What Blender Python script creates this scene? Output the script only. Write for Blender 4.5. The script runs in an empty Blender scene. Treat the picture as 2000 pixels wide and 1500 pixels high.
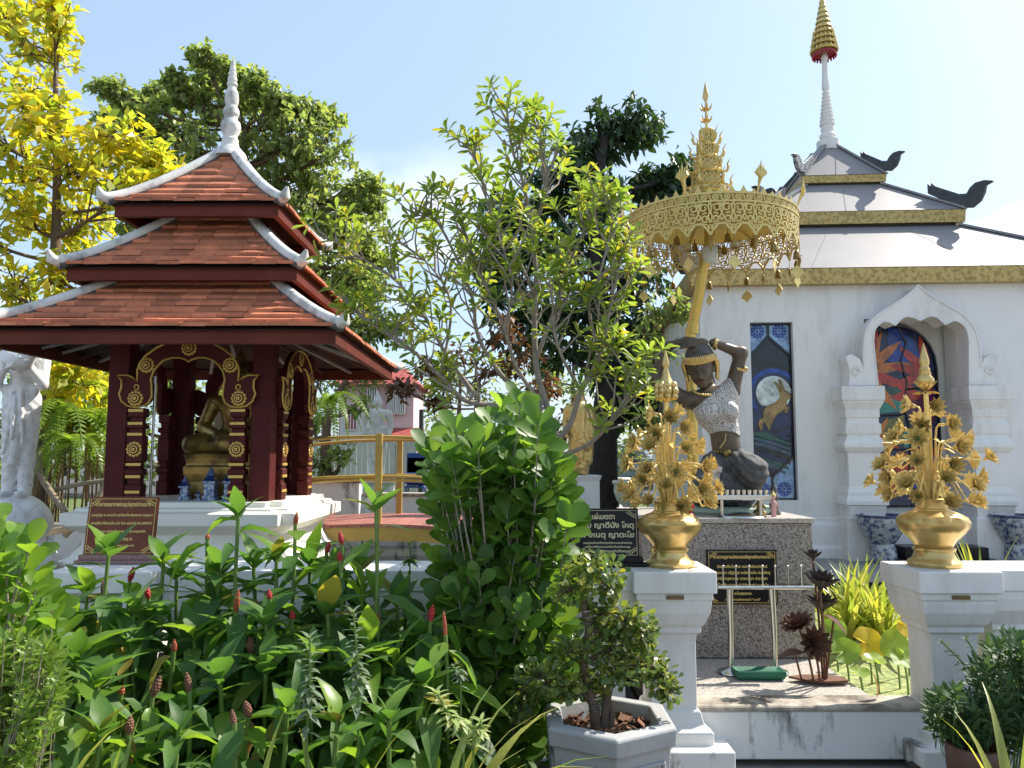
import bpy, bmesh, math, random
import numpy as np
from mathutils import Vector, Matrix, Euler, Quaternion
R = math.radians
rng = np.random.default_rng(11)
random.seed(5)
scene = bpy.context.scene
COL = scene.collection

# ---------------------------------------------------------------- camera, sky, sun, exposure
FPX, HCAM, PITCH = 1502.0, 1.6, math.atan(145 / 1502.0)
SN, CS = math.sin(PITCH), math.cos(PITCH)
cam = bpy.data.cameras.new('camera')
cam.sensor_width = 36.0
cam.lens = FPX / 2000 * 36
cam.clip_start = 0.05
cam.clip_end = 2000
camo = bpy.data.objects.new('camera', cam)
COL.objects.link(camo)
camo.location = (0, 0, HCAM)
camo.rotation_euler = (R(90) + PITCH, 0, 0)
scene.camera = camo

SUN = Vector((0.80, 0.45, 0.96)).normalized()
SUN_EL = math.asin(SUN.z)
SUN_AZ = math.atan2(SUN.x, SUN.y)
world = bpy.data.worlds.new('World')
scene.world = world
world.use_nodes = True
wn = world.node_tree
wn.nodes.clear()
wo = wn.nodes.new('ShaderNodeOutputWorld')
bg = wn.nodes.new('ShaderNodeBackground')
sky = wn.nodes.new('ShaderNodeTexSky')
sky.sky_type = 'NISHITA'
sky.sun_disc = False
sky.sun_elevation = SUN_EL
sky.sun_rotation = SUN_AZ
sky.air_density = 1.0
sky.dust_density = 1.6
sky.ozone_density = 1.2
bg.inputs['Strength'].default_value = 0.12
# low fair-weather clouds round the horizon
tc = wn.nodes.new('ShaderNodeTexCoord')
mp = wn.nodes.new('ShaderNodeMapping')
mp.inputs['Scale'].default_value = (1.0, 1.0, 1.7)
mp.inputs['Location'].default_value = (0.35, 0.1, 0.0)
nz = wn.nodes.new('ShaderNodeTexNoise')
nz.inputs['Scale'].default_value = 4.2
nz.inputs['Detail'].default_value = 9
nz.inputs['Roughness'].default_value = 0.52
rp = wn.nodes.new('ShaderNodeValToRGB')
rp.color_ramp.elements[0].position = 0.56
rp.color_ramp.elements[1].position = 0.68
sx = wn.nodes.new('ShaderNodeSeparateXYZ')
mr = wn.nodes.new('ShaderNodeMapRange')
mr.inputs['From Min'].default_value = 0.40
mr.inputs['From Max'].default_value = 0.26
mr.clamp = True
mu = wn.nodes.new('ShaderNodeMath')
mu.operation = 'MULTIPLY'
mx = wn.nodes.new('ShaderNodeMixRGB')
mx.inputs['Color2'].default_value = (7.2, 7.4, 7.7, 1)
L = wn.links.new
L(tc.outputs['Generated'], mp.inputs['Vector'])
L(mp.outputs['Vector'], nz.inputs['Vector'])
L(nz.outputs['Fac'], rp.inputs['Fac'])
L(tc.outputs['Generated'], sx.inputs['Vector'])
L(sx.outputs['Z'], mr.inputs['Value'])
L(rp.outputs['Color'], mu.inputs[0])
L(mr.outputs['Result'], mu.inputs[1])
L(mu.outputs['Value'], mx.inputs['Fac'])
# thin even veil of bright haze over the whole sky
veil = wn.nodes.new('ShaderNodeMixRGB')
veil.inputs['Fac'].default_value = 0.5
veil.inputs['Color2'].default_value = (3.6, 4.8, 6.2, 1)
L(sky.outputs['Color'], veil.inputs['Color1'])
L(veil.outputs['Color'], mx.inputs['Color1'])
L(mx.outputs['Color'], bg.inputs['Color'])
L(bg.outputs['Background'], wo.inputs['Surface'])
sund = bpy.data.lights.new('sun', 'SUN')
sund.energy = 4.9
sund.angle = R(0.53)
sund.color = (1.0, 0.93, 0.82)
suno = bpy.data.objects.new('sun', sund)
COL.objects.link(suno)
suno.rotation_euler = SUN.to_track_quat('Z', 'Y').to_euler()
vs = scene.view_settings
vs.view_transform = 'Standard'
vs.look = 'None'
vs.gamma = 1.0
vs.exposure = 0.76
vs.use_curve_mapping = False
scene.render.engine = 'CYCLES'
scene.cycles.max_bounces = 7
scene.cycles.transparent_max_bounces = 4
scene.cycles.caustics_reflective = False
scene.cycles.caustics_refractive = False
scene.cycles.use_denoising = True


def W(px, py, Y):
    """world point at depth Y seen at photo pixel px, py"""
    u, v = (px - 1000) / FPX, (750 - py) / FPX
    t = Y / (CS - v * SN)
    return Vector((u * t, Y, HCAM + t * (SN + v * CS)))


# ---------------------------------------------------------------- object helpers
def put(o, parent=None):
    COL.objects.link(o)
    if parent is not None:
        o.parent = parent
    return o


def tag(o, label=None, cat=None, group=None, kind=None):
    if label: o['label'] = label
    if cat: o['category'] = cat
    if group: o['group'] = group
    if kind: o['kind'] = kind
    return o


def empty(name, loc=(0, 0, 0), rz=0.0):
    o = bpy.data.objects.new(name, None)
    COL.objects.link(o)
    o.location = loc
    o.rotation_euler = (0, 0, rz)
    o.empty_display_size = 0.1
    return o


def copy_tree(o, parent=None):
    c = o.copy()
    COL.objects.link(c)
    c.parent = parent
    for ch in list(o.children):
        copy_tree(ch, c)
    return c


class MB:
    def __init__(s):
        s.v = []
        s.f = []

    def add(s, verts, faces):
        n = len(s.v)
        s.v += [tuple(p) for p in verts]
        s.f += [tuple(i + n for i in fc) for fc in faces]
        return s

    def box(s, c, d, rz=0.0, M=None):
        hx, hy, hz = d[0] / 2, d[1] / 2, d[2] / 2
        vs_ = [Vector((x, y, z)) for z in (-hz, hz) for x, y in ((-hx, -hy), (hx, -hy), (hx, hy), (-hx, hy))]
        m = Matrix.Translation(Vector(c)) @ (M if M is not None else Matrix.Rotation(rz, 4, 'Z'))
        return s.add([m @ p for p in vs_], [(3, 2, 1, 0), (4, 5, 6, 7), (0, 1, 5, 4), (1, 2, 6, 5), (2, 3, 7, 6), (3, 0, 4, 7)])

    def bar(s, a, b, w, h=None):
        a, b = Vector(a), Vector(b)
        d = b - a
        h = h or w
        q = d.to_track_quat('X', 'Z').to_matrix().to_4x4()
        return s.box((a + b) / 2, (d.length, w, h), M=q)

    def lathe(s, prof, seg=24, c=(0, 0, 0), M=None, cap=True, wob=None):
        vs_, fs = [], []
        n = len(prof)
        for i in range(seg):
            a = 2 * math.pi * i / seg
            for r, z in prof:
                vs_.append(Vector((r * math.cos(a), r * math.sin(a), z)))
        for i in range(seg):
            j = (i + 1) % seg
            for k in range(n - 1):
                fs.append((i * n + k, j * n + k, j * n + k + 1, i * n + k + 1))
        if cap:
            if prof[0][0] > 1e-4: fs.append(tuple(i * n for i in range(seg - 1, -1, -1)))
            if prof[-1][0] > 1e-4: fs.append(tuple(i * n + n - 1 for i in range(seg)))
        m = Matrix.Translation(Vector(c)) @ (M if M is not None else Matrix.Identity(4))
        return s.add([m @ p for p in vs_], fs)

    def rect(s, prof, hx, hy, c=(0, 0, 0), notch=0.0):
        """stacked rectangle mouldings: prof of (offset, z); notch cuts stepped corners"""
        vs_, fs = [], []
        def ring(o):
            x, y = hx + o, hy + o
            if notch <= 0: return [(-x, -y), (x, -y), (x, y), (-x, y)]
            k = notch
            return [(-x + k, -y), (x - k, -y), (x - k, -y + k), (x, -y + k), (x, y - k), (x - k, y - k), (x - k, y), (-x + k, y),
                    (-x + k, y - k), (-x, y - k), (-x, -y + k), (-x + k, -y + k)]
        m = len(ring(0))
        for o, z in prof:
            vs_ += [(c[0] + x, c[1] + y, c[2] + z) for x, y in ring(o)]
        for k in range(len(prof) - 1):
            for i in range(m):
                j = (i + 1) % m
                fs.append((k * m + i, k * m + j, (k + 1) * m + j, (k + 1) * m + i))
        fs.append(tuple(range(m - 1, -1, -1)))
        fs.append(tuple(range((len(prof) - 1) * m, len(prof) * m)))
        return s.add(vs_, fs)

    def tube(s, pts, rad, seg=8, cap=True):
        pts = [Vector(p) for p in pts]
        n = len(pts)
        if not hasattr(rad, '__len__'): rad = [rad] * n
        vs_, fs = [], []
        prev = None
        for i, p in enumerate(pts):
            t = (pts[min(i + 1, n - 1)] - pts[max(i - 1, 0)])
            if t.length < 1e-9: t = Vector((0, 0, 1))
            t.normalize()
            if prev is None:
                x = t.orthogonal().normalized()
            else:
                x = prev - t * prev.dot(t)
                x = x.normalized() if x.length > 1e-6 else t.orthogonal().normalized()
            prev = x
            y = t.cross(x)
            for k in range(seg):
                a = 2 * math.pi * k / seg
                vs_.append(p + (x * math.cos(a) + y * math.sin(a)) * rad[i])
        for i in range(n - 1):
            for k in range(seg):
                j = (k + 1) % seg
                fs.append((i * seg + k, i * seg + j, (i + 1) * seg + j, (i + 1) * seg + k))
        if cap:
            fs.append(tuple(range(seg - 1, -1, -1)))
            fs.append(tuple(range((n - 1) * seg, n * seg)))
        return s.add(vs_, fs)

    def prism(s, poly, d, M=None):
        """polygon in local x,z extruded along y by d (front at y=0)"""
        n = len(poly)
        m = M if M is not None else Matrix.Identity(4)
        area = sum(poly[i][0] * poly[(i + 1) % n][1] - poly[(i + 1) % n][0] * poly[i][1] for i in range(n))
        if area < 0: poly = poly[::-1]
        vs_ = [m @ Vector((x, 0, z)) for x, z in poly] + [m @ Vector((x, d, z)) for x, z in poly]
        fs = [tuple(range(n)), tuple(range(2 * n - 1, n - 1, -1))]
        for i in range(n):
            j = (i + 1) % n
            fs.append((i, i + n, j + n, j))
        return s.add(vs_, fs)

    def ell(s, c, r, seg=12, rings=8, M=None):
        prof = [(max(1e-5, math.sin(math.pi * i / rings)), -math.cos(math.pi * i / rings)) for i in range(rings + 1)]
        m = (M if M is not None else Matrix.Identity(4)) @ Matrix.Diagonal((r[0], r[1], r[2], 1))
        return s.lathe(prof, seg, c, M=m, cap=False)

    def build(s, name, mat, parent=None, smooth=None, bevel=0.0, kind=None):
        me = bpy.data.meshes.new(name)
        me.from_pydata(s.v, [], s.f)
        if bevel > 0:
            bm = bmesh.new()
            bm.from_mesh(me)
            bmesh.ops.remove_doubles(bm, verts=bm.verts, dist=1e-5)
            ed = [e for e in bm.edges if len(e.link_faces) == 2 and e.calc_face_angle(0) > 0.5]
            bmesh.ops.bevel(bm, geom=ed, offset=bevel, segments=1, affect='EDGES', clamp_overlap=True)
            bm.to_mesh(me)
            bm.free()
        if smooth is not None:
            shade(me, smooth)
        me.materials.append(mat)
        o = bpy.data.objects.new(name, me)
        if kind: o['kind'] = kind
        return put(o, parent)


def shade(me, ang=40):
    me.polygons.foreach_set('use_smooth', [True] * len(me.polygons))
    if ang < 180:
        try:
            me.set_sharp_from_angle(angle=R(ang))
        except Exception:
            pass


def share(name, me, parent=None, M=None, loc=None):
    o = bpy.data.objects.new(name, me)
    if M is not None: o.matrix_local = M
    if loc is not None: o.location = loc
    return put(o, parent)


def smoothpath(pts, n=6):
    """Catmull-Rom through points"""
    P = [Vector(p) for p in pts]
    out = []
    for i in range(len(P) - 1):
        p0, p1, p2, p3 = P[max(i - 1, 0)], P[i], P[i + 1], P[min(i + 2, len(P) - 1)]
        for k in range(n):
            t = k / n
            out.append(0.5 * ((2 * p1) + (p2 - p0) * t + (2 * p0 - 5 * p1 + 4 * p2 - p3) * t * t + (3 * p1 - p0 - 3 * p2 + p3) * t ** 3))
    out.append(P[-1])
    return out


def smooth2(poly, n=5, closed=False):
    pts = [Vector((a, 0, b)) for a, b in poly]
    if closed: pts = pts + [pts[0]]
    r = [(p.x, p.z) for p in smoothpath(pts, n)]
    return r[:-1] if closed else r


# ---------------------------------------------------------------- materials
def mat(name, col, rough=0.6, metal=0.0, var=0.12, scale=6.0, bump=0.0, bscale=60.0, spec=0.5, stretch=None, col2=None, thr=None, coat=0.0, objrand=0.0):
    m = bpy.data.materials.new(name)
    m.use_nodes = True
    nt = m.node_tree
    b = nt.nodes['Principled BSDF']
    b.inputs['Roughness'].default_value = rough
    b.inputs['Metallic'].default_value = metal
    b.inputs['Specular IOR Level'].default_value = spec
    if coat: b.inputs['Coat Weight'].default_value = coat
    tcn = nt.nodes.new('ShaderNodeTexCoord')
    n = nt.nodes.new('ShaderNodeTexNoise')
    n.inputs['Scale'].default_value = scale
    n.inputs['Detail'].default_value = 6
    n.inputs['Roughness'].default_value = 0.62
    src = tcn.outputs['Object']
    if stretch:
        mpn = nt.nodes.new('ShaderNodeMapping')
        mpn.inputs['Scale'].default_value = stretch
        nt.links.new(src, mpn.inputs['Vector'])
        src = mpn.outputs['Vector']
    nt.links.new(src, n.inputs['Vector'])
    r = nt.nodes.new('ShaderNodeValToRGB')
    c = Vector(col)
    a = c * (1 - var)
    d = c * (1 + var)
    if col2 is not None:
        a, d = Vector(col2), c
    lo, hi = thr if thr else (0.3, 0.7)
    r.color_ramp.elements[0].position = lo
    r.color_ramp.elements[1].position = hi
    r.color_ramp.elements[0].color = (*a, 1)
    r.color_ramp.elements[1].color = (*d, 1)
    nt.links.new(n.outputs['Fac'], r.inputs['Fac'])
    out = r.outputs['Color']
    if objrand:
        oi = nt.nodes.new('ShaderNodeObjectInfo')
        gi = nt.nodes.new('ShaderNodeNewGeometry')
        ad = nt.nodes.new('ShaderNodeMath')
        ad.operation = 'ADD'
        fr = nt.nodes.new('ShaderNodeMath')
        fr.operation = 'FRACT'
        nt.links.new(oi.outputs['Random'], ad.inputs[0])
        nt.links.new(gi.outputs['Random Per Island'], ad.inputs[1])
        nt.links.new(ad.outputs[0], fr.inputs[0])
        mrn = nt.nodes.new('ShaderNodeMapRange')
        mrn.inputs['To Min'].default_value = 1 - objrand
        mrn.inputs['To Max'].default_value = 1 + objrand
        nt.links.new(fr.outputs[0], mrn.inputs['Value'])
        hs = nt.nodes.new('ShaderNodeHueSaturation')
        nt.links.new(out, hs.inputs['Color'])
        nt.links.new(mrn.outputs['Result'], hs.inputs['Value'])
        out = hs.outputs['Color']
    nt.links.new(out, b.inputs['Base Color'])
    if bump:
        n2 = nt.nodes.new('ShaderNodeTexNoise')
        n2.inputs['Scale'].default_value = bscale
        n2.inputs['Detail'].default_value = 5
        nt.links.new(tcn.outputs['Object'], n2.inputs['Vector'])
        bp = nt.nodes.new('ShaderNodeBump')
        bp.inputs['Strength'].default_value = bump
        bp.inputs['Distance'].default_value = 0.01
        nt.links.new(n2.outputs['Fac'], bp.inputs['Height'])
        nt.links.new(bp.outputs['Normal'], b.inputs['Normal'])
    return m


def leafmat(name, cols, trans=0.38, rough=0.38, tint=(1.25, 1.2, 0.55), spec=0.5, vein=False):
    m = bpy.data.materials.new(name)
    m.use_nodes = True
    nt = m.node_tree
    b = nt.nodes['Principled BSDF']
    b.inputs['Roughness'].default_value = rough
    b.inputs['Specular IOR Level'].default_value = spec
    oi = nt.nodes.new('ShaderNodeObjectInfo')
    gi = nt.nodes.new('ShaderNodeNewGeometry')
    ad = nt.nodes.new('ShaderNodeMath')
    ad.operation = 'ADD'
    fr = nt.nodes.new('ShaderNodeMath')
    fr.operation = 'FRACT'
    nt.links.new(oi.outputs['Random'], ad.inputs[0])
    nt.links.new(gi.outputs['Random Per Island'], ad.inputs[1])
    nt.links.new(ad.outputs[0], fr.inputs[0])
    r = nt.nodes.new('ShaderNodeValToRGB')
    els = r.color_ramp.elements
    while len(els) < len(cols): els.new(0.5)
    for i, c in enumerate(cols):
        els[i].position = i / max(1, len(cols) - 1)
        els[i].color = (*c[:3], 1)
    nt.links.new(fr.outputs[0], r.inputs['Fac'])
    nz_ = nt.nodes.new('ShaderNodeTexNoise')
    nz_.inputs['Scale'].default_value = 30
    hs = nt.nodes.new('ShaderNodeHueSaturation')
    mrn = nt.nodes.new('ShaderNodeMapRange')
    mrn.inputs['To Min'].default_value = 0.75
    mrn.inputs['To Max'].default_value = 1.25
    nt.links.new(nz_.outputs['Fac'], mrn.inputs['Value'])
    nt.links.new(mrn.outputs['Result'], hs.inputs['Value'])
    nt.links.new(r.outputs['Color'], hs.inputs['Color'])
    nt.links.new(hs.outputs['Color'], b.inputs['Base Color'])
    t = nt.nodes.new('ShaderNodeBsdfTranslucent')
    mlt = nt.nodes.new('ShaderNodeMixRGB')
    mlt.blend_type = 'MULTIPLY'
    mlt.inputs['Fac'].default_value = 1
    mlt.inputs['Color2'].default_value = (*[x * 2.0 for x in tint], 1)
    nt.links.new(hs.outputs['Color'], mlt.inputs['Color1'])
    nt.links.new(mlt.outputs['Color'], t.inputs['Color'])
    ms = nt.nodes.new('ShaderNodeMixShader')
    ms.inputs['Fac'].default_value = trans
    nt.links.new(b.outputs['BSDF'], ms.inputs[1])
    nt.links.new(t.outputs['BSDF'], ms.inputs[2])
    nt.links.new(ms.outputs['Shader'], nt.nodes['Material Output'].inputs['Surface'])
    return m


M = {}
M['white'] = mat('white_paint', (0.755, 0.74, 0.715), 0.6, scale=2.3, stretch=(1.6, 1.6, 0.5), col2=(0.60, 0.58, 0.55), thr=(0.30, 0.52), bump=0.06, bscale=40)
M['white_worn'] = mat('white_worn', (0.76, 0.745, 0.72), 0.65, scale=2.0, stretch=(2.6, 2.6, 0.9), col2=(0.14, 0.135, 0.125), thr=(0.35, 0.455), bump=0.15, bscale=50)
M['cream'] = mat('cream_paint', (0.78, 0.75, 0.66), 0.55, var=0.05, scale=3)
M['plaster'] = mat('statue_white', (0.78, 0.77, 0.75), 0.55, col2=(0.55, 0.54, 0.52), thr=(0.3, 0.5), scale=14, bump=0.1, bscale=70)
M['ridge'] = mat('ridge_plaster', (0.64, 0.64, 0.61), 0.75, scale=7, col2=(0.30, 0.30, 0.29), thr=(0.32, 0.52), bump=0.2, bscale=50)
M['ridge_dark'] = mat('ridge_grime', (0.10, 0.10, 0.10), 0.85, var=0.4, scale=20)
M['tile'] = mat('terracotta', (0.45, 0.15, 0.072), 0.7, var=0.22, scale=9, bump=0.2, bscale=60, objrand=0.28)
M['tile_edge'] = M['tile']
M['maroon'] = mat('maroon_paint', (0.080, 0.013, 0.012), 0.6, var=0.2, scale=5, bump=0.05, spec=0.18)
M['maroon_beam'] = mat('beam_paint', (0.115, 0.024, 0.014), 0.6, var=0.2, scale=4, bump=0.08, spec=0.2)
M['orange_beam'] = M['maroon_beam']
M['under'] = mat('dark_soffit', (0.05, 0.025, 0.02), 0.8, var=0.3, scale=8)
M['rafter'] = mat('grey_rafter', (0.28, 0.29, 0.30), 0.5, var=0.1)
M['goldtrim'] = mat('gold_trim', (0.62, 0.42, 0.10), 0.42, metal=0.3, var=0.15, scale=20)
M['gold'] = mat('gold_paint', (0.64, 0.45, 0.17), 0.30, metal=0.7, var=0.22, scale=7, bump=0.04, bscale=40)
M['goldleaf'] = mat('gold_petal', (0.82, 0.61, 0.22), 0.40, metal=0.25, var=0.2, scale=25, objrand=0.2)
M['goldflat'] = mat('pale_gold', (0.64, 0.49, 0.17), 0.38, metal=0.45, var=0.15, scale=14)
M['goldpole'] = mat('gold_pole', (0.58, 0.40, 0.10), 0.28, metal=0.7, var=0.12, scale=5)
M['fascia'] = mat('embossed_gold', (0.52, 0.38, 0.14), 0.42, metal=0.5, scale=22, col2=(0.30, 0.21, 0.07), thr=(0.40, 0.56), bump=0.9, bscale=24)
M['oldgold'] = mat('aged_gold', (0.36, 0.23, 0.06), 0.38, metal=0.6, scale=7, col2=(0.09, 0.06, 0.02), thr=(0.35, 0.6), bump=0.1)
M['roofmetal'] = mat('painted_metal_roof', (0.235, 0.225, 0.228), 0.5, metal=0.05, var=0.07, scale=1.6, bump=0.03, bscale=5)
M['finial'] = mat('dark_finial', (0.045, 0.05, 0.055), 0.6, var=0.4, scale=14, bump=0.5, bscale=30)
M['finial_pattern'] = mat('patterned_finial', (0.45, 0.46, 0.47), 0.5, scale=38, col2=(0.04, 0.045, 0.05), thr=(0.46, 0.54))
M['redpaint'] = mat('red_trim', (0.35, 0.02, 0.04), 0.5)
M['granite'] = mat('granite', (0.40, 0.35, 0.32), 0.28, scale=75, col2=(0.06, 0.052, 0.05), thr=(0.36, 0.60))
M['granite_floor'] = mat('granite_floor', (0.50, 0.45, 0.40), 0.55, scale=60, col2=(0.26, 0.23, 0.21), thr=(0.36, 0.58))
M['blackstone'] = mat('black_granite', (0.010, 0.010, 0.012), 0.32, var=0.3, scale=80, spec=0.25)
M['brownstone'] = mat('brown_marble', (0.15, 0.04, 0.018), 0.4, var=0.3, scale=12, spec=0.25)
M['redstone'] = mat('red_granite', (0.24, 0.13, 0.12), 0.35, var=0.25, scale=60)
M['steel'] = mat('steel', (0.62, 0.60, 0.56), 0.22, metal=1.0, var=0.05)
M['rust'] = mat('rusty_iron', (0.13, 0.055, 0.03), 0.75, var=0.45, scale=16, bump=0.3, bscale=60)
M['rustdark'] = mat('dark_iron', (0.050, 0.036, 0.028), 0.6, var=0.4, scale=16, bump=0.2, bscale=60)
M['bronze'] = mat('bronze_skin', (0.10, 0.072, 0.046), 0.42, metal=0.15, var=0.3, scale=9)
M['hair'] = mat('dark_hair', (0.085, 0.072, 0.062), 0.5, var=0.3, scale=20, bump=0.3, bscale=40)
M['rock'] = mat('dark_rough_stone', (0.085, 0.083, 0.085), 0.8, var=0.5, scale=14, bump=0.8, bscale=30)
M['lace'] = mat('silver_lace', (0.62, 0.60, 0.58), 0.5, scale=55, col2=(0.25, 0.21, 0.20), thr=(0.42, 0.58), bump=0.6, bscale=90)
M['jade'] = mat('pale_jade', (0.36, 0.47, 0.38), 0.4, var=0.12)
M['concrete'] = mat('grey_concrete', (0.36, 0.36, 0.36), 0.75, var=0.14, scale=6, bump=0.15, bscale=50)
M['concrete_worn'] = mat('worn_ledge', (0.50, 0.44, 0.36), 0.8, scale=4, col2=(0.12, 0.10, 0.08), thr=(0.38, 0.58), bump=0.3, bscale=40)
M['soil'] = mat('soil', (0.05, 0.035, 0.022), 0.95, var=0.4, scale=30, bump=0.8, bscale=40)
M['chips'] = mat('wood_chips', (0.16, 0.075, 0.04), 0.85, var=0.4, scale=20, objrand=0.4)
M['paving'] = mat('paving', (0.26, 0.25, 0.235), 0.8, var=0.12, scale=3, bump=0.1)
M['grass'] = mat('lawn', (0.10, 0.14, 0.035), 0.9, var=0.35, scale=10, bump=0.5, bscale=60)
M['asphalt'] = mat('asphalt', (0.07, 0.07, 0.07), 0.9, var=0.2, scale=20)
M['duckweed'] = mat('duckweed', (0.36, 0.40, 0.14), 0.8, scale=22, col2=(0.15, 0.19, 0.06), thr=(0.40, 0.62), bump=0.6, bscale=90)
M['water'] = mat('pond_water', (0.035, 0.045, 0.035), 0.04, var=0.2, scale=2)
M['bark'] = mat('grey_bark', (0.27, 0.23, 0.19), 0.85, var=0.3, scale=14, bump=0.4, bscale=40)
M['bark_dark'] = mat('black_bark', (0.030, 0.025, 0.022), 0.9, var=0.5, scale=18, bump=1.0, bscale=26)
M['bark_brown'] = mat('brown_bark', (0.13, 0.09, 0.06), 0.9, var=0.35, scale=12, bump=0.6, bscale=30)
M['bamboo'] = mat('weathered_pole', (0.27, 0.22, 0.16), 0.8, var=0.25, scale=8, stretch=(1, 1, 6))
M['root'] = mat('dry_root', (0.22, 0.14, 0.06), 0.9, var=0.35, scale=20)
M['yellowpaint'] = mat('ochre_paint', (0.46, 0.31, 0.07), 0.5, var=0.12, scale=6)
M['deck'] = mat('red_deck', (0.34, 0.13, 0.10), 0.6, var=0.18, scale=6, objrand=0.12)
M['pink'] = mat('pink_wall', (0.70, 0.50, 0.50), 0.8, var=0.05)
M['housewhite'] = mat('house_wall', (0.74, 0.72, 0.68), 0.8, var=0.05)
M['redroof'] = mat('red_roof', (0.38, 0.075, 0.06), 0.65, var=0.2, scale=10)
M['darkglass'] = mat('dark_window', (0.02, 0.025, 0.03), 0.08, var=0.1)
M['fencepanel'] = mat('grey_panel', (0.58, 0.57, 0.57), 0.6, var=0.06, scale=3)
M['carpaint'] = mat('pale_blue_car', (0.30, 0.38, 0.46), 0.2, metal=0.3, coat=0.6, var=0.03)
M['rubber'] = mat('rubber', (0.02, 0.02, 0.02), 0.8)
M['blueplastic'] = mat('blue_plastic', (0.02, 0.07, 0.32), 0.4)
M['green_cloth'] = mat('green_cloth', (0.015, 0.13, 0.075), 0.6, var=0.2, scale=9)
M['greengem'] = mat('green_gem', (0.02, 0.18, 0.07), 0.3, var=0.1)
M['lampwhite'] = mat('lamp_plastic', (0.62, 0.62, 0.58), 0.45, var=0.05)
M['brass'] = mat('dull_brass', (0.16, 0.10, 0.035), 0.5, metal=0.4, var=0.3, scale=20)
M['terracotta_pot'] = mat('brown_pot', (0.10, 0.045, 0.03), 0.45, var=0.3)
M['petalpink'] = mat('pink_figure', (0.62, 0.34, 0.32), 0.5, var=0.15, scale=30)
M['redlac'] = mat('red_lacquer', (0.30, 0.015, 0.015), 0.25, var=0.3)
M['bluechina'] = mat('blue_china', (0.40, 0.47, 0.56), 0.25, scale=45, col2=(0.04, 0.09, 0.25), thr=(0.44, 0.54))
M['china'] = mat('china_pattern', (0.40, 0.43, 0.43), 0.25, scale=19, col2=(0.05, 0.08, 0.17), thr=(0.42, 0.54), coat=0.4)
M['navy'] = mat('navy_glaze', (0.02, 0.04, 0.14), 0.15, coat=0.4)
M['cone_red'] = mat('red_cone', (0.42, 0.012, 0.018), 0.35, var=0.3, scale=30)
M['cone_orange'] = mat('orange_cone', (0.36, 0.075, 0.03), 0.5, var=0.3, scale=30)
M['cone_brown'] = mat('brown_cone', (0.17, 0.07, 0.04), 0.7, var=0.35, scale=30)
M['stem'] = mat('green_stem', (0.12, 0.20, 0.04), 0.5, var=0.2)
M['wire'] = mat('wire', (0.35, 0.35, 0.36), 0.4, metal=0.8)

LF = {}
LF['yellow'] = leafmat('yellow_leaf', [(0.40, 0.37, 0.02), (0.52, 0.40, 0.02), (0.30, 0.36, 0.04), (0.50, 0.40, 0.04), (0.46, 0.44, 0.06), (0.22, 0.31, 0.04), (0.36, 0.40, 0.05)], 0.5, tint=(1.1, 1.08, 0.6))
LF['green'] = leafmat('tree_leaf', [(0.11, 0.165, 0.065), (0.16, 0.22, 0.085), (0.22, 0.28, 0.11), (0.25, 0.28, 0.11)], 0.45)
LF['dark'] = leafmat('dark_leaf', [(0.024, 0.055, 0.022), (0.036, 0.075, 0.028), (0.05, 0.095, 0.035)], 0.22, rough=0.36)
LF['ros'] = leafmat('rosette_leaf', [(0.10, 0.165, 0.035), (0.15, 0.225, 0.045), (0.20, 0.27, 0.06), (0.17, 0.24, 0.05), (0.32, 0.29, 0.04)], 0.42)
LF['shrub'] = leafmat('shrub_leaf', [(0.055, 0.125, 0.024), (0.075, 0.16, 0.03), (0.115, 0.215, 0.035), (0.16, 0.26, 0.045)], 0.45, rough=0.42, spec=0.4)
LF['bright'] = leafmat('bright_leaf', [(0.13, 0.24, 0.03), (0.18, 0.29, 0.04), (0.10, 0.20, 0.03)], 0.42, rough=0.35)
LF['ginger'] = leafmat('ginger_leaf', [(0.055, 0.125, 0.03), (0.075, 0.16, 0.038), (0.105, 0.20, 0.045)], 0.42, rough=0.5, spec=0.35)
LF['gingerold'] = leafmat('ageing_ginger_leaf', [(0.16, 0.19, 0.03), (0.30, 0.24, 0.05), (0.12, 0.16, 0.03)], 0.4, rough=0.55, spec=0.3)
LF['silver'] = leafmat('silver_leaf', [(0.15, 0.20, 0.14), (0.20, 0.25, 0.17), (0.12, 0.17, 0.11)], 0.25)
LF['variegated'] = leafmat('variegated_leaf', [(0.38, 0.42, 0.20), (0.26, 0.34, 0.13), (0.45, 0.46, 0.26)], 0.3)
LF['strap'] = leafmat('strap_leaf', [(0.28, 0.32, 0.05), (0.36, 0.36, 0.08), (0.16, 0.24, 0.05), (0.40, 0.38, 0.12)], 0.35)
LF['fine'] = leafmat('fine_leaf', [(0.11, 0.19, 0.03), (0.16, 0.25, 0.04), (0.20, 0.29, 0.05)], 0.38)
LF['bonsai'] = leafmat('bonsai_leaf', [(0.07, 0.12, 0.035), (0.10, 0.16, 0.045), (0.15, 0.20, 0.05), (0.27, 0.27, 0.05)], 0.32, rough=0.33)
LF['spray'] = leafmat('spray_leaf', [(0.04, 0.085, 0.035), (0.055, 0.11, 0.04), (0.075, 0.135, 0.05)], 0.3, rough=0.5, spec=0.3)
LF['fern'] = leafmat('fern_leaf', [(0.16, 0.26, 0.04), (0.22, 0.32, 0.05), (0.13, 0.21, 0.035)], 0.45)
LF['redleaf'] = leafmat('red_leaf', [(0.12, 0.045, 0.03), (0.08, 0.05, 0.03), (0.17, 0.06, 0.03)], 0.3)
LF['dead'] = leafmat('dead_leaf', [(0.30, 0.17, 0.07), (0.20, 0.10, 0.05), (0.36, 0.22, 0.05)], 0.3)
LF['lotus'] = leafmat('lotus_leaf', [(0.10, 0.19, 0.04), (0.24, 0.32, 0.05), (0.16, 0.25, 0.05)], 0.42)
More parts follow.
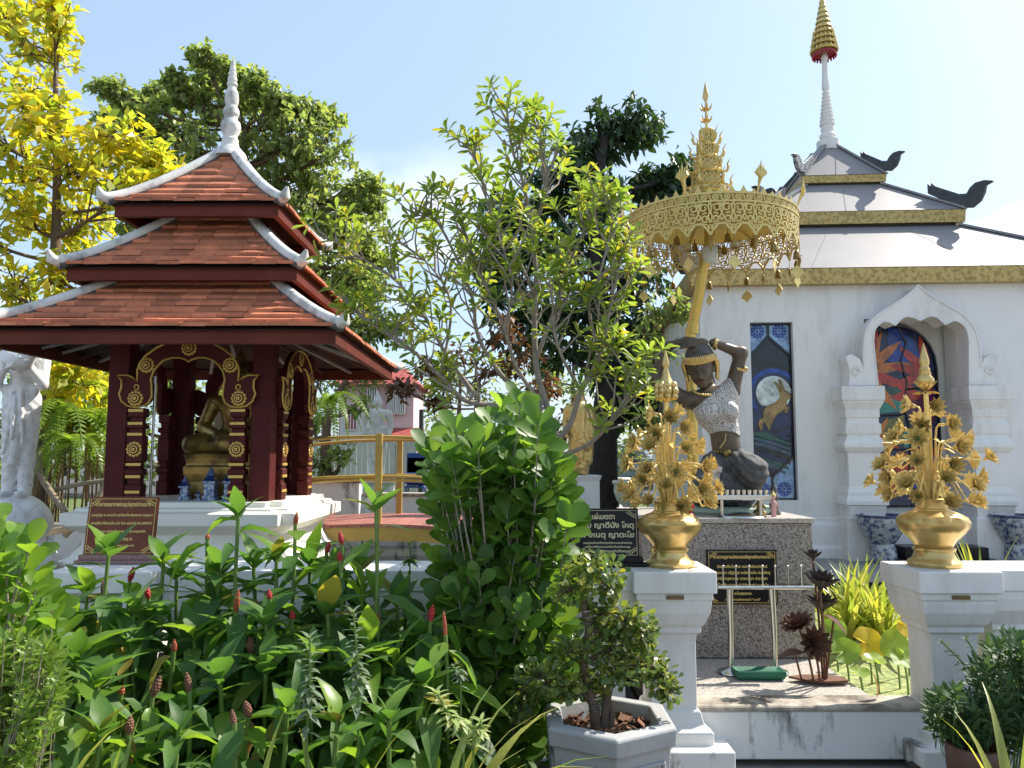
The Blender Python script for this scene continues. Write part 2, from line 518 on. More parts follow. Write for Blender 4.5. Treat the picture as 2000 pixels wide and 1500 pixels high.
LF['lotusyellow'] = leafmat('yellow_lotus_leaf', [(0.50, 0.36, 0.03), (0.45, 0.38, 0.05)], 0.42, tint=(1.1, 1.0, 0.5))


# ---------------------------------------------------------------- leaves
def leaf_geo(prof, fold=0.15, droop=0.15, mid=True):
    """leaf along +Y, length 1; prof = (t, half width) stations"""
    v, f = [], []
    for t, w in prof:
        z = -droop * t * t
        if mid:
            v += [(-w, t, z + fold * w), (0, t, z), (w, t, z + fold * w)]
        else:
            v += [(-w, t, z), (w, t, z)]
    k = 3 if mid else 2
    for i in range(len(prof) - 1):
        for j in range(k - 1):
            a = i * k + j
            f.append((a, a + 1, a + k + 1, a + k))
    return np.array(v, float), f


LEAF = {
    'curl_a': leaf_geo([(0, .02), (.16, .15), (.40, .24), (.68, .19), (.88, .08), (1, .01)], 0.75, 0.8),
    'curl_b': leaf_geo([(0, .02), (.22, .20), (.48, .235), (.75, .13), (.92, .05), (1, .008)], 0.12, 0.3),
    'ovate': leaf_geo([(0, .02), (.25, .17), (.5, .2), (.78, .12), (1, .012)], 0.5, 0.22),
    'ovate_droop': leaf_geo([(0, .02), (.18, .18), (.42, .255), (.72, .17), (.9, .07), (1, .01)], 0.35, 0.55),
    'obovate': leaf_geo([(0, .025), (.25, .13), (.55, .29), (.82, .29), (.95, .17), (1, .05)], 0.22, 0.12),
    'lance': leaf_geo([(0, .02), (.3, .16), (.65, .13), (1, .008)], 0.3, 0.2),
    'spat': leaf_geo([(0, .02), (.35, .10), (.68, .17), (.9, .12), (1, .012)], 0.35, 0.2),
    'simple': (np.array([(0, 0, 0), (-.26, .45, .06), (.26, .45, .06), (0, 1, -.1)], float), [(0, 2, 3, 1)]),
    'heart': (np.array([(0, 0, 0), (-.38, .25, .08), (-.25, .65, .03), (0, 1.0, -.2), (.25, .65, .03), (.38, .25, .08)], float), [(0, 3, 2, 1), (0, 5, 4, 3)]),
    'narrow': leaf_geo([(0, .012), (.4, .07), (1, .006)], 0.5, 0.2),
}


def nrm(a):
    return a / np.maximum(np.linalg.norm(a, axis=-1, keepdims=True), 1e-9)


def frames(pos, d, up, sc, wid=None):
    """matrices with y along d, z near up"""
    pos, d, up = np.asarray(pos, float), nrm(np.asarray(d, float)), np.asarray(up, float)
    x = np.cross(d, up)
    bad = np.linalg.norm(x, axis=1) < 1e-3
    x[bad] = np.cross(d[bad], np.array([1.0, 0.13, 0.07]))
    x = nrm(x)
    z = np.cross(x, d)
    n = len(pos)
    Mx = np.zeros((n, 4, 4))
    sc = np.asarray(sc, float).reshape(-1, 1) * np.ones((n, 1))
    w = sc if wid is None else np.asarray(wid, float).reshape(-1, 1) * np.ones((n, 1))
    Mx[:, :3, 0] = x * w
    Mx[:, :3, 1] = d * sc
    Mx[:, :3, 2] = z * w
    Mx[:, :3, 3] = pos
    Mx[:, 3, 3] = 1
    return Mx


def merge_leaves(name, geo, Ms, m, parent=None, kind='stuff'):
    v, f = geo
    n, k = len(Ms), len(v)
    if n == 0: return None
    vh = np.c_[v, np.ones(k)]
    P = np.einsum('nij,kj->nki', Ms, vh)[:, :, :3].reshape(-1, 3)
    me = bpy.data.meshes.new(name)
    loops, starts, tot = [], [], []
    base = []
    off = 0
    for fc in f:
        base += list(fc)
        starts.append(off)
        tot.append(len(fc))
        off += len(fc)
    base = np.array(base)
    LV = (base[None, :] + (np.arange(n) * k)[:, None]).ravel()
    ST = (np.array(starts)[None, :] + (np.arange(n) * off)[:, None]).ravel()
    TT = np.tile(tot, n)
    me.vertices.add(n * k)
    me.vertices.foreach_set('co', P.ravel())
    me.loops.add(len(LV))
    me.loops.foreach_set('vertex_index', LV.astype(np.int32))
    me.polygons.add(len(ST))
    me.polygons.foreach_set('loop_start', ST.astype(np.int32))
    me.polygons.foreach_set('loop_total', TT.astype(np.int32))
    me.polygons.foreach_set('use_smooth', np.ones(len(ST), bool))
    me.update(calc_edges=True)
    me.validate()
    me.materials.append(m)
    o = bpy.data.objects.new(name, me)
    if kind: o['kind'] = kind
    return put(o, parent)


_leafmesh = {}


def leafmesh(key, m):
    k = (key, m.name)
    if k not in _leafmesh:
        v, f = LEAF[key]
        me = bpy.data.meshes.new('leaf')
        me.from_pydata([tuple(p) for p in v], [], f)
        me.polygons.foreach_set('use_smooth', [True] * len(me.polygons))
        me.materials.append(m)
        _leafmesh[k] = me
    return _leafmesh[k]


def plant_leaves(parent, key, m, Ms, nparts=300, rest='foliage', crown=None):
    """nearest leaves as parts of their own, the rest one mesh"""
    Ms = np.asarray(Ms)
    if len(Ms) == 0: return
    d = np.linalg.norm(Ms[:, :3, 3] + np.array(parent.location if parent else (0, 0, 0)) - np.array([0, 0, HCAM]), axis=1)
    o = np.argsort(d)
    me = leafmesh(key, m)
    for i in o[:nparts]:
        share('leaf', me, parent, M=Matrix(Ms[i].tolist()))
    if len(o) > nparts:
        merge_leaves(rest, LEAF[key], Ms[o[nparts:]], m, parent)


def rvec(n):
    return nrm(rng.normal(size=(n, 3)))


def lacemat():
    m = mat('silver_lace_net', (0.66, 0.64, 0.62), 0.5, scale=55, bump=0.5, bscale=90)
    nt = m.node_tree
    b = nt.nodes['Principled BSDF']
    tcn = nt.nodes.new('ShaderNodeTexCoord')
    vo = nt.nodes.new('ShaderNodeTexVoronoi')
    vo.inputs['Scale'].default_value = 12
    nt.links.new(tcn.outputs['Object'], vo.inputs['Vector'])
    ml = nt.nodes.new('ShaderNodeMath'); ml.operation = 'MULTIPLY'; ml.inputs[1].default_value = 34
    sn = nt.nodes.new('ShaderNodeMath'); sn.operation = 'SINE'
    nt.links.new(vo.outputs['Distance'], ml.inputs[0]); nt.links.new(ml.outputs[0], sn.inputs[0])
    v2 = nt.nodes.new('ShaderNodeTexVoronoi'); v2.inputs['Scale'].default_value = 75
    nt.links.new(tcn.outputs['Object'], v2.inputs['Vector'])
    ad = nt.nodes.new('ShaderNodeMath'); ad.operation = 'MULTIPLY_ADD'; ad.inputs[1].default_value = 0.5
    nt.links.new(sn.outputs[0], ad.inputs[0]); nt.links.new(v2.outputs['Distance'], ad.inputs[2])
    r = nt.nodes.new('ShaderNodeValToRGB')
    r.color_ramp.elements[0].position = 0.0; r.color_ramp.elements[0].color = (0.66, 0.64, 0.62, 1)
    r.color_ramp.elements[1].position = 0.85; r.color_ramp.elements[1].color = (0.30, 0.26, 0.24, 1)
    nt.links.new(ad.outputs[0], r.inputs['Fac'])
    nt.links.new(r.outputs['Color'], b.inputs['Base Color'])
    return m


M['lace'] = lacemat()

# ---------------------------------------------------------------- body kit: smooth distance field -> one continuous mesh
def cap_(a, b, ra, rb):
    return ('c', np.array(a, float), np.array(b, float), ra, rb)


def ell_(c, r, rot=None):
    return ('e', np.array(c, float), np.array(r, float), np.array((Euler([R(q) for q in rot]).to_matrix() if rot else Matrix.Identity(3))))


def prim_dist(P, p):
    if p[0] == 'c':
        _, a, b, ra, rb = p
        ba = b - a
        t = np.clip(((P - a) @ ba) / max(1e-9, ba @ ba), 0, 1)
        return np.linalg.norm(P - a - t[..., None] * ba, axis=-1) - (ra + (rb - ra) * t)
    _, c, r, rot = p
    q = (P - c) @ rot
    k0 = np.linalg.norm(q / r, axis=-1)
    k1 = np.linalg.norm(q / (r * r), axis=-1)
    return k0 * (k0 - 1) / np.maximum(k1, 1e-6)


def field(prims, P, k):
    F = None
    for p in prims:
        kk, sub = k, False
        if isinstance(p, dict):
            kk, sub, p = p.get('k', k), p.get('sub', False), p['p']
        d = prim_dist(P, p)
        if F is None:
            F = d
        elif sub:
            h = np.clip(0.5 - 0.5 * (F + d) / kk, 0, 1)
            F = F * (1 - h) - d * h + kk * h * (1 - h)
        else:
            h = np.clip(0.5 + 0.5 * (d - F) / kk, 0, 1)
            F = d * (1 - h) + F * h - kk * h * (1 - h)
    return F


def sdf_mesh(name, prims, h, m, parent=None, k=0.03, mod=None, lo=None, hi=None, M4=None):
    if lo is None:
        los, his = [], []
        for p in prims:
            if isinstance(p, dict):
                if p.get('sub'): continue
                p = p['p']
            if p[0] == 'c':
                rr = max(p[3], p[4])
                los.append(np.minimum(p[1], p[2]) - rr); his.append(np.maximum(p[1], p[2]) + rr)
            else:
                rr = max(p[2])
                los.append(p[1] - rr); his.append(p[1] + rr)
        lo, hi = np.min(los, 0) - 3 * h, np.max(his, 0) + 3 * h
    lo, hi = np.array(lo, float), np.array(hi, float)
    n = np.ceil((hi - lo) / h).astype(int) + 1
    ax = [lo[i] + h * np.arange(n[i]) for i in range(3)]
    P = np.stack(np.meshgrid(*ax, indexing='ij'), -1)
    F = field(prims, P, k)
    if mod: F = mod(F, P)
    S = F < 0
    c = [S[i:n[0] - 1 + i, j:n[1] - 1 + j, q:n[2] - 1 + q] for i in (0, 1) for j in (0, 1) for q in (0, 1)]
    cs = sum(x.astype(np.int8) for x in c)
    act = (cs > 0) & (cs < 8)
    idx = -np.ones(act.shape, int)
    cells = np.argwhere(act)
    idx[act] = np.arange(len(cells))
    acc = np.zeros((len(cells), 3)); cnt = np.zeros(len(cells))
    corners = [(i, j, q) for i in (0, 1) for j in (0, 1) for q in (0, 1)]
    for a in corners:
        for d in range(3):
            if a[d]: continue
            b = list(a); b[d] = 1
            ia, ib = cells + np.array(a), cells + np.array(b)
            fa, fb = F[tuple(ia.T)], F[tuple(ib.T)]
            sc = (fa < 0) != (fb < 0)
            t = np.where(sc, fa / np.where(sc, fa - fb, 1), 0)
            pt = ia + t[:, None] * (ib - ia)
            acc[sc] += pt[sc]; cnt[sc] += 1
    V = lo + h * acc / cnt[:, None]
    quads = []
    for d in range(3):
        e1, e2 = [(1, 2), (2, 0), (0, 1)][d]
        sl0 = [slice(None)] * 3; sl1 = [slice(None)] * 3
        sl0[d] = slice(0, n[d] - 1); sl1[d] = slice(1, n[d])
        ch = S[tuple(sl0)] != S[tuple(sl1)]
        g = np.argwhere(ch)
        g = g[(g[:, e1] > 0) & (g[:, e2] > 0) & (g[:, e1] < n[e1] - 1) & (g[:, e2] < n[e2] - 1)]
        o1, o2 = np.zeros(3, int), np.zeros(3, int)
        o1[e1] = 1; o2[e2] = 1
        q = np.stack([idx[tuple((g - o1 - o2).T)], idx[tuple((g - o2).T)], idx[tuple(g.T)], idx[tuple((g - o1).T)]], 1)
        ins = S[tuple(g.T)]
        q[~ins] = q[~ins][:, ::-1]
        quads.append(q)
    Q = np.concatenate(quads)
    Q = Q[(Q >= 0).all(1)]
    me = bpy.data.meshes.new(name)
    me.from_pydata(V.tolist(), [], Q.tolist())
    me.polygons.foreach_set('use_smooth', [True] * len(me.polygons))
    me.materials.append(m)
    o = bpy.data.objects.new(name, me)
    if M4 is not None: o.matrix_local = M4
    return put(o, parent)


# ---------------------------------------------------------------- text (built-in font, turned into mesh)
def text(s, size, m, parent, Mx, depth=0.0008, bold=0.0, name='lettering'):
    cu = bpy.data.curves.new('lettering', 'FONT')
    cu.body = s
    cu.size = size
    cu.align_x = 'CENTER'
    cu.align_y = 'CENTER'
    cu.extrude = depth
    cu.offset = 0.0028
    cu.resolution_u = 3
    t = bpy.data.objects.new('lettering', cu)
    COL.objects.link(t)
    bpy.context.view_layer.update()
    me = bpy.data.meshes.new_from_object(t.evaluated_get(bpy.context.evaluated_depsgraph_get()))
    bpy.data.objects.remove(t)
    bpy.data.curves.remove(cu)
    me.materials.clear()
    me.materials.append(m)
    o = bpy.data.objects.new(name, me)
    o.matrix_local = Mx
    return put(o, parent)


def struct(o):
    o['kind'] = 'structure'
    return o


# ---------------------------------------------------------------- ground, ponds, lawn
def sheet(name, x0, x1, y0, y1, z, m):
    b = MB()
    b.add([(x0, y0, z), (x1, y0, z), (x1, y1, z), (x0, y1, z)], [(0, 1, 2, 3)])
    return struct(b.build(name, m))


g = MB()
g.add([(-600, -600, -0.05), (600, -600, -0.05), (600, 900, -0.05), (-600, 900, -0.05)], [(0, 1, 2, 3)])
struct(g.build('ground', M['paving']))
sheet('planting_bed', -3.2, 0.62, 1.2, 4.2, 0.02, M['soil'])
sheet('planting_bed', 2.05, 4.2, 1.9, 4.2, 0.02, M['soil'])
# raised terrace behind the low wall: soil, lawn, far street
tb = MB()
tb.box((-10.05, 11.0, 0.05), (11.5, 12.9, 0.2))
struct(tb.build('terrace', M['soil']))
sheet('lawn', -40, 60, 10.2, 20.0, 0.60, M['grass'])
lw = MB()
lw.box((10, 10.1, 0.28), (100, 0.2, 0.62))
struct(lw.build('lawn_edge', M['concrete']))
sheet('street', -120, 160, 20.0, 200, 0.604, M['asphalt'])
sheet('courtyard', 3.9, 40, 6.6, 10.0, 0.40, M['paving'])
sheet('courtyard_path', 0.75, 3.9, 7.6, 10.0, 0.404, M['paving'])
sheet('pond_water', -5.0, 0.75, 4.5, 10.0, 0.50, M['water'])
sheet('lily_pond', 2.03, 3.9, 4.45, 7.6, 0.15, M['duckweed'])
# ---------------------------------------------------------------- low wall and pillars along the path
PY = 4.15   # front of the pillar caps
PTOP = 1.0
PIL = [(0.0, 0.0), (0.0, 0.10), (-0.015, 0.115), (-0.015, 0.165), (-0.055, 0.20), (-0.07, 0.26), (-0.085, 0.27), (-0.085, 0.62), (-0.08, 0.66), (-0.06, 0.67), (-0.06, 0.70), (-0.045, 0.715),
       (-0.018, 0.78), (-0.012, 0.83), (-0.012, 0.845), (-0.005, 0.85), (-0.005, 0.885), (0.012, 0.887), (0.012, 0.998), (0.008, 1.0)]


def pillar(x0, x1, label):
    cx, h = (x0 + x1) / 2, (x1 - x0) / 2 - 0.012
    t = empty('wall_pillar', (cx, PY + 0.012 + h, 0))
    b = MB()
    b.rect(PIL, h, h)
    b.build('pillar_body', M['white'], t, bevel=0.004)
    b = MB()
    b.box((0, 0, 0.05), (2 * h + 0.14, 2 * h + 0.14, 0.11))
    b.build('footing', M['white_worn'], t, bevel=0.006)
    b = MB()
    b.box((0, -h - 0.002, 0.866), (0.09, 0.012, 0.02))
    b.build('vent_plate', M['brass'], t)
    return tag(t, label, 'pillar', 'white moulded pillars along the low wall')


pillar(0.643, 1.085, 'white moulded pillar beside the hexagonal pot, carrying the left gold vase')
pillar(2.157, 2.60, 'white moulded pillar at the right edge, carrying the right gold vase')
pillar(W(88, 1126, PY).x, W(88, 1126, PY).x + 0.56, 'white moulded end pillar of the low wall below the brown sign')
WALL = [(-0.02, 0.0), (-0.02, 0.14), (-0.06, 0.17), (-0.07, 0.24), (-0.085, 0.25), (-0.085, 0.66), (-0.06, 0.67), (-0.06, 0.70), (-0.02, 0.78), (-0.012, 0.845), (-0.012, 0.885), (0.0, 0.887), (0.0, 0.993), (-0.004, 0.997)]


def lowwall(x0, x1, label, vents):
    t = empty('low_wall', ((x0 + x1) / 2, PY + 0.28, 0))
    b = MB()
    b.rect(WALL, (x1 - x0) / 2, 0.2)
    b.build('wall_body', M['white_worn'] if False else M['white'], t, bevel=0.004)
    for v in vents:
        b = MB()
        b.box((v - (x0 + x1) / 2, -0.186, 0.868), (0.075, 0.012, 0.02))
        b.build('vent_plate', M['brass'], t)
    tag(t, label, 'wall')


xl = W(88, 1126, PY).x + 0.56
lowwall(xl - 0.05, 0.70, 'long low white wall with moulded cap behind the red ginger plants', [W(398, 1170, 4.2).x, W(722, 1170, 4.2).x])
lowwall(2.55, 6.5, 'short low white wall running off the right edge beside the pillar', [])

# entrance step between the pillars
st = empty('entrance_platform', (1.6, 4.3, 0))
b = MB(); b.box((0, 0.075, 0.115), (1.25, 0.15, 0.25)); b.build('step_riser', M['white_worn'], st, bevel=0.006)
b = MB(); b.box((0, 0.09, 0.256), (1.27, 0.20, 0.03)); b.build('worn_ledge', M['concrete_worn'], st, bevel=0.008)
b = MB(); b.box((-0.16, 1.75, 0.13), (1.18, 3.1, 0.266)); b.build('platform_floor', M['granite_floor'], st, bevel=0.004)
tag(st, 'granite platform with stained white step between the two vase pillars', 'platform')

# ---------------------------------------------------------------- pavilion
PX, PYC = -2.62, 6.90
pav = empty('shrine_pavilion', (PX, PYC, 0))
tag(pav, 'small open shrine pavilion with three-tiered terracotta roof and white spire', 'pavilion')
b = MB()
b.rect([(0.30, 0.0), (0.30, 0.42), (0.26, 0.46), (0.28, 0.60), (0.18, 0.66), (0.16, 0.76), (0.20, 0.80), (0.14, 0.83), (0.08, 0.92), (0.07, 1.00), (0.12, 1.03), (0.20, 1.08), (0.20, 1.17), (0.13, 1.185),
        (0.12, 1.205), (0.06, 1.215), (0.06, 1.25), (0.055, 1.255)], 0.72, 0.72, notch=0.10)
b.build('base', M['cream'], pav, bevel=0.004)
FZ = 1.255
for sx_ in (-1, 1):
    for sy_ in (-1, 1):
        b = MB(); b.box((sx_ * 0.585, sy_ * 0.585, FZ + 0.665), (0.165, 0.165, 1.33)); b.build('column', M['maroon'], pav, bevel=0.006)

# arch board and banded pilasters on the four sides
C5 = lambda x, y: (200 + x / 4.166, 640 + y / 4.166)
YF = PYC - 0.69


def arch_pt(x, y):
    px, py = C5(x, y)
    w = W(px, py, YF)
    return ((w.x - W(365.5, 700, YF).x) * 1.07, w.z)


out_l = [(690, 100), (600, 108), (520, 128), (440, 172), (360, 235), (320, 290), (300, 350), (300, 440), (270, 410), (225, 388), (150, 390), (182, 430), (180, 490), (162, 540), (180, 600), (225, 640), (290, 650), (350, 638),
         (385, 610), (408, 560), (408, 480), (402, 420), (420, 360), (455, 310), (500, 268), (560, 248), (620, 246), (665, 262), (692, 280)]
half = [arch_pt(x, y) for x, y in out_l]
half = [(-abs(x), z) if i not in (0, len(half) - 1) else (0.0, z) for i, (x, z) in enumerate(half)]
archpoly = half + [(-x, z) for x, z in half[-2:0:-1]]


def side_frame(k):
    return Matrix.Rotation(k * math.pi / 2, 4, 'Z')


def rosette(r):
    b = MB()
    n = 12
    for i in range(n):
        a = 2 * math.pi * i / n
        b.ell((r * 0.78 * math.cos(a), 0, r * 0.78 * math.sin(a)), (r * 0.26, 0.010, r * 0.26), 8, 4)
    return b


ros_outer = rosette(0.063).build('rosette', M['goldtrim'], None, smooth=60)
b = MB()
b.lathe([(0.044, 0), (0.044, 0.010), (0.036, 0.012)], 16, M=Matrix.Rotation(R(90), 4, 'X'))
ros_ring_me = b.build('rosette_heart', M['maroon'], None, smooth=40)
b = MB()
for rr, hh in ((0.034, 0.016), (0.014, 0.022)):
    b.lathe([(rr, 0), (rr, hh), (rr - 0.009, hh), (rr - 0.009, 0)], 14, M=Matrix.Rotation(R(90), 4, 'X'), cap=False)
ros_gold_me = b.build('rosette_ring', M['goldtrim'], None, smooth=40)
meshes_ros = (ros_outer.data, ros_ring_me.data, ros_gold_me.data)
for o in (ros_outer, ros_ring_me, ros_gold_me): bpy.data.objects.remove(o)


def put_rosette(parent, Mx):
    o = share('rosette', meshes_ros[0], parent, M=Mx)
    share('rosette_heart', meshes_ros[1], o)
    share('rosette_ring', meshes_ros[2], o)


b = MB(); b.prism(archpoly, 0.045)
arch_me = b.build('arch_board', M['maroon'], None); arch_me = (arch_me, arch_me.data)
bpy.data.objects.remove(arch_me[0]); arch_me = arch_me[1]
b = MB()
loop = [Vector((x, -0.002, z)) for x, z in archpoly]
loop.append(loop[0])
b.tube(loop, 0.0085, 6, cap=False)
# small scroll hooks
for s in (-1, 1):
    c = arch_pt(292, 485)
    cx, cz = s * abs(c[0]), c[1]
    sp = [Vector((cx + s * -1 * 0.022 * math.cos(a) * (1 - a / 9), -0.003, cz + 0.022 * math.sin(a) * (1 - a / 9))) for a in np.linspace(-2.2, 4.6, 16)]
    b.tube(sp, 0.006, 6)
tr = b.build('gold_edging', M['goldtrim'], None, smooth=60); trim_me = tr.data; bpy.data.objects.remove(tr)
PILX = abs(arch_pt(275, 900)[0])
z_of = lambda y: arch_pt(275, y)[1]
b = MB()
zt = z_of(655)
b.rect([(0, FZ), (0, FZ + 0.13), (-0.014, FZ + 0.14), (-0.014, FZ + 0.20), (0.004, FZ + 0.215), (0.004, FZ + 0.25), (-0.016, FZ + 0.265), (-0.016, FZ + 0.31), (0.0, FZ + 0.32), (0.0, FZ + 0.52), (-0.014, FZ + 0.535), (-0.014, FZ + 0.58),
        (0.004, FZ + 0.59), (0.004, FZ + 0.61), (-0.016, FZ + 0.625), (-0.016, FZ + 0.67), (0.0, FZ + 0.68), (0.0, zt)], 0.062, 0.05)
pil_o = b.build('pilaster', M['maroon'], None); pil_me = pil_o.data; bpy.data.objects.remove(pil_o)
b = MB(); b.box((0, -0.052, 0), (0.118, 0.010, 0.022))
gb = b.build('gold_band', M['goldtrim'], None); band_me = gb.data; bpy.data.objects.remove(gb)
for k in range(4):
    F = side_frame(k)
    a = share('arch_board', arch_me, pav, M=F @ Matrix.Translation((0, -0.715, 0)))
    share('gold_edging', trim_me, a)
    for x, y in ((285, 577), (370, 308)):
        c = arch_pt(x, y)
        for s in (-1, 1):
            put_rosette(a, Matrix.Translation((s * abs(c[0]), -0.002, c[1])))
    put_rosette(a, Matrix.Translation((0, -0.002, arch_pt(690, 150)[1] - 0.02)))
    for s in (-1, 1):
        p = share('pilaster', pil_me, pav, M=F @ Matrix.Translation((s * PILX, -0.66, 0)))
        for yb in (675, 780, 868, 1113, 1212, 1337): share('gold_band', band_me, p, loc=(0, 0, z_of(yb)))
        put_rosette(p, Matrix.Translation((0, -0.052, z_of(990))))

# roof tiers
TIERS = [(1.375, 2.54, 0.50, 3.16, 9), (0.958, 3.105, 0.27, 3.74, 8), (0.725, 3.70, 0.03, 4.40, 8)]


def tier_prof(e0, z0, e1, z1, s):
    """flared: shallow at the eave, steep at the top"""
    e = e0 + (e1 - e0) * s
    q = s ** 1.35
    return e, z0 + (z1 - z0) * (0.25 * s + 0.75 * q)


tile_parts = 0
for ti, (e0, z0, e1, z1, rows) in enumerate(TIERS):
    rest = MB()
    for k in range(4):
        F = side_frame(k)
        for r_ in range(rows):
            sa, sb = r_ / rows, min(1.0, (r_ + 1.35) / rows)
            ea, za = tier_prof(e0, z0, e1, z1, sa)
            eb, zb = tier_prof(e0, z0, e1, z1, sb)
            n = max(1, int(round(2 * ea / 0.19)))
            off = 0.5 * (r_ % 2)
            xs = [-ea] + [-ea + (i + 1 - off) * 2 * ea / n for i in range(n) if 0.03 < (i + 1 - off) * 2 * ea / n < 2 * ea - 0.03] + [ea]
            for i in range(len(xs) - 1):
                x0, x1 = xs[i] + 0.0012, xs[i + 1] - 0.0012
                c0, c1 = max(-eb, min(eb, x0)), max(-eb, min(eb, x1))
                if c1 - c0 < 0.002: c0 = c1 - 0.002
                j = random.uniform(0, 0.006)
                lift, th = 0.044 + j, 0.026
                jj = random.uniform(-0.006, 0.006)
                pts = []
                for (xa, xb, e, z, l) in ((x0, x1, ea + jj, za, lift), (c0, c1, eb, zb, 0.006)):
                    pts += [(xa, -e, z + l), (xb, -e, z + l), (xb, -e, z + l - th), (xa, -e, z + l - th)]
                fcs = [(0, 1, 5, 4), (3, 7, 6, 2), (0, 3, 2, 1), (4, 5, 6, 7), (1, 2, 6, 5), (0, 4, 7, 3)]
                if k == 0 or (k == 1 and ti == 0 and False):
                    q = MB(); q.add([F @ Vector(p) for p in pts], fcs); q.build('roof_tile', M['tile'], pav)
                else:
                    rest.add([F @ Vector(p) for p in pts], fcs)
    rest.build('roof_tiles_sides', M['tile'], pav, kind='stuff')
    # boarding under the tiles
    u = MB()
    vs_, fs = [], []
    N = 8
    for i in range(N + 1):
        e, z = tier_prof(e0, z0, e1, z1, i / N)
        e -= 0.02
        vs_ += [(-e, -e, z - 0.012), (e, -e, z - 0.012), (e, e, z - 0.012), (-e, e, z - 0.012)]
    for i in range(N):
        for q in range(4):
            fs.append((i * 4 + q, i * 4 + (q + 1) % 4, i * 4 + 4 + (q + 1) % 4, i * 4 + 4 + q))
    u.add(vs_, fs)
    u.build('roof_boarding', M['under'], pav)
    # eave beams
    for k in range(4):
        F = side_frame(k)
        q = MB()
        hb = 0.105 if ti == 0 else 0.10
        e = e0 - 0.045
        q.add([F @ Vector(p) for p in [(-e, -e, z0 - hb), (e, -e, z0 - hb), (e - .05, -e + .05, z0 - hb), (-e + .05, -e + .05, z0 - hb), (-e, -e, z0 + 0.0), (e, -e, z0 + 0.0), (e - .05, -e + .05, z0 + 0.0), (-e + .05, -e + .05, z0 + 0.0)]],
              [(3, 2, 1, 0), (4, 5, 6, 7), (0, 1, 5, 4), (1, 2, 6, 5), (2, 3, 7, 6), (3, 0, 4, 7)])
        q.build('eave_beam', M['maroon_beam'], pav)
    if ti > 0:
        q = MB()
        w = TIERS[ti - 1][2] + 0.03
        q.box((0, 0, (TIERS[ti - 1][3] + z0) / 2 - 0.03), (2 * w, 2 * w, 0.14))
        q.build('drum', M['under'], pav)
    # white hip ridges with upturned ends
    for k in range(4):
        F = side_frame(k)
        pts, rad = [], []
        for i in range(11):
            s = i / 10
            e, z = tier_prof(e0, z0, e1, z1, s)
            pts.append(F @ Vector((e, -e, z + 0.04)))
        d0 = (pts[0] - pts[1]).normalized()
        tip = pts[0] + Vector((d0.x, d0.y, 0)) * 0.05 + Vector((0, 0, 0.01))
        tip2 = tip + Vector((d0.x, d0.y, 0)) * 0.03 + Vector((0, 0, 0.07))
        q = MB()
        P2 = [tip2, tip] + pts
        rad = [0.012, 0.046] + [0.047] * len(pts)
        n0 = len(q.v)
        q.tube(P2, rad, 10)
        q.build('hip_ridge', M['ridge'], pav, smooth=60)
        q = MB()
        q.tube([p - Vector((0, 0, 0.022)) for p in pts], 0.046, 8)
        q.build('ridge_mortar', M['ridge_dark'], pav, smooth=60)
# rafters under the lowest eave
for k in range(4):
    F = side_frame(k)
    for x in np.linspace(-1.2, 1.2, 9):
        q = MB()
        q.bar(F @ Vector((x, -1.27, 2.505)), F @ Vector((x * 0.5, -0.6, 2.74)), 0.03, 0.02)
        q.build('rafter', M['rafter'] if (int(x * 10) % 2) else M['under'], pav)
b = MB()
b.lathe([(0.17, 4.36), (0.15, 4.42), (0.115, 4.50), (0.10, 4.56), (0.105, 4.58), (0.088, 4.60), (0.088, 4.63), (0.118, 4.68), (0.128, 4.73), (0.115, 4.78), (0.085, 4.81), (0.08, 4.84), (0.10, 4.87), (0.10, 4.92), (0.082, 4.95), (0.07, 4.97),
         (0.085, 5.01), (0.09, 5.06), (0.08, 5.12), (0.058, 5.17), (0.05, 5.19), (0.066, 5.21), (0.066, 5.235), (0.05, 5.245), (0.06, 5.26), (0.058, 5.30), (0.042, 5.31), (0.05, 5.325), (0.047, 5.36), (0.033, 5.37), (0.042, 5.385), (0.036, 5.42), (0.026, 5.43), (0.03, 5.445), (0.02, 5.49), (0.006, 5.52)], 24)
for v_ in range(len(b.v)):
    x, y, z = b.v[v_]
    k_ = 0.95 if z < 4.5 else 0.72
    b.v[v_] = (x * k_, y * k_, 4.36 + (z - 4.36) * 0.84)
b.build('spire', M['ridge'], pav, smooth=28)
# thin steel pole inside
b = MB(); b.tube([(W(291, 900, 6.5).x - PX, -0.35, FZ), (W(291, 900, 6.5).x - PX, -0.35, 2.3)], 0.012, 8); b.build('steel_post', M['steel'], pav, smooth=60)

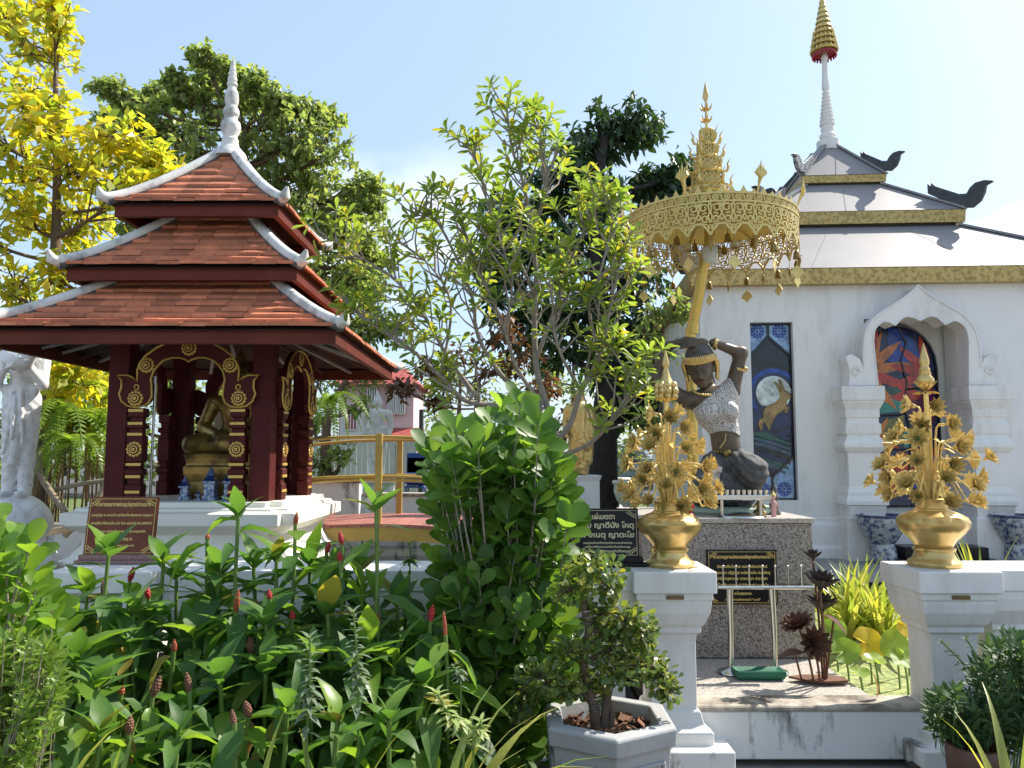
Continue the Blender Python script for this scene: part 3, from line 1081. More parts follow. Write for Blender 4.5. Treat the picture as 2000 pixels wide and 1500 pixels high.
# seated golden buddha and its plinth
bu = empty('buddha_statue', (PX + 0.20, PYC - 0.10, FZ))
bu.scale = (1.12, 1.05, 1.05)
tag(bu, 'dark gold seated Buddha on carved plinth inside the pavilion', 'statue')
b = MB()
b.rect([(0.03, 0), (0.035, 0.05), (0.02, 0.10), (0.01, 0.14), (0.025, 0.20), (0.03, 0.25), (0.01, 0.28), (0.02, 0.33), (0.03, 0.36), (0.0, 0.37)], 0.29, 0.24)
b.build('plinth', M['oldgold'], bu, bevel=0.008)
Z0 = 0.37
pr = [cap_((-0.30, -0.10, Z0 + 0.07), (0.02, -0.22, Z0 + 0.06), 0.085, 0.065), cap_((0.30, -0.10, Z0 + 0.07), (-0.02, -0.22, Z0 + 0.075), 0.085, 0.065),
      cap_((-0.1, 0.02, Z0 + 0.08), (-0.30, -0.10, Z0 + 0.07), 0.11, 0.085), cap_((0.1, 0.02, Z0 + 0.08), (0.30, -0.10, Z0 + 0.07), 0.11, 0.085),
      ell_((0, 0.03, Z0 + 0.13), (0.17, 0.13, 0.13)), cap_((0, 0.03, Z0 + 0.18), (0, 0.03, Z0 + 0.38), 0.115, 0.15), ell_((0, 0.03, Z0 + 0.43), (0.20, 0.11, 0.09)),
      cap_((-0.20, 0.03, Z0 + 0.43), (-0.28, 0.02, Z0 + 0.22), 0.062, 0.048), cap_((-0.28, 0.02, Z0 + 0.22), (-0.08, -0.17, Z0 + 0.15), 0.046, 0.034),
      cap_((0.20, 0.03, Z0 + 0.43), (0.28, 0.02, Z0 + 0.22), 0.062, 0.048), cap_((0.28, 0.02, Z0 + 0.22), (0.12, -0.20, Z0 + 0.14), 0.046, 0.034),
      ell_((0, -0.20, Z0 + 0.145), (0.12, 0.05, 0.028)), cap_((0, 0.03, Z0 + 0.48), (0, 0.015, Z0 + 0.58), 0.05, 0.05), ell_((0, 0.0, Z0 + 0.66), (0.082, 0.09, 0.115)),
      ell_((0, 0.01, Z0 + 0.78), (0.045, 0.045, 0.05)), cap_((0, 0.01, Z0 + 0.80), (0, 0.01, Z0 + 0.90), 0.024, 0.006), cap_((0, -0.085, Z0 + 0.68), (0, -0.098, Z0 + 0.645), 0.01, 0.017),
      cap_((-0.08, 0.0, Z0 + 0.68), (-0.085, 0.0, Z0 + 0.58), 0.014, 0.012), cap_((0.08, 0.0, Z0 + 0.68), (0.085, 0.0, Z0 + 0.58), 0.014, 0.012),
      {'p': cap_((-0.16, -0.05, Z0 + 0.44), (0.06, -0.105, Z0 + 0.22), 0.03, 0.03), 'k': 0.015}]
sdf_mesh('body', pr, 0.012, M['oldgold'], bu, k=0.03)


def spirit_house(px, y, h, label):
    t = empty('spirit_house', (W(px, 975, y).x, y, FZ))
    b = MB()
    w = h * 0.17
    b.rect([(0.004, 0), (0.006, h * .14), (-0.004, h * .17), (-0.006, h * .50), (0.008, h * .52), (0.008, h * .57), (-0.01, h * .60)], w, w)
    b.build('house_body', M['bluechina'], t)
    b = MB()
    b.rect([(0.006, h * .60), (-w * .5, h * .74), (-w * .3, h * .75), (-w * .93, h)], w, w)
    b.build('house_roof', M['navy'], t)
    tag(t, label, 'spirit house', 'blue and white porcelain spirit houses')


spirit_house(361, 6.42, 0.20, 'blue porcelain spirit house with flat top, leftmost at the Buddha plinth')
spirit_house(411, 6.40, 0.27, 'blue porcelain spirit house with pointed roof in front of the Buddha')
spirit_house(450, 6.42, 0.27, 'blue and white porcelain spirit house half hidden by the right gold-banded post')
spirit_house(387, 6.38, 0.085, 'tiny dark blue porcelain spirit house between two larger ones')

# ---------------------------------------------------------------- white hall on the right
BC = Vector((5.136, 12.07, 0.0))
BYAW = R(-3.5)
hall = empty('white_hall', BC, BYAW)
tag(hall, 'white temple hall with stacked grey metal roof and tall white spire', 'building')
_bm = Matrix.Translation(BC) @ Matrix.Rotation(BYAW, 4, 'Z')
_bi = _bm.inverted()
HW = 2.6


def bl(px, py, off=0.0):
    """local x,z on the front wall plane moved out by off"""
    o = _bi @ Vector((0, 0, HCAM))
    d = (_bi.to_3x3() @ (W(px, py, 10) - Vector((0, 0, HCAM))))
    t = (-HW - off - o.y) / d.y
    p = o + d * t
    return (p.x, p.z)


WT = bl(1600, 548)[1]   # top of wall
wx0, wz0 = bl(1475, 977)[0], bl(1480, 977)[1]
wx1, wz1 = bl(1560, 977)[0], bl(1520, 629)[1]
_c0 = bl(1798, 650, 0.28)[0]
_xi = abs(bl(1893, 752, 0.28)[0] - _c0)
nxl, nxr = _c0 - _xi - 0.02, _c0 + _xi + 0.02
nzb, nzt = bl(1800, 1012)[1], bl(1800, 617, 0.28)[1] + 0.02
nmid = (nxl + nxr) / 2
th = 0.30
b = MB()
def wbox(x0, x1, z0, z1): b.box(((x0 + x1) / 2, -HW + th / 2, (z0 + z1) / 2), (x1 - x0, th, z1 - z0))
wbox(-HW, wx0, 0.3, WT); wbox(wx0, wx1, 0.3, wz0); wbox(wx0, wx1, wz1, WT); wbox(wx1, nxl, 0.3, WT)
wbox(nxl, nxr, 0.3, nzb); wbox(nxl, nxr, nzt, WT); wbox(nxr, HW, 0.3, WT)
b.build('front_wall', M['white'], hall)
b = MB()
b.box((-HW + 0.15, 0.15, (0.3 + WT) / 2), (0.3, 2 * HW - 0.3, WT - 0.3))
b.box((HW - 0.15, 0.15, (0.3 + WT) / 2), (0.3, 2 * HW - 0.3, WT - 0.3))
b.box((0, HW - 0.15, (0.3 + WT) / 2), (2 * HW - 0.6, 0.3, WT - 0.3))
b.build('side_walls', M['white'], hall)
b = MB()
pz = bl(1620, 1008)[1]
b.rect([(0.16, 0.30), (0.16, 0.52), (0.12, 0.55), (0.12, pz - 0.10), (0.07, pz - 0.06), (0.07, pz - 0.02), (0.02, pz)], HW, HW)
b.build('plinth', M['white'], hall, bevel=0.004)
# niche: inner box and stained glass
b = MB()
b.box((nmid, -HW + 0.42, (nzb + nzt) / 2), (nxr - nxl + 0.3, 0.06, nzt - nzb + 0.2))
b.build('niche_back', M['white'], hall)
win = MB()
gx0, gx1 = nxl + 0.01, nxr - 0.10
gz0, gz1 = nzb + 0.12, nzt - 0.03
gm = (gx0 + gx1) / 2
gw = (gx1 - gx0) / 2
GY = -HW + 0.34


def garch(s, top=1.0):
    """outline of the arched glass scaled about its centre line"""
    pts = [(gm - gw * s, gz0), (gm + gw * s, gz0)]
    zs = gz1 - gw * 1.15
    for i in range(0, 13):
        a = math.pi * i / 12
        pts.append((gm + gw * s * math.cos(a), zs + (gz1 - zs) * s * math.sin(a) ** 0.9))
    return pts


def glassmat(n, c, e=0.0):
    return mat(n, c, 0.15, var=0.55, scale=9, coat=0.2, bump=0.25, bscale=14)


G = {k: glassmat('glass_' + k, c) for k, c in dict(blue=(0.012, 0.05, 0.30), navy=(0.012, 0.02, 0.07), red=(0.42, 0.035, 0.015), orange=(0.50, 0.16, 0.02), teal=(0.03, 0.22, 0.18), olive=(0.16, 0.15, 0.03), plum=(0.10, 0.012, 0.05),
     sky=(0.24, 0.38, 0.58), white=(0.60, 0.66, 0.62), gold=(0.30, 0.19, 0.06), lead=(0.006, 0.007, 0.009), dark=(0.012, 0.014, 0.018), green=(0.02, 0.09, 0.06)).items()}


def pane(name, poly, y, m, parent, d=0.004):
    b = MB(); b.prism(poly, d, Matrix.Translation((0, y, 0))); return b.build(name, m, parent)


wn_ = pane('arched_window', garch(1.0), GY, G['navy'], hall, 0.02)
wn_['label'] = 'arched stained glass window with red lotus flowers'
gp = lambda u, v: (gm + gw * u, gz0 + (gz1 - gz0) * v)
def clipu(poly): return [(max(-0.96, min(0.96, u)), v) for u, v in poly]
panes = [('blue', [(-.2, .80), (.25, .78), (.55, .70), (.75, .78), (.5, .90), (.15, .975), (-.15, .985)]), ('orange', [(-.80, .78), (-.45, .80), (-.3, .97), (-.55, .90), (-.75, .84)]),
         ('teal', [(-.9, .50), (.1, .52), (.15, .60), (-.3, .62), (-.9, .58)]), ('olive', [(-.9, .58), (-.55, .60), (-.75, .67), (-.92, .66)]), ('olive', [(-.6, .30), (.1, .34), (.15, .50), (-.3, .47), (-.65, .42)]),
         ('green', [(-.6, .60), (.1, .62), (.2, .69), (-.2, .66)]), ('plum', [(.25, .50), (.9, .45), (.93, .66), (.4, .62)]), ('blue', [(.3, .10), (.93, .08), (.93, .30), (.4, .32)]), ('teal', [(.1, .32), (.8, .33), (.6, .42), (.1, .42)]),
         ('plum', [(-.92, .10), (-.4, .12), (-.45, .30), (-.92, .32)]), ('red', [(-.3, .08), (.2, .08), (.2, .22), (-.3, .24)]), ('olive', [(-.92, .34), (-.62, .34), (-.7, .48), (-.92, .48)]), ('navy', [(.2, .64), (.9, .68), (.6, .76), (.3, .76)])]
for c_, poly in panes:
    pane('glass_pane', [gp(*q) for q in poly], GY - 0.004, G[c_], wn_)
def petals(cu, cv, angs, ln, c_, wd=0.3, y=-0.008):
    for i, a in enumerate(angs):
        a = R(a)
        w = []
        ax = (gz1 - gz0) * ln
        for t, q in ((0, 0.02), (.35, wd), (.7, wd * .75), (1, 0), (.7, -wd * .75), (.35, -wd)):
            x = gm + gw * cu + ax * (t * math.cos(a) - q * math.sin(a) * .55)
            z = gz0 + (gz1 - gz0) * cv + ax * (t * math.sin(a) + q * math.cos(a) * .55)
            w.append((max(gm - gw * .97, min(gm + gw * .97, x)), z))
        pane('glass_petal', w, GY + y - 0.0006 * i, G[c_] if i % 3 else G['red'], wn_)
petals(-.80, .74, (72, 40, 10, -20, -52), .27, 'orange', wd=.2)
petals(.80, .73, (100, 135, 168, 200), .22, 'red', wd=.22, y=-0.009)
petals(.6, .60, (150, 180), .18, 'red')
petals(-.6, .36, (20, 60, 105, -20), .15, 'orange', wd=.2)
petals(.5, .2, (60, 100, 140, 180), .16, 'orange')
b = MB()
for pts in ([(.1, .985), (.28, .9), (.12, .8), (.25, .68), (.15, .55), (.3, .4), (.2, .2), (.25, .0)], [(-1, .495), (0, .50), (.15, .51)], [(-1, .33), (0, .31), (1, .33)], [(.2, .64), (1, .66)]):
    b.tube([(gp(*q)[0], GY - 0.012, gp(*q)[1]) for q in pts], 0.014, 5)
b.build('lead_line', G['lead'], wn_)
b = MB()
ol = garch(1.0); ol.append(ol[0])
b.tube([(x, GY - 0.01, z) for x, z in ol], 0.018, 6, cap=False)
b.build('window_frame', G['lead'], wn_)

# ogee arch frame standing proud of the wall
AO = 0.28
aout = [(1797, 557), (1815, 576), (1850, 597), (1884, 618), (1906, 648), (1915, 690), (1916, 718), (1922, 700), (1938, 690), (1950, 696), (1946, 720), (1950, 752)]
ain = [(1893, 752), (1893, 665), (1886, 640), (1866, 626), (1846, 634), (1830, 620), (1814, 618), (1800, 626)]
cx0 = bl(1798, 650, AO)[0]
oo = [(bl(x, y, AO)[0] - cx0, bl(x, y, AO)[1]) for x, y in aout]
ii = [(bl(x, y, AO)[0] - cx0, bl(x, y, AO)[1]) for x, y in ain]
ii[-1] = (0, ii[-1][1]); oo[0] = (0, oo[0][1])
oo = smooth2(oo[:7], 4) + smooth2(oo[7:], 3)
ii = [ii[0]] + smooth2(ii[1:5], 4) + smooth2(ii[4:], 4)
hp = oo + ii
poly = [(cx0 + x, z) for x, z in hp] + [(cx0 - x, z) for x, z in hp[::-1] if abs(x) > 1e-6]
b = MB()
b.prism(poly, AO + 0.02, Matrix.Translation((0, -HW - AO, 0)))
b.build('arch_frame', M['white'], hall, bevel=0.006)
b = MB()
b.tube([(cx0 + x, -HW - AO, z) for x, z in [(-p[0], p[1]) for p in oo[:25][::-1]] + oo[1:25]], 0.014, 6)
b.tube([(cx0 + x, -HW - AO, z) for x, z in ii] + [(cx0 - x, -HW - AO, z) for x, z in ii[::-1][1:]], 0.012, 6)
for s in (-1, 1):
    c = bl(1932, 722, AO)
    cx, cz = cx0 + s * (c[0] - cx0), c[1]
    b.tube([(cx + s * 0.055 * math.cos(a) * (1 - a / 14), -HW - AO - 0.004, cz + 0.055 * math.sin(a) * (1 - a / 14)) for a in np.linspace(-1.5, 9.5, 34)], 0.015, 6)
b.build('arch_moulding', M['white'], hall, smooth=60)
# reveal of the niche
b = MB()
xi = abs(ii[0][0])
zb_ = bl(1800, 752, AO)[1]
for s in (-1, 1):
    b.box((cx0 + s * (xi + 0.06), -HW - AO / 2 + 0.16, (zb_ + nzb) / 2 - 0.0), (0.115, AO + 0.30, zb_ - nzb - 0.01))
b.build('niche_jamb', M['white'], hall)
zs = [(755, 782, .062), (783, 786, .05), (800, 815, .01), (816, 826, .0), (828, 834, .018), (836, 846, .018), (850, 852, .0), (868, 874, .055), (880, 881, .03), (884, 950, .0), (962, 968, .03), (978, 986, .055), (988, 990, .03), (1000, 1008, .02), (1012, 1018, .05), (1030, 1100, .06)]
prof = []
for ya, yb, o in zs[::-1]:
    prof += [(o, bl(1690, yb, AO)[1]), (o, bl(1690, ya, AO)[1])]
prof[0] = (prof[0][0], 0.35)
prof = [(o - 0.02, z - 0.004 * 0) for o, z in prof]
for s in (-1, 1):
    pcx = cx0 + s * abs(bl(1687, 900, AO)[0] - cx0)
    b = MB()
    b.rect(prof, 0.21, 0.17, c=(pcx, -HW - 0.15, 0))
    b.build('pilaster', M['white'], hall, bevel=0.003)

# rabbit window
RY = -HW + 0.10
rw = MB()
rw.box(((wx0 + wx1) / 2, RY + 0.03, (wz0 + wz1) / 2), (wx1 - wx0, 0.02, wz1 - wz0))
rwin = rw.build('tall_window', G['dark'], hall)
rwin['label'] = 'tall stained glass window with a leaping rabbit before the moon'
ww, wh = wx1 - wx0, wz1 - wz0
q = lambda u, v: (wx0 + ww * u, wz0 + wh * v)
y = RY + 0.013
for nm, poly, c_ in (('corner_pane', [(.02, .99), (.02, .82), (.44, .93), (.44, .99)], 'sky'), ('corner_pane', [(.98, .99), (.98, .82), (.50, .93), (.50, .99)], 'sky'),
                     ('corner_pane', [(.02, .01), (.02, .235), (.44, .125), (.44, .01)], 'sky'), ('corner_pane', [(.98, .01), (.98, .235), (.50, .125), (.50, .01)], 'sky'),
                     ('night_pane', [(.04, .80), (.47, .915), (.96, .80), (.96, .73), (.5, .77), (.04, .72)], 'dark'), ('hill_pane', [(.03, .40), (.5, .37), (.96, .40), (.96, .25), (.47, .14), (.03, .25)], 'navy'),
                     ('hill_pane', [(.05, .36), (.45, .35), (.3, .24), (.06, .27)], 'green'), ('hill_pane', [(.5, .34), (.95, .37), (.9, .27), (.6, .22)], 'dark')):
    pane(nm, [q(*a) for a in poly], y, G[c_], rwin)
def disc(u, v, r, n=28, asp=None):
    c = q(u, v)
    return [(c[0] + r * ww * math.cos(2 * math.pi * i / n), c[1] + r * ww * math.sin(2 * math.pi * i / n)) for i in range(n)]
def clipw(poly): return [(max(wx0 + .01 * ww, min(wx1 - .01 * ww, x)), z) for x, z in poly]
pane('halo', clipw(disc(.56, .60, .60)), y - 0.003, G['blue'], rwin)
pane('halo', clipw(disc(.56, .60, .50)), y - 0.005, G['navy'], rwin)
pane('moon', clipw(disc(.56, .60, .415)), y - 0.007, G['white'], rwin)
pane('hill_pane', [q(.02, .49), q(.3, .53), q(.75, .515), q(.98, .54), q(.98, .42), q(.5, .385), q(.02, .41)], y - 0.009, G['navy'], rwin)
G['slate'] = glassmat('glass_slate', (0.05, 0.09, 0.13))
for k_ in range(8):
    v0 = .395 - .027 * k_
    lim = max(.06, .06 + max(0, .25 - v0) * 3.4)
    pane('hill_pane', [q(lim, v0 + .012), q(.3, v0 + .004 + .01 * math.sin(k_ * 2)), q(.62, v0 - .022), q(.96 - lim * .8, v0 - .05), q(.94 - lim * .8, v0 - .066), q(.55, v0 - .038), q(lim, v0 - .006)], y - 0.004 - 0.0004 * k_, [G['navy'], G['slate'], G['green'], G['dark'], G['slate']][(k_ * 2) % 5], rwin)
rab = [(238, 545), (255, 560), (283, 615), (283, 600), (266, 530), (285, 540), (303, 605), (330, 620), (358, 650), (350, 668), (325, 675), (318, 700), (322, 722), (340, 735), (335, 760), (318, 778), (308, 768), (312, 748), (290, 762), (250, 785), (238, 800),
       (215, 840), (205, 870), (200, 900), (188, 896), (172, 850), (160, 840), (145, 850), (145, 905), (130, 900), (118, 850), (128, 825), (155, 808), (152, 765), (165, 735), (205, 712), (240, 705), (275, 665), (280, 635), (262, 600)]
rp_ = []
for x, z in rab:
    px, py = 1450 + x / 3.747, 600 + z / 3.75
    rp_.append(bl(px, py, -0.10))
pane('rabbit', rp_, y - 0.014, G['gold'], rwin)
b = MB()
lp = [Vector((x, y - 0.015, z)) for x, z in rp_]; lp.append(lp[0])
b.tube(lp, 0.006, 5, cap=False)
b.build('rabbit_outline', M['oldgold'], rwin)
b = MB()
for a_, c_ in (((.47, 1), (.47, .925)), ((.47, .925), (.01, .81)), ((.47, .925), (.99, .81)), ((.47, 0), (.47, .13)), ((.47, .13), (.01, .245)), ((.47, .13), (.99, .245))):
    b.bar((q(*a_)[0], y - 0.008, q(*a_)[1]), (q(*c_)[0], y - 0.008, q(*c_)[1]), 0.02, 0.03)
for a_, c_ in (((0, 0), (1, 0)), ((1, 0), (1, 1)), ((1, 1), (0, 1)), ((0, 1), (0, 0))):
    b.bar((q(*a_)[0], y - 0.012, q(*a_)[1]), (q(*c_)[0], y - 0.012, q(*c_)[1]), 0.03, 0.035)
b.build('window_leading', G['lead'], rwin)
# printed rosettes on the corner panes
for (u, v) in ((.22, .955), (.74, .955), (.23, .06), (.74, .06)):
    b = MB()
    c = q(u, v)
    for rr, n_, sz in ((0.075, 12, 0.018), (0.045, 8, 0.016), (0.0, 1, 0.018)):
        for i in range(n_):
            a = 2 * math.pi * i / n_
            b.ell((c[0] + rr * math.cos(a), y - 0.004, c[1] + rr * math.sin(a)), (sz, 0.003, sz), 8, 4)
    b.build('pane_rosette', G['blue'], rwin)

# three stacked roofs
HT = [(2.75, bl(1600, 526, 0.15)[1], 1.32), (1.381, 5.10, 0.58), (0.634, 5.915, 0.10)]
tops = [4.90, 5.79, 6.62]
for i, (e, z, ei) in enumerate(HT):
    zt_ = tops[i]
    fh = (0.18, 0.165, 0.10)[i]
    b = MB()
    vs_ = []
    for (w, zz) in ((e, z + 0.02), (ei, zt_)):
        vs_ += [(-w, -w, zz), (w, -w, zz), (w, w, zz), (-w, w, zz)]
    b.add(vs_, [(0, 1, 5, 4), (1, 2, 6, 5), (2, 3, 7, 6), (3, 0, 4, 7), (4, 5, 6, 7), (3, 2, 1, 0)])
    ro = b.build('metal_roof', M['roofmetal'], hall)
    b = MB()
    b.rect([(-0.06, -fh + 0.005), (-0.01, -fh), (0.0, 0.012), (-0.03, 0.02)], e, e, c=(0, 0, z))
    b.build('gold_fascia', M['fascia'], hall)
    for s1, s2 in ((-1, -1), (1, -1), (1, 1), (-1, 1)):
        b = MB()
        b.bar((s1 * e, s2 * e, z + 0.03), (s1 * ei, s2 * ei, zt_ + 0.012), 0.10, 0.03)
        b.build('hip_cap', M['roofmetal'], ro)
    for xx in ([-0.45 * e, 0.3 * e] if i == 0 else [-0.2 * e]):
        b = MB()
        t_ = 1.0
        b.bar((xx, -e, z + 0.0215), (xx * ei / e + .1, -ei, zt_ + 0.0015), 0.008, 0.005)
        b.build('roof_seam', M['roofmetal'], ro)
b = MB()
b.rect([(0, 0), (0, 0.5)], 1.28, 1.28, c=(0, 0, 4.58)); b.rect([(0, 0), (0, 0.4)], 0.56, 0.56, c=(0, 0, 5.5))
b.build('roof_drum', M['finial'], hall)
# bird-tail finials on the hips
bird = [(0, 0), (0.0, .16), (.05, .13), (.06, .19), (.12, .145), (.45, .10), (.55, .13), (.60, .21), (.68, .27), (.80, .275), (.92, .235), (.82, .20), (.80, .10), (.74, -.02), (.62, -.10), (.45, -.11)]


def finials(e, z, sc, dz, slope):
    for k_, ang in enumerate((-135, -45, 45, 135)):
        b = MB()
        a = R(ang)
        Mx = Matrix.Translation((e * math.copysign(1, math.cos(a)) - math.cos(a) * 0.52 * sc, e * math.copysign(1, math.sin(a)) - math.sin(a) * 0.52 * sc, z + dz)) @ Matrix.Rotation(a, 4, 'Z') @ Matrix.Translation((0, -0.045 * sc, 0))
        b.prism([(x * sc, zz * sc - slope * min(x, .55) * sc) for x, zz in bird], 0.09 * sc, Mx)
        b.build('bird_finial', M['finial'] if not (k_ == 0 and e < 1) else M['finial_pattern'], hall, bevel=0.008)


finials(0.634, 5.915, 0.72, 0.36, 0.62)
finials(1.381, 5.10, 0.92, 0.36, 0.5)
finials(2.75, HT[0][1], 1.1, 0.30, 0.4)
# white spire with gilded tiered parasol
b = MB()
z = 6.55
pr = [(0.175, z), (0.175, z + 0.17), (0.15, z + 0.18), (0.10, z + 0.20), (0.12, z + 0.23), (0.13, z + 0.26), (0.12, z + 0.29), (0.085, z + 0.31), (0.105, z + 0.37), (0.10, z + 0.41)]
zz = z + 0.43
for i in range(9):
    r_ = 0.118 - i * 0.0075
    pr += [(r_ - 0.022, zz), (r_, zz + 0.02), (r_, zz + 0.042), (r_ - 0.022, zz + 0.06)]
    zz += 0.066
pr += [(0.048, zz + 0.02), (0.060, zz + 0.05), (0.050, zz + 0.25), (0.040, zz + 0.52), (0.055, zz + 0.56), (0.055, zz + 0.60), (0.04, zz + 0.63), (0.02, zz + 0.9)]
b.lathe(pr, 20)
b.build('spire', M['white'], hall, smooth=50)
zc = zz + 0.62
par = empty('spire_parasol', (0, 0, zc)); par.parent = hall
b = MB()
b.lathe([(0.18, 0.0), (0.185, 0.03), (0.14, 0.06), (0.10, 0.06)], 24, cap=False)
for i in range(20):
    a = 2 * math.pi * i / 20
    b.ell((0.18 * math.cos(a), 0.18 * math.sin(a), -0.015), (0.018, 0.018, 0.034), 6, 4)
b.build('red_fringe', M['redpaint'], par, smooth=50)
b = MB()
zz2 = 0.05
for i in range(11):
    r_ = 0.205 * (1 - i / 12.5) ** 1.12
    hgt = 0.105 - 0.003 * i
    b.lathe([(r_, zz2), (r_ * 1.05, zz2 + 0.018), (r_ * 0.95, zz2 + 0.04), (r_ * 0.72, zz2 + hgt), (r_ * 0.6, zz2 + hgt)], 24, cap=False)
    if i < 4:
        for j in range(18):
            a = 2 * math.pi * j / 18
            b.ell((r_ * 1.04 * math.cos(a), r_ * 1.04 * math.sin(a), zz2 + 0.03), (0.016, 0.016, 0.035), 5, 4)
    zz2 += hgt
b.build('gilded_tiers', M['goldflat'], par, smooth=50)
b = MB()
b.lathe([(0.03, zz2 - 0.02), (0.05, zz2 + 0.10), (0.045, zz2 + 0.22), (0.01, zz2 + 0.36), (0.004, zz2 + 0.7)], 10)
b.build('parasol_tip', M['goldflat'], par, smooth=50)
# dark steps to the niche
for i, (z_, d_) in enumerate(((0.47, 0.65), (0.60, 0.34))):
    b = MB(); b.box((cx0, -HW - AO - d_ / 2 - 0.02, z_ - 0.07), (1.1 - 0.18 * i, d_, 0.13)); b.build('granite_step', M['blackstone'], hall, bevel=0.005)


# blue and white china pots before the niche
def china_pot(px, label):
    c = W(px, 1005, 9.0)
    t = empty('china_pot', (c.x, 9.0, 0.40))
    b = MB()
    b.lathe([(0.14, 0.0), (0.15, 0.03), (0.145, 0.10), (0.13, 0.20), (0.125, 0.225)], 24); b.build('stand', M['china'], t, smooth=50)
    b = MB()
    b.lathe([(0.13, 0.228), (0.15, 0.25), (0.20, 0.33), (0.245, 0.43), (0.262, 0.50), (0.255, 0.525)], 28, cap=False); b.build('bowl', M['china'], t, smooth=50)
    b = MB()
    b.lathe([(0.256, 0.522), (0.278, 0.535), (0.278, 0.552), (0.240, 0.552), (0.232, 0.50), (0.001, 0.495)], 28, cap=False); b.build('rim', M['navy'], t, smooth=40)
    b = MB()
    b.lathe([(0.001, 0.505), (0.235, 0.505)], 24, cap=False); b.build('water', M['water'], t)
    tag(t, label, 'pot', 'blue and white china pots')
    return t


china_pot(1722, 'blue and white china pot left of the dark steps below the arched window')
china_pot(1985, 'blue and white china pot cut off by the right edge of the picture')

# ---------------------------------------------------------------- granite pedestal and kneeling statue
PT = 1.195
ped = empty('granite_pedestal', (1.461, 5.87, 0.27))
b = MB(); b.box((0, 0, 0.24), (1.16, 1.14, 0.48)); b.build('lower_block', M['granite'], ped, bevel=0.003)
b = MB(); b.box((0, 0, 0.686), (1.16, 1.14, 0.404)); b.build('upper_block', M['granite'], ped, bevel=0.003)
b = MB(); b.box((0, 0, 0.908), (1.19, 1.17, 0.034)); b.build('top_slab', M['granite_floor'], ped, bevel=0.003)
tag(ped, 'speckled granite pedestal carrying the kneeling bronze woman', 'pedestal')

gs = empty('kneeling_statue', (W(1420, 1000, 5.80).x, 5.80, PT))
tag(gs, 'bronze kneeling woman statue with raised arms, silver lace top and gold headband', 'statue')
SC = 5.80 / FPX * 1.0
def S(px, py, y=0.0): return ((px - 1420) * SC, y, (1000 - py) * SC)
Hm = Matrix.Translation(Vector(S(1372, 716, -0.05))) @ Matrix.Rotation(R(-18), 4, 'Z') @ Matrix.Rotation(R(20), 4, 'X') @ Matrix.Rotation(R(-6), 4, 'Y')
H3 = np.array(Hm.to_3x3())
def hp_(x, y, z): return tuple(Hm @ Vector((x, y, z)))
def he(c, r): return ('e', np.array(hp_(*c)), np.array(r, float), H3)
def hc(a, c, ra, rb): return ('c', np.array(hp_(*a)), np.array(hp_(*c)), ra, rb)
torso = [cap_(S(1424, 880, 0.02), S(1418, 840, 0.01), 0.105, 0.105), ell_(S(1405, 805, 0.0), (0.155, 0.105, 0.14)), ell_(S(1398, 783, 0.0), (0.165, 0.09, 0.09)),
         {'p': ell_(S(1380, 808, -0.09), (0.065, 0.06, 0.06)), 'k': 0.03}, {'p': ell_(S(1421, 806, -0.09), (0.065, 0.06, 0.06)), 'k': 0.03},
         cap_(S(1350, 783, 0.0), S(1432, 765, 0.0), 0.062, 0.066)]
arms = [cap_(S(1348, 783, 0.0), S(1286, 738, 0.06), 0.058, 0.045), cap_(S(1286, 738, 0.06), S(1312, 676, 0.02), 0.045, 0.034), cap_(S(1312, 676, 0.02), S(1345, 664, -0.02), 0.034, 0.026),
        cap_(S(1436, 762, 0.0), S(1453, 690, -0.03), 0.060, 0.047), cap_(S(1453, 690, -0.03), S(1395, 671, -0.08), 0.045, 0.029)]
hand = [{'p': ell_(S(1372, 671, -0.10), (0.052, 0.026, 0.030)), 'k': 0.02}]
for i, (dx, dy) in enumerate(((1330, 684), (1329, 679), (1331, 673), (1337, 667))):
    k0 = S(1362, 676 - 3.5 * i, -0.115 + 0.012 * i)
    k1 = S((1362 + dx) / 2, dy - 4, -0.13 + 0.016 * i)
    k2 = S(dx, dy, -0.12 + 0.016 * i)
    hand += [{'p': cap_(k0, k1, 0.0125, 0.011), 'k': 0.006}, {'p': cap_(k1, k2, 0.011, 0.0085), 'k': 0.006}]
hand += [{'p': cap_(S(1376, 680, -0.11), S(1362, 690, -0.135), 0.014, 0.011), 'k': 0.008}, {'p': cap_(S(1362, 690, -0.135), S(1352, 690, -0.135), 0.011, 0.009), 'k': 0.006}]
hand2 = [{'p': ell_(S(1350, 664, -0.04), (0.045, 0.028, 0.022)), 'k': 0.02}]
for i in range(4):
    hand2.append({'p': cap_(S(1356, 662, -0.07 + 0.02 * i), S(1376, 668, -0.075 + 0.02 * i), 0.011, 0.008), 'k': 0.006})
hand2.append({'p': cap_(S(1348, 668, -0.06), S(1362, 676, -0.09), 0.012, 0.009), 'k': 0.006})
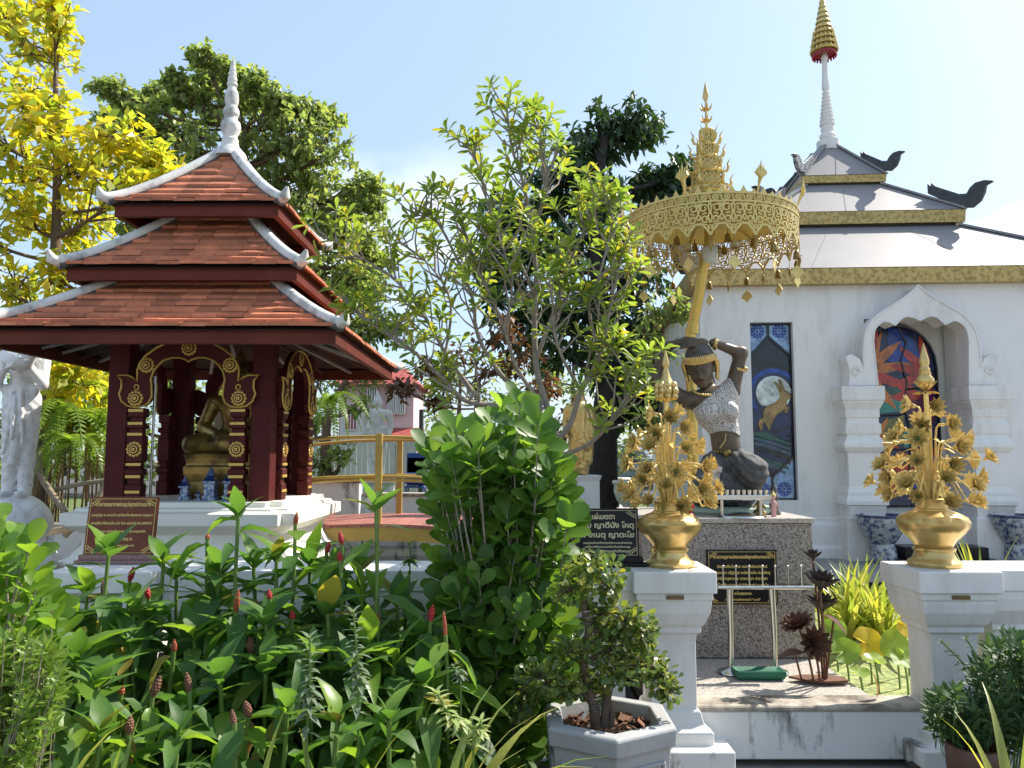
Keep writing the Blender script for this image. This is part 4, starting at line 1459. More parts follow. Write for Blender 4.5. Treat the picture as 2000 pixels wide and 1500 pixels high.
head = [he((0, 0.015, 0.01), (0.098, 0.115, 0.125)), {'p': he((0, -0.035, -0.055), (0.078, 0.085, 0.095)), 'k': 0.03}, {'p': he((0, -0.085, -0.125), (0.032, 0.03, 0.026)), 'k': 0.03},
        hc((0, 0.02, -0.08), (0.03, 0.075, -0.21), 0.055, 0.056),
        {'p': hc((0, -0.113, -0.02), (0, -0.132, -0.058), 0.010, 0.016), 'k': 0.014}, {'p': he((0, -0.120, -0.064), (0.022, 0.014, 0.010)), 'k': 0.008},
        {'p': he((-0.038, -0.118, -0.022), (0.024, 0.016, 0.011)), 'k': 0.016, 'sub': True}, {'p': he((0.038, -0.118, -0.022), (0.024, 0.016, 0.011)), 'k': 0.016, 'sub': True},
        {'p': he((-0.038, -0.098, -0.024), (0.019, 0.015, 0.010)), 'k': 0.005}, {'p': he((0.038, -0.098, -0.024), (0.019, 0.015, 0.010)), 'k': 0.005},
        {'p': hc((-0.058, -0.103, 0.001), (-0.016, -0.119, -0.002), 0.005, 0.006), 'k': 0.01}, {'p': hc((0.058, -0.103, 0.001), (0.016, -0.119, -0.002), 0.005, 0.006), 'k': 0.01},
        {'p': he((0.098, 0.01, -0.03), (0.012, 0.026, 0.036)), 'k': 0.008}, {'p': he((-0.098, 0.01, -0.03), (0.012, 0.026, 0.036)), 'k': 0.008}]
sdf_mesh('body', torso + arms + head + hand + hand2, 0.0075, M['bronze'], gs, k=0.035)
M['lips'] = mat('statue_lips', (0.16, 0.055, 0.045), 0.4)
lip = [he((0, -0.116, -0.088), (0.026, 0.012, 0.006)), {'p': he((0, -0.114, -0.098), (0.021, 0.012, 0.007)), 'k': 0.004}]
sdf_mesh('lips', lip, 0.003, M['lips'], gs, k=0.004)
sdf_mesh('hair', [he((0, 0.035, 0.05), (0.112, 0.118, 0.112)), {'p': he((0.0, 0.03, 0.13), (0.07, 0.075, 0.05)), 'k': 0.04}, {'p': hc((0.0, 0.1, 0.03), (0.03, 0.12, -0.18), 0.07, 0.05), 'k': 0.04}], 0.009, M['hair'], gs, k=0.03)
A1, A2 = np.array(S(1424, 742)), np.array(S(1350, 806))
dn = A2 - A1
nn = np.array([-dn[2], 0, dn[0]]); nn /= np.linalg.norm(nn)
if (np.array(S(1420, 810)) - A1) @ nn > 0: nn = -nn


def lace_mod(F, P):
    cut = (P - A1) @ nn
    hem = 0.575 + 0.03 * np.cos((P[..., 0] + 0.03) * 14) - P[..., 2]
    side = P[..., 0] - (1462 - 1420) * SC
    wav = 0.004 * np.sin(P[..., 0] * 60 + P[..., 2] * 35) * np.sin(P[..., 2] * 30)
    c1, c2 = np.array(S(1427, 738)), np.array(S(1455, 800))
    e = c2 - c1
    arm = ((P - c1) @ np.array([-e[2], 0, e[0]])) / np.linalg.norm(e)
    if (np.array(S(1400, 800)) - c1) @ np.array([-e[2], 0, e[0]]) > 0: arm = -arm
    return np.maximum(np.maximum(np.maximum(F - 0.013 - wav, cut), np.maximum(hem, side)), arm)


sdf_mesh('lace_top', torso + [{'p': cap_(S(1432, 772, 0), S(1438, 748, -0.01), 0.066, 0.064), 'k': 0.03}], 0.0075, M['lace'], gs, k=0.035, mod=lace_mod,
         lo=np.array(S(1330, 900)) - np.array([0, .25, 0]), hi=np.array(S(1475, 725)) + np.array([0, .25, 0]))
legs = [ell_(S(1420, 906, 0.05), (0.155, 0.15, 0.11)), cap_(S(1438, 905, 0.0), S(1452, 915, -0.24), 0.115, 0.105), cap_(S(1400, 912, 0.0), S(1366, 950, -0.22), 0.115, 0.10),
        cap_(S(1454, 925, -0.24), S(1448, 985, -0.06), 0.095, 0.06), cap_(S(1368, 955, -0.20), S(1390, 985, 0.22), 0.105, 0.08), cap_(S(1446, 985, -0.02), S(1440, 990, -0.22), 0.06, 0.045), ell_(S(1412, 975, 0.10), (0.22, 0.17, 0.09)), ell_(S(1408, 955, -0.06), (0.19, 0.19, 0.14)), cap_(S(1448, 988, -0.06), S(1446, 994, -0.24), 0.05, 0.035)]
sdf_mesh('skirt', legs, 0.013, M['rock'], gs, k=0.035, mod=lambda F, P: F + 0.006 * np.sin((P[..., 2] + .6 * P[..., 0] - .4 * P[..., 1]) * 95 + 2.0 * np.sin(P[..., 0] * 21)) + 0.004 * np.sin(P[..., 0] * 61) * np.sin(P[..., 1] * 57))
b = MB()
b.lathe([(0.33, 0.0), (0.345, 0.02), (0.335, 0.045), (0.31, 0.055)], 36, c=(0, 0.02, 0))
b.build('round_base', M['jade'], gs, smooth=40)
# gold ornaments
b = MB()
n = 22
for i in range(n):
    a = math.pi * (1.05 + 0.9 * i / (n - 1)) - math.pi * 0.0
    x, yv = 0.118 * math.cos(a), 0.03 + 0.150 * math.sin(a)
    p0 = Vector(hp_(x, yv, 0.045)); p1 = Vector(hp_(x * .99, yv * 1.0, 0.082 + 0.02 * math.sin((i / (n - 1)) * math.pi)))
    b.tube([p0, (p0 + p1) / 2, p1], [0.010, 0.013, 0.003], 6)
    b.ell(p0, (0.013, 0.012, 0.010), 6, 4)
for s in (-1, 1):
    b.tube([hp_(s * 0.112, -0.01, 0.07), hp_(s * 0.122, 0.0, 0.02), hp_(s * 0.118, 0.01, -0.05), hp_(s * 0.108, -0.01, -0.10), hp_(s * 0.122, -0.02, -0.125)], [0.008, 0.022, 0.016, 0.016, 0.004], 7)
b.build('headband', M['gold'], gs, smooth=70)
b = MB()
for i in range(17):
    a = math.pi * (1.0 + i / 16)
    c = Vector(S(1381, 770, -0.02))
    b.ell(c + Vector((0.085 * math.cos(a), 0.095 * math.sin(a) + 0.02, 0.03 - 0.045 * math.sin(i / 16 * math.pi))), (0.013, 0.011, 0.011), 6, 5)
b.build('necklace', M['gold'], gs, smooth=70)


def ringon(p, d, r, t, name):
    q = Vector(d).to_track_quat('Z', 'Y').to_matrix().to_4x4()
    b = MB()
    b.lathe([(r, -t), (r + 0.006, -t), (r + 0.008, t), (r, t)], 18, c=p, M=q, cap=False)
    for k_ in range(5):
        a = -math.pi / 2 + (k_ - 2) * 0.3
        b.ell(Vector(p) + q.to_3x3() @ Vector(((r + 0.006) * math.cos(a), (r + 0.006) * math.sin(a), t + 0.006)), (0.009, 0.009, 0.014), 6, 4)
    b.build(name, M['gold'], gs, smooth=60)


ringon(S(1449, 722, -0.015), Vector(S(1453, 690, -0.03)) - Vector(S(1436, 762, 0)), 0.052, 0.010, 'armlet')
ringon(S(1398, 672, -0.077), Vector(S(1453, 690, -0.03)) - Vector(S(1395, 671, -0.08)), 0.032, 0.012, 'bracelet')
b = MB()
bc = Vector(S(1424, 886, 0.02))
for i in range(26):
    a = 2 * math.pi * i / 26
    b.ell(bc + Vector((0.115 * math.cos(a), 0.115 * math.sin(a), 0.012 * math.sin(a * 2))), (0.015, 0.012, 0.013), 6, 4)
b.ell(bc + Vector((-0.03, -0.118, 0.0)), (0.032, 0.018, 0.032), 10, 6)
b.build('belt', M['oldgold'], gs, smooth=70)
# flowing water cord from the hair
b = MB(); b.tube(smoothpath([S(1414, 848, -0.11), S(1411, 862, -0.12), S(1400, 876, -0.13)], 4), 0.004, 5); b.build('cord', M['goldflat'], gs)

# small steel offering rack before the statue
rk = empty('cup_rack', (W(1448, 1000, 5.42).x, 5.42, PT))
b = MB(); b.lathe([(0.17, 0), (0.16, 0.012), (0.05, 0.03)], 24); b.build('foot', M['steel'], rk, smooth=40)
for s in (-1, 1):
    b = MB(); b.tube([(s * 0.135, 0, 0.01), (s * 0.135, 0, 0.115)], 0.011, 8); b.build('leg', M['steel'], rk, smooth=60)
b = MB(); b.prism([(-0.20, 0.115), (0.20, 0.115), (0.23, 0.135), (0.20, 0.150), (-0.20, 0.150), (-0.23, 0.135)], 0.06, Matrix.Translation((0, -0.03, 0))); b.build('tray', M['steel'], rk, bevel=0.004)
for i in range(10):
    b = MB(); b.lathe([(0.013, 0.150), (0.016, 0.185), (0.012, 0.185), (0.012, 0.16), (0.0005, 0.16)], 12, c=(-0.175 + 0.039 * i, 0, 0), cap=False); b.build('cup', M['steel'], rk, smooth=50)
tag(rk, 'low steel rack of small cups on the granite pedestal before the kneeling statue', 'rack')
# tiny figures
fg = empty('pink_figurine', (W(1511, 1000, 5.40).x, 5.40, PT))
sdf_mesh('body', [cap_((-.008, 0, 0.0), (-.006, 0, .06), .009, .012), cap_((.01, 0, 0.0), (.006, 0, .06), .009, .012), cap_((0, 0, .06), (0, 0, .10), .018, .016), ell_((0, 0, .135), (.017, .017, .02)),
                  cap_((-.016, 0, .10), (-.03, 0, .135), .007, .006), cap_((.016, 0, .10), (.026, -.01, .075), .007, .006)], 0.004, M['petalpink'], fg, k=0.008)
b = MB(); b.lathe([(0.022, 0.140), (0.02, 0.155), (0.008, 0.165), (0.001, 0.185)], 10); b.build('hat', M['goldflat'], fg, smooth=60)
tag(fg, 'tiny pink doll figurine at the right front corner of the granite pedestal', 'figurine')
fg = empty('stupa_figurine', (W(1511, 958, 5.62).x, 5.62, PT))
b = MB(); b.lathe([(0.045, 0), (0.045, 0.02), (0.03, 0.04), (0.034, 0.07), (0.02, 0.10), (0.030, 0.12), (0.032, 0.14), (0.018, 0.16), (0.026, 0.175), (0.022, 0.195), (0.010, 0.21), (0.014, 0.222), (0.003, 0.25)], 16); b.build('stupa', M['rock'], fg, smooth=60)
tag(fg, 'small grey stupa-shaped ornament beside the cup rack', 'ornament')
fg = empty('seated_figurine', (W(1483, 985, 5.50).x, 5.50, PT))
sdf_mesh('body', [ell_((0, 0, 0.02), (0.05, 0.04, 0.02)), cap_((0, 0, 0.03), (0, 0, 0.09), 0.024, 0.018), ell_((0, 0, 0.125), (0.016, 0.016, 0.02)), cap_((0, 0, .14), (0, 0, .175), .012, .002), cap_((-.02, 0, .085), (-.045, -.02, .06), .008, .006), cap_((.02, 0, .085), (.04, -.02, .05), .008, .006)], 0.005, M['oldgold'], fg, k=0.012)
tag(fg, 'little bronze seated figurine behind the right end of the cup rack', 'figurine')
fg = empty('red_jar', (W(1342, 1003, 5.38).x, 5.38, PT))
b = MB(); b.lathe([(0.05, 0), (0.055, 0.015), (0.035, 0.03), (0.05, 0.06), (0.05, 0.085), (0.032, 0.105)], 18); b.build('jar', M['redlac'], fg, smooth=60)
b = MB(); b.lathe([(0.036, 0.106), (0.034, 0.12), (0.012, 0.13), (0.012, 0.14), (0.002, 0.15)], 14); b.build('lid', M['gold'], fg, smooth=60)
tag(fg, 'small red lacquer jar on the pedestal behind the left gold vase', 'jar')

# ---------------------------------------------------------------- gold tiered umbrella
UX, UY, UZ, UR = 1.685, 6.42, 3.36, 0.715
um = empty('gold_umbrella', (UX, UY, 0))
tag(um, 'gold filigree ceremonial umbrella on bent pole above the kneeling statue', 'umbrella')
NU = 26
uw = 2 * math.pi / NU


def stroke(b, pts, w=0.012, t=0.006):
    """flat band following (u,z) path on the drum wall; u in unit widths"""
    n = len(pts)
    P = []
    for i in range(n):
        p0, p1 = pts[max(i - 1, 0)], pts[min(i + 1, n - 1)]
        du, dz = (p1[0] - p0[0]) * uw * UR, p1[1] - p0[1]
        l = math.hypot(du, dz) or 1
        nu, nz_ = -dz / l, du / l
        for s in (-1, 1):
            u = pts[i][0] + s * nu * w / 2 / (uw * UR)
            z = pts[i][1] + s * nz_ * w / 2
            for r_ in (UR, UR + t):
                a = u * uw
                P.append((r_ * math.sin(a), -r_ * math.cos(a), z))
    fs = []
    for i in range(n - 1):
        a, c = i * 4, i * 4 + 4
        fs += [(a + 1, c + 1, c + 3, a + 3), (a, a + 2, c + 2, c), (a, c, c + 1, a + 1), (a + 2, a + 3, c + 3, c + 2)]
    b.add(P, fs)


def circ(u, z, r, a0=0, a1=360, n=12, dr=0.0):
    k = uw * UR
    return [(u + (r - dr * i / n) * math.cos(R(a0 + (a1 - a0) * i / n)) / k, z + (r - dr * i / n) * math.sin(R(a0 + (a1 - a0) * i / n))) for i in range(n + 1)]


b = MB()
for z_, w_ in ((UZ + 0.262, 0.016), (UZ + 0.196, 0.012)):
    stroke(b, [(-0.5 + i / 6, z_) for i in range(7)], w_, 0.012)
for u in (-0.25, 0.25):
    stroke(b, circ(u, UZ + 0.229, 0.021), 0.011)
    stroke(b, circ(u, UZ + 0.229, 0.006, n=6), 0.011)
for u in (0, 0.5):
    stroke(b, [(u - .09, UZ + 0.252), (u + .02, UZ + .235), (u - .02, UZ + .222), (u + .09, UZ + .205)], 0.011)
for s in (-1, 1):
    stroke(b, circ(s * 0.27, UZ + 0.145, 0.034, 90 + s * 60, 90 - s * 330, 14, 0.022), 0.012)
    stroke(b, circ(s * 0.22, UZ + 0.062, 0.030, -90 - s * 40, -90 + s * 340, 14, 0.018), 0.012)
    stroke(b, [(s * .02, UZ + .19), (s * .07, UZ + .15), (s * .02, UZ + .11), (s * .09, UZ + .08), (s * .02, UZ + .03)], 0.012)
    stroke(b, [(s * .5, UZ + .185), (s * .44, UZ + .14), (s * .5, UZ + .10), (s * .40, UZ + .075), (s * .5, UZ + .05)], 0.012)
    stroke(b, [(s * .36, UZ + .19), (s * .44, UZ + .165)], 0.012)
    stroke(b, [(s * .14, UZ + .11), (s * .36, UZ + .10)], 0.012)
    stroke(b, [(s * .5, UZ + .02), (s * .38, UZ + .025), (s * .25, UZ + .0), (s * .1, UZ - .03), (0, UZ - .065)], 0.018)
    stroke(b, [(s * .30, UZ + .02), (s * .14, UZ + .015), (s * .05, UZ - .02)], 0.010)
stroke(b, circ(0, UZ + 0.0, 0.012, n=8), 0.010)
fo = b.build('filigree_panel', M['goldflat'], None); fil_me = fo.data; bpy.data.objects.remove(fo)
for i in range(NU):
    p = share('filigree_panel', fil_me, um, M=Matrix.Rotation(i * uw, 4, 'Z'))
b = MB()
for i in range(NU * 2):
    a = i * uw / 2
    c = Vector((UR * math.sin(a), -UR * math.cos(a), UZ + 0.268))
    t_ = Vector((math.cos(a), math.sin(a), 0)) * 0.03
    hgt = 0.055 if i % 2 else 0.035
    b.add([c - t_, c + t_, c + Vector((0, 0, hgt)), c - t_ * 0.5 + Vector((0, 0, hgt * .5)), c + t_ * .5 + Vector((0, 0, hgt * .5))], [(0, 1, 4, 2, 3)])
b.build('crest_leaves', M['goldflat'], um)
b = MB()
b.lathe([(UR, UZ + 0.255), (0.45, UZ + 0.33), (0.16, UZ + 0.42)], 40, cap=False)
b.build('canopy', M['goldflat'], um, smooth=60)
b = MB()
for i in range(8):
    a = 2 * math.pi * i / 8
    b.bar((0.03 * math.sin(a), -0.03 * math.cos(a), UZ + 0.37), (UR * math.sin(a), -UR * math.cos(a), UZ + 0.245), 0.016, 0.012)
b.build('spokes', M['goldflat'], um)
# crown of pierced tiers
cz = UZ + 0.37
tiers = [(0.175, 0.09), (0.195, 0.08), (0.135, 0.14), (0.115, 0.13), (0.085, 0.12), (0.062, 0.14)]
zc_ = cz
for ti, (r_, h_) in enumerate(tiers):
    b = MB()
    b.lathe([(r_ * 1.06, zc_), (r_ * 1.12, zc_ + 0.012), (r_ * 1.04, zc_ + 0.022)], 24, cap=False)
    b.lathe([(r_ * 1.02, zc_ + h_ - 0.018), (r_ * 1.08, zc_ + h_ - 0.008), (r_ * 0.98, zc_ + h_)], 24, cap=False)
    n_ = max(10, int(r_ * 100))
    for i in range(n_):
        a = 2 * math.pi * i / n_
        bulge = 1.12 if ti == 1 else 1.0
        for s in (-1, 1):
            pts = []
            for t_ in np.linspace(0, 1, 5):
                aa = a + s * math.sin(t_ * math.pi * 2) * 0.5 * math.pi / n_ * 1.2
                rr = r_ * (1 + (bulge - 1) * math.sin(t_ * math.pi))
                pts.append((rr * math.sin(aa), -rr * math.cos(aa), zc_ + 0.015 + (h_ - 0.03) * t_))
            b.tube(pts, 0.0065, 4)
    b.lathe([(r_ * 0.80, zc_), (r_ * 0.78, zc_ + h_)], 20, cap=False)
    b.build('crown_tier', M['goldflat'], um, smooth=50)
    if ti > 1:
        for i in range(6):
            a = 2 * math.pi * i / 6 + 0.45
            c = Vector((r_ * 1.08 * math.sin(a), -r_ * 1.08 * math.cos(a), zc_ + 0.01))
            o_ = Vector((math.sin(a), -math.cos(a), 0))
            b = MB()
            b.tube([c, c + o_ * 0.04 + Vector((0, 0, .01)), c + o_ * 0.055 + Vector((0, 0, .05)), c + o_ * 0.045 + Vector((0, 0, .075)), c + o_ * 0.075 + Vector((0, 0, .13))], [0.006, 0.013, 0.014, 0.008, 0.001], 5)
            b.build('flame_leaf', M['goldflat'], um, smooth=60)
    zc_ += h_
b = MB()
b.lathe([(0.012, zc_), (0.012, zc_ + 0.06), (0.03, zc_ + 0.09), (0.012, zc_ + 0.11), (0.010, zc_ + 0.17), (0.024, zc_ + 0.195), (0.010, zc_ + 0.215), (0.009, zc_ + 0.25), (0.028, zc_ + 0.30), (0.022, zc_ + 0.34), (0.002, zc_ + 0.44)], 12)
for zz in (zc_ + 0.09, zc_ + 0.195):
    for i in range(6):
        a = 2 * math.pi * i / 6
        o_ = Vector((math.sin(a), -math.cos(a), 0))
        b.tube([o_ * 0.01 + Vector((0, 0, zz - .02)), o_ * 0.04 + Vector((0, 0, zz - .005)), o_ * 0.052 + Vector((0, 0, zz + .035))], [0.006, 0.010, 0.001], 5)
b.build('tip', M['gold'], um, smooth=60)
# upright flame sprays round the rim
for i in range(8):
    a = 2 * math.pi * i / 8 + 0.28
    o_ = Vector((math.sin(a), -math.cos(a), 0))
    c = o_ * UR + Vector((0, 0, UZ + 0.27))
    b = MB()
    b.tube([c, c + Vector((0, 0, .05)) + o_ * .02, c + o_ * .05 + Vector((0, 0, .11))], [0.008, 0.008, 0.018], 6)
    for da, hh in ((0, .24), (-.5, .17), (.5, .17), (-.25, .20), (.25, .20)):
        sd = Vector((math.cos(a), math.sin(a), 0)) * da * 0.07
        b.tube([c + o_ * .05 + Vector((0, 0, .10)), c + o_ * .055 + sd * 1.2 + Vector((0, 0, .14)), c + o_ * .06 + sd + Vector((0, 0, hh))], [0.010, 0.016, 0.001], 5)
    b.build('flame_spray', M['goldflat'], um, smooth=60)
# hanging bells, darts and bodhi leaves
bell = MB(); bell.lathe([(0.030, -0.075), (0.027, -0.06), (0.024, -0.03), (0.014, -0.008), (0.002, 0.0)], 14, cap=False); bell.tube([(0, 0, 0), (0, 0, 0.035)], 0.003, 4)
bell_o = bell.build('bell', M['oldgold'], None, smooth=60); bell_me = bell_o.data; bpy.data.objects.remove(bell_o)
bd = MB(); bd.prism([(-0.0, 0.045), (0.03, 0.02), (0.055, -0.02), (0.03, -0.035), (0.0, -0.07), (-0.03, -0.035), (-0.055, -0.02), (-0.03, 0.02)], 0.003); bd.tube([(0, 0, 0.04), (0, 0, 0.10)], 0.0025, 4)
bd_o = bd.build('bodhi_leaf', M['goldflat'], None); bd_me = bd_o.data; bpy.data.objects.remove(bd_o)
da = MB(); da.lathe([(0.001, -0.085), (0.017, -0.03), (0.006, -0.01), (0.004, 0.0)], 8)
for i in range(6):
    a = i * math.pi / 3
    da.tube([(0, 0, -0.01), (0.022 * math.cos(a), 0.022 * math.sin(a), 0.012)], [0.005, 0.001], 4)
da.tube([(0, 0, 0), (0, 0, 0.05)], 0.0025, 4)
da_o = da.build('dart', M['oldgold'], None, smooth=60); da_me = da_o.data; bpy.data.objects.remove(da_o)
for i in range(NU):
    a = i * uw
    o_ = Vector((math.sin(a) * UR, -math.cos(a) * UR, UZ - 0.07))
    k_ = i % 4
    if k_ in (0, 2):
        share('bell', bell_me, um, loc=o_ + Vector((0, 0, -0.03)))
        share('bodhi_leaf', bd_me, um, M=Matrix.Translation(o_ + Vector((0, 0, -0.20))) @ Matrix.Rotation(a + random.uniform(-1.2, 1.2), 4, 'Z'))
    else:
        share('dart', da_me, um, loc=o_ + Vector((0, 0, -0.045 - 0.02 * (k_ == 3))))
for (x, y_) in ((-0.1, 0.1), (0.18, 0.2), (0.1, -0.2), (-0.3, -0.1), (0.36, -0.05)):
    share('bell', bell_me, um, loc=(x, y_, UZ + 0.10))
b = MB()
px0 = W(1354, 900, UY + 0.1).x - UX
b.tube(smoothpath([(px0, 0.10, PT), (px0, 0.10, 2.55), (px0 + 0.015, 0.09, 2.72), (px0 + 0.06, 0.05, 2.95), (px0 + 0.10, 0.02, 3.2), (0, 0, 3.42), (0, 0, 3.75)], 5), 0.046, 14)
b.build('pole', M['goldpole'], um, smooth=60)
b = MB()
b.tube([(px0 + 0.013, 0.09, 2.66), (px0 + 0.022, 0.087, 2.75)], 0.052, 14); b.tube([(px0, 0.10, 2.36), (px0, 0.10, 2.42)], 0.05, 14)
b.build('pole_sleeve', M['goldpole'], um, smooth=60)
b = MB(); b.lathe([(0.06, 3.25), (0.067, 3.27), (0.067, 3.38), (0.05, 3.40)], 20, c=(0, 0, 0)); b.build('white_lamp', M['lampwhite'], um, smooth=50)

# ---------------------------------------------------------------- gold vases with lotus bouquets
petv, petf = leaf_geo([(0, .04), (.3, .17), (.6, .20), (.85, .11), (1, .008)], 0.9, -0.25)


def lotus_mesh(name, m, rings):
    b = MB()
    for (n_, ln, up, rot) in rings:
        for i in range(n_):
            a = 2 * math.pi * i / n_ + rot
            Mx = Matrix.Rotation(a, 4, 'Z') @ Matrix.Rotation(R(up), 4, 'X') @ Matrix.Translation((0, 0.008, 0)) @ Matrix.Diagonal((ln, ln, ln, 1))
            b.add([Mx @ Vector(p) for p in petv], petf)
    b.lathe([(0.004, -0.028), (0.014, -0.006), (0.018, 0.004)], 8)
    o = b.build(name, m, None, smooth=70)
    me = o.data
    bpy.data.objects.remove(o)
    return me


lot_me = [lotus_mesh('lotus_flower', M['goldleaf'], [(9, .078, 16 + j * 7, 0), (8, .066, 40 + j * 6, .3), (5, .04, 66, .1)]) for j in range(3)]
gc = MB(); gc.ell((0, 0, 0.016), (0.013, 0.013, 0.010), 10, 6)
gco = gc.build('green_heart', M['greengem'], None, smooth=70); gc_me = gco.data; bpy.data.objects.remove(gco)
lfv = MB()
lv, lf_ = leaf_geo([(0, .03), (.3, .16), (.65, .13), (1, .01)], 0.6, 0.5)
lfv.add([(p[0] * .1, p[1] * .1, p[2] * .1) for p in lv], lf_)
lfo = lfv.build('gold_leaf', M['goldleaf'], None, smooth=70); gl_me = lfo.data; bpy.data.objects.remove(lfo)


def vase(px, scale, label, blabel, kind):
    c = Vector((W(px, 1110, 4.38).x, 4.38, PTOP))
    t = empty('gold_vase', c)
    s = scale
    b = MB()
    b.lathe([(0.135 * s, 0), (0.140 * s, 0.02 * s), (0.132 * s, 0.035 * s), (0.115 * s, 0.045 * s), (0.10 * s, 0.075 * s), (0.098 * s, 0.095 * s), (0.108 * s, 0.10 * s), (0.108 * s, 0.112 * s), (0.092 * s, 0.118 * s), (0.115 * s, 0.16 * s),
             (0.16 * s, 0.21 * s), (0.182 * s, 0.245 * s), (0.186 * s, 0.275 * s), (0.172 * s, 0.305 * s), (0.13 * s, 0.33 * s), (0.092 * s, 0.345 * s), (0.092 * s, 0.352 * s), (0.080 * s, 0.358 * s), (0.080 * s, 0.40 * s), (0.088 * s, 0.415 * s), (0.078 * s, 0.42 * s), (0.07 * s, 0.40 * s), (0.001, 0.39 * s)], 40, cap=False)
    b.v = [(x, y, z * 0.88) for x, y, z in b.v]
    b.build('vase_body', M['gold'], t, smooth=35)
    tag(t, label, 'vase', 'gold vases on the pillars')
    bq = empty('lotus_bouquet', c + Vector((0, 0, 0.35 * s)))
    tag(bq, blabel, 'bouquet', 'golden lotus bouquets')
    ztop = 0.60 * s
    b = MB(); b.tube([(0, 0, -0.005), (0, 0, ztop)], 0.013, 8); b.build('centre_stalk', M['goldleaf'], bq, smooth=60)
    b = MB()
    if kind == 'bud':
        b.lathe([(0.02, ztop - 0.01), (0.04, ztop + 0.01), (0.052, ztop + 0.05), (0.05, ztop + 0.085), (0.034, ztop + 0.115), (0.026, ztop + 0.13), (0.017, ztop + 0.165), (0.012, ztop + 0.185), (0.022, ztop + 0.20), (0.020, ztop + 0.215), (0.002, ztop + 0.29)], 14)
        for r_, z_, n_ in ((0.05, 0.02, 8), (0.054, 0.05, 9), (0.05, 0.08, 8)):
            for i in range(n_):
                a = 2 * math.pi * i / n_ + z_ * 40
                b.ell((r_ * math.cos(a), r_ * math.sin(a), ztop + z_), (0.018, 0.018, 0.024), 7, 5)
    else:
        b.lathe([(0.018, ztop + 0.02), (0.042, ztop + 0.05), (0.048, ztop + 0.08), (0.03, ztop + 0.105), (0.034, ztop + 0.112), (0.026, ztop + 0.13), (0.03, ztop + 0.136), (0.02, ztop + 0.155), (0.027, ztop + 0.175), (0.025, ztop + 0.195), (0.002, ztop + 0.29)], 14)
        for (n_, ln, up, rot) in ((8, .085, 28, 0), (8, .08, 50, .4), (6, .07, -25, .2)):
            for i in range(n_):
                a = 2 * math.pi * i / n_ + rot
                Mx = Matrix.Translation((0, 0, ztop + 0.01)) @ Matrix.Rotation(a, 4, 'Z') @ Matrix.Rotation(R(up), 4, 'X') @ Matrix.Diagonal((ln, ln, ln, 1))
                b.add([Mx @ Vector(p) for p in petv], petf)
    b.build('finial', M['gold'], bq, smooth=60)
    rings = [(0.02, .235, 8, .0), (0.11, .28, 9, .35), (0.215, .255, 8, .1), (0.32, .20, 7, .5), (0.42, .13, 5, .2), (0.51, .07, 3, .6)]
    for (z_, r_, n_, ph) in rings:
        for i in range(n_):
            a = 2 * math.pi * i / n_ + ph + random.uniform(-.15, .15)
            rr = r_ * s * random.uniform(.8, 1.08)
            p = Vector((rr * math.cos(a), rr * math.sin(a), z_ * s + random.uniform(-.03, .03)))
            o_ = Vector((math.cos(a), math.sin(a), 0))
            d = (o_ + Vector((0, 0, random.uniform(-.15, .8))) + Vector((0, -0.25, 0))).normalized()
            st_ = MB()
            p0 = o_ * 0.025 + Vector((0, 0, -0.0))
            mid = o_ * rr * 0.42 + Vector((0, 0, max(z_ * s * 0.85, 0.12) + 0.05))
            st_.tube(smoothpath([p0, p0 * .5 + mid * .5 + Vector((0, 0, 0.02)), mid, p - d * 0.028], 3), 0.0055, 5)
            st_.build('stem', M['goldleaf'], bq, smooth=60)
            q = d.to_track_quat('Z', 'Y').to_matrix().to_4x4() @ Matrix.Rotation(random.uniform(0, 6), 4, 'Z')
            f_ = share('lotus_flower', random.choice(lot_me), bq, M=Matrix.Translation(p) @ q @ Matrix.Scale(random.uniform(.68, .92) * s, 4))
            share('green_heart', gc_me, f_)
            if random.random() < .4:
                lp_ = p0 * .3 + mid * .7
                share('gold_leaf', gl_me, bq, M=Matrix(frames([lp_], [(o_.x, o_.y, .3)], [(0, 0, 1)], [random.uniform(.8, 1.2)])[0].tolist()))
    return t


vase(1308, 0.98, 'gold vase on the pillar nearest the hexagonal pot', 'golden lotus bouquet topped by a closed bud, in the left vase', 'bud')
vase(1826, 1.02, 'larger gold vase on the right pillar before the arched window', 'golden lotus bouquet topped by an open lotus and spire, in the right vase', 'lotus')
b = MB(); lv2, lf2 = LEAF['ovate']; b.add([(p[0] * .08, p[1] * .08, p[2] * .08) for p in lv2], lf2)
o = b.build('fallen_leaf', LF['dead'], None); o.location = (1.0, 4.22, PTOP + 0.012); o.rotation_euler = (0.15, 0.2, 2.2)
tag(o, 'dry brown leaf lying beside the left gold vase', 'leaf')

# ---------------------------------------------------------------- signs
M['signgold'] = mat('sign_gold', (0.72, 0.52, 0.16), 0.5, metal=0.1, var=0.05)
M['signpale'] = mat('sign_pale_gold', (0.70, 0.60, 0.38), 0.5, metal=0.0, var=0.05)


def fit_text(s, w, hmax, m, parent, x, z, y, name='lettering'):
    o = text(s, 0.1, m, parent, Matrix.Identity(4), name=name)
    me = o.data
    n_ = len(me.vertices)
    if n_ == 0: return o
    co = np.zeros(n_ * 3); me.vertices.foreach_get('co', co); co = co.reshape(-1, 3)
    lo, hi = co.min(0), co.max(0)
    sx_ = w / (hi[0] - lo[0]); sy_ = min(sx_ * 1.15, hmax / (hi[1] - lo[1]))
    sx_ = min(sx_, sy_ * 1.2)
    co[:, 0] = (co[:, 0] - (lo[0] + hi[0]) / 2) * sx_; co[:, 1] = (co[:, 1] - (lo[1] + hi[1]) / 2) * sy_
    me.vertices.foreach_set('co', co.ravel()); me.update()
    o.matrix_local = Matrix.Translation((x, y, z)) @ Matrix.Rotation(R(90), 4, 'X')
    return o


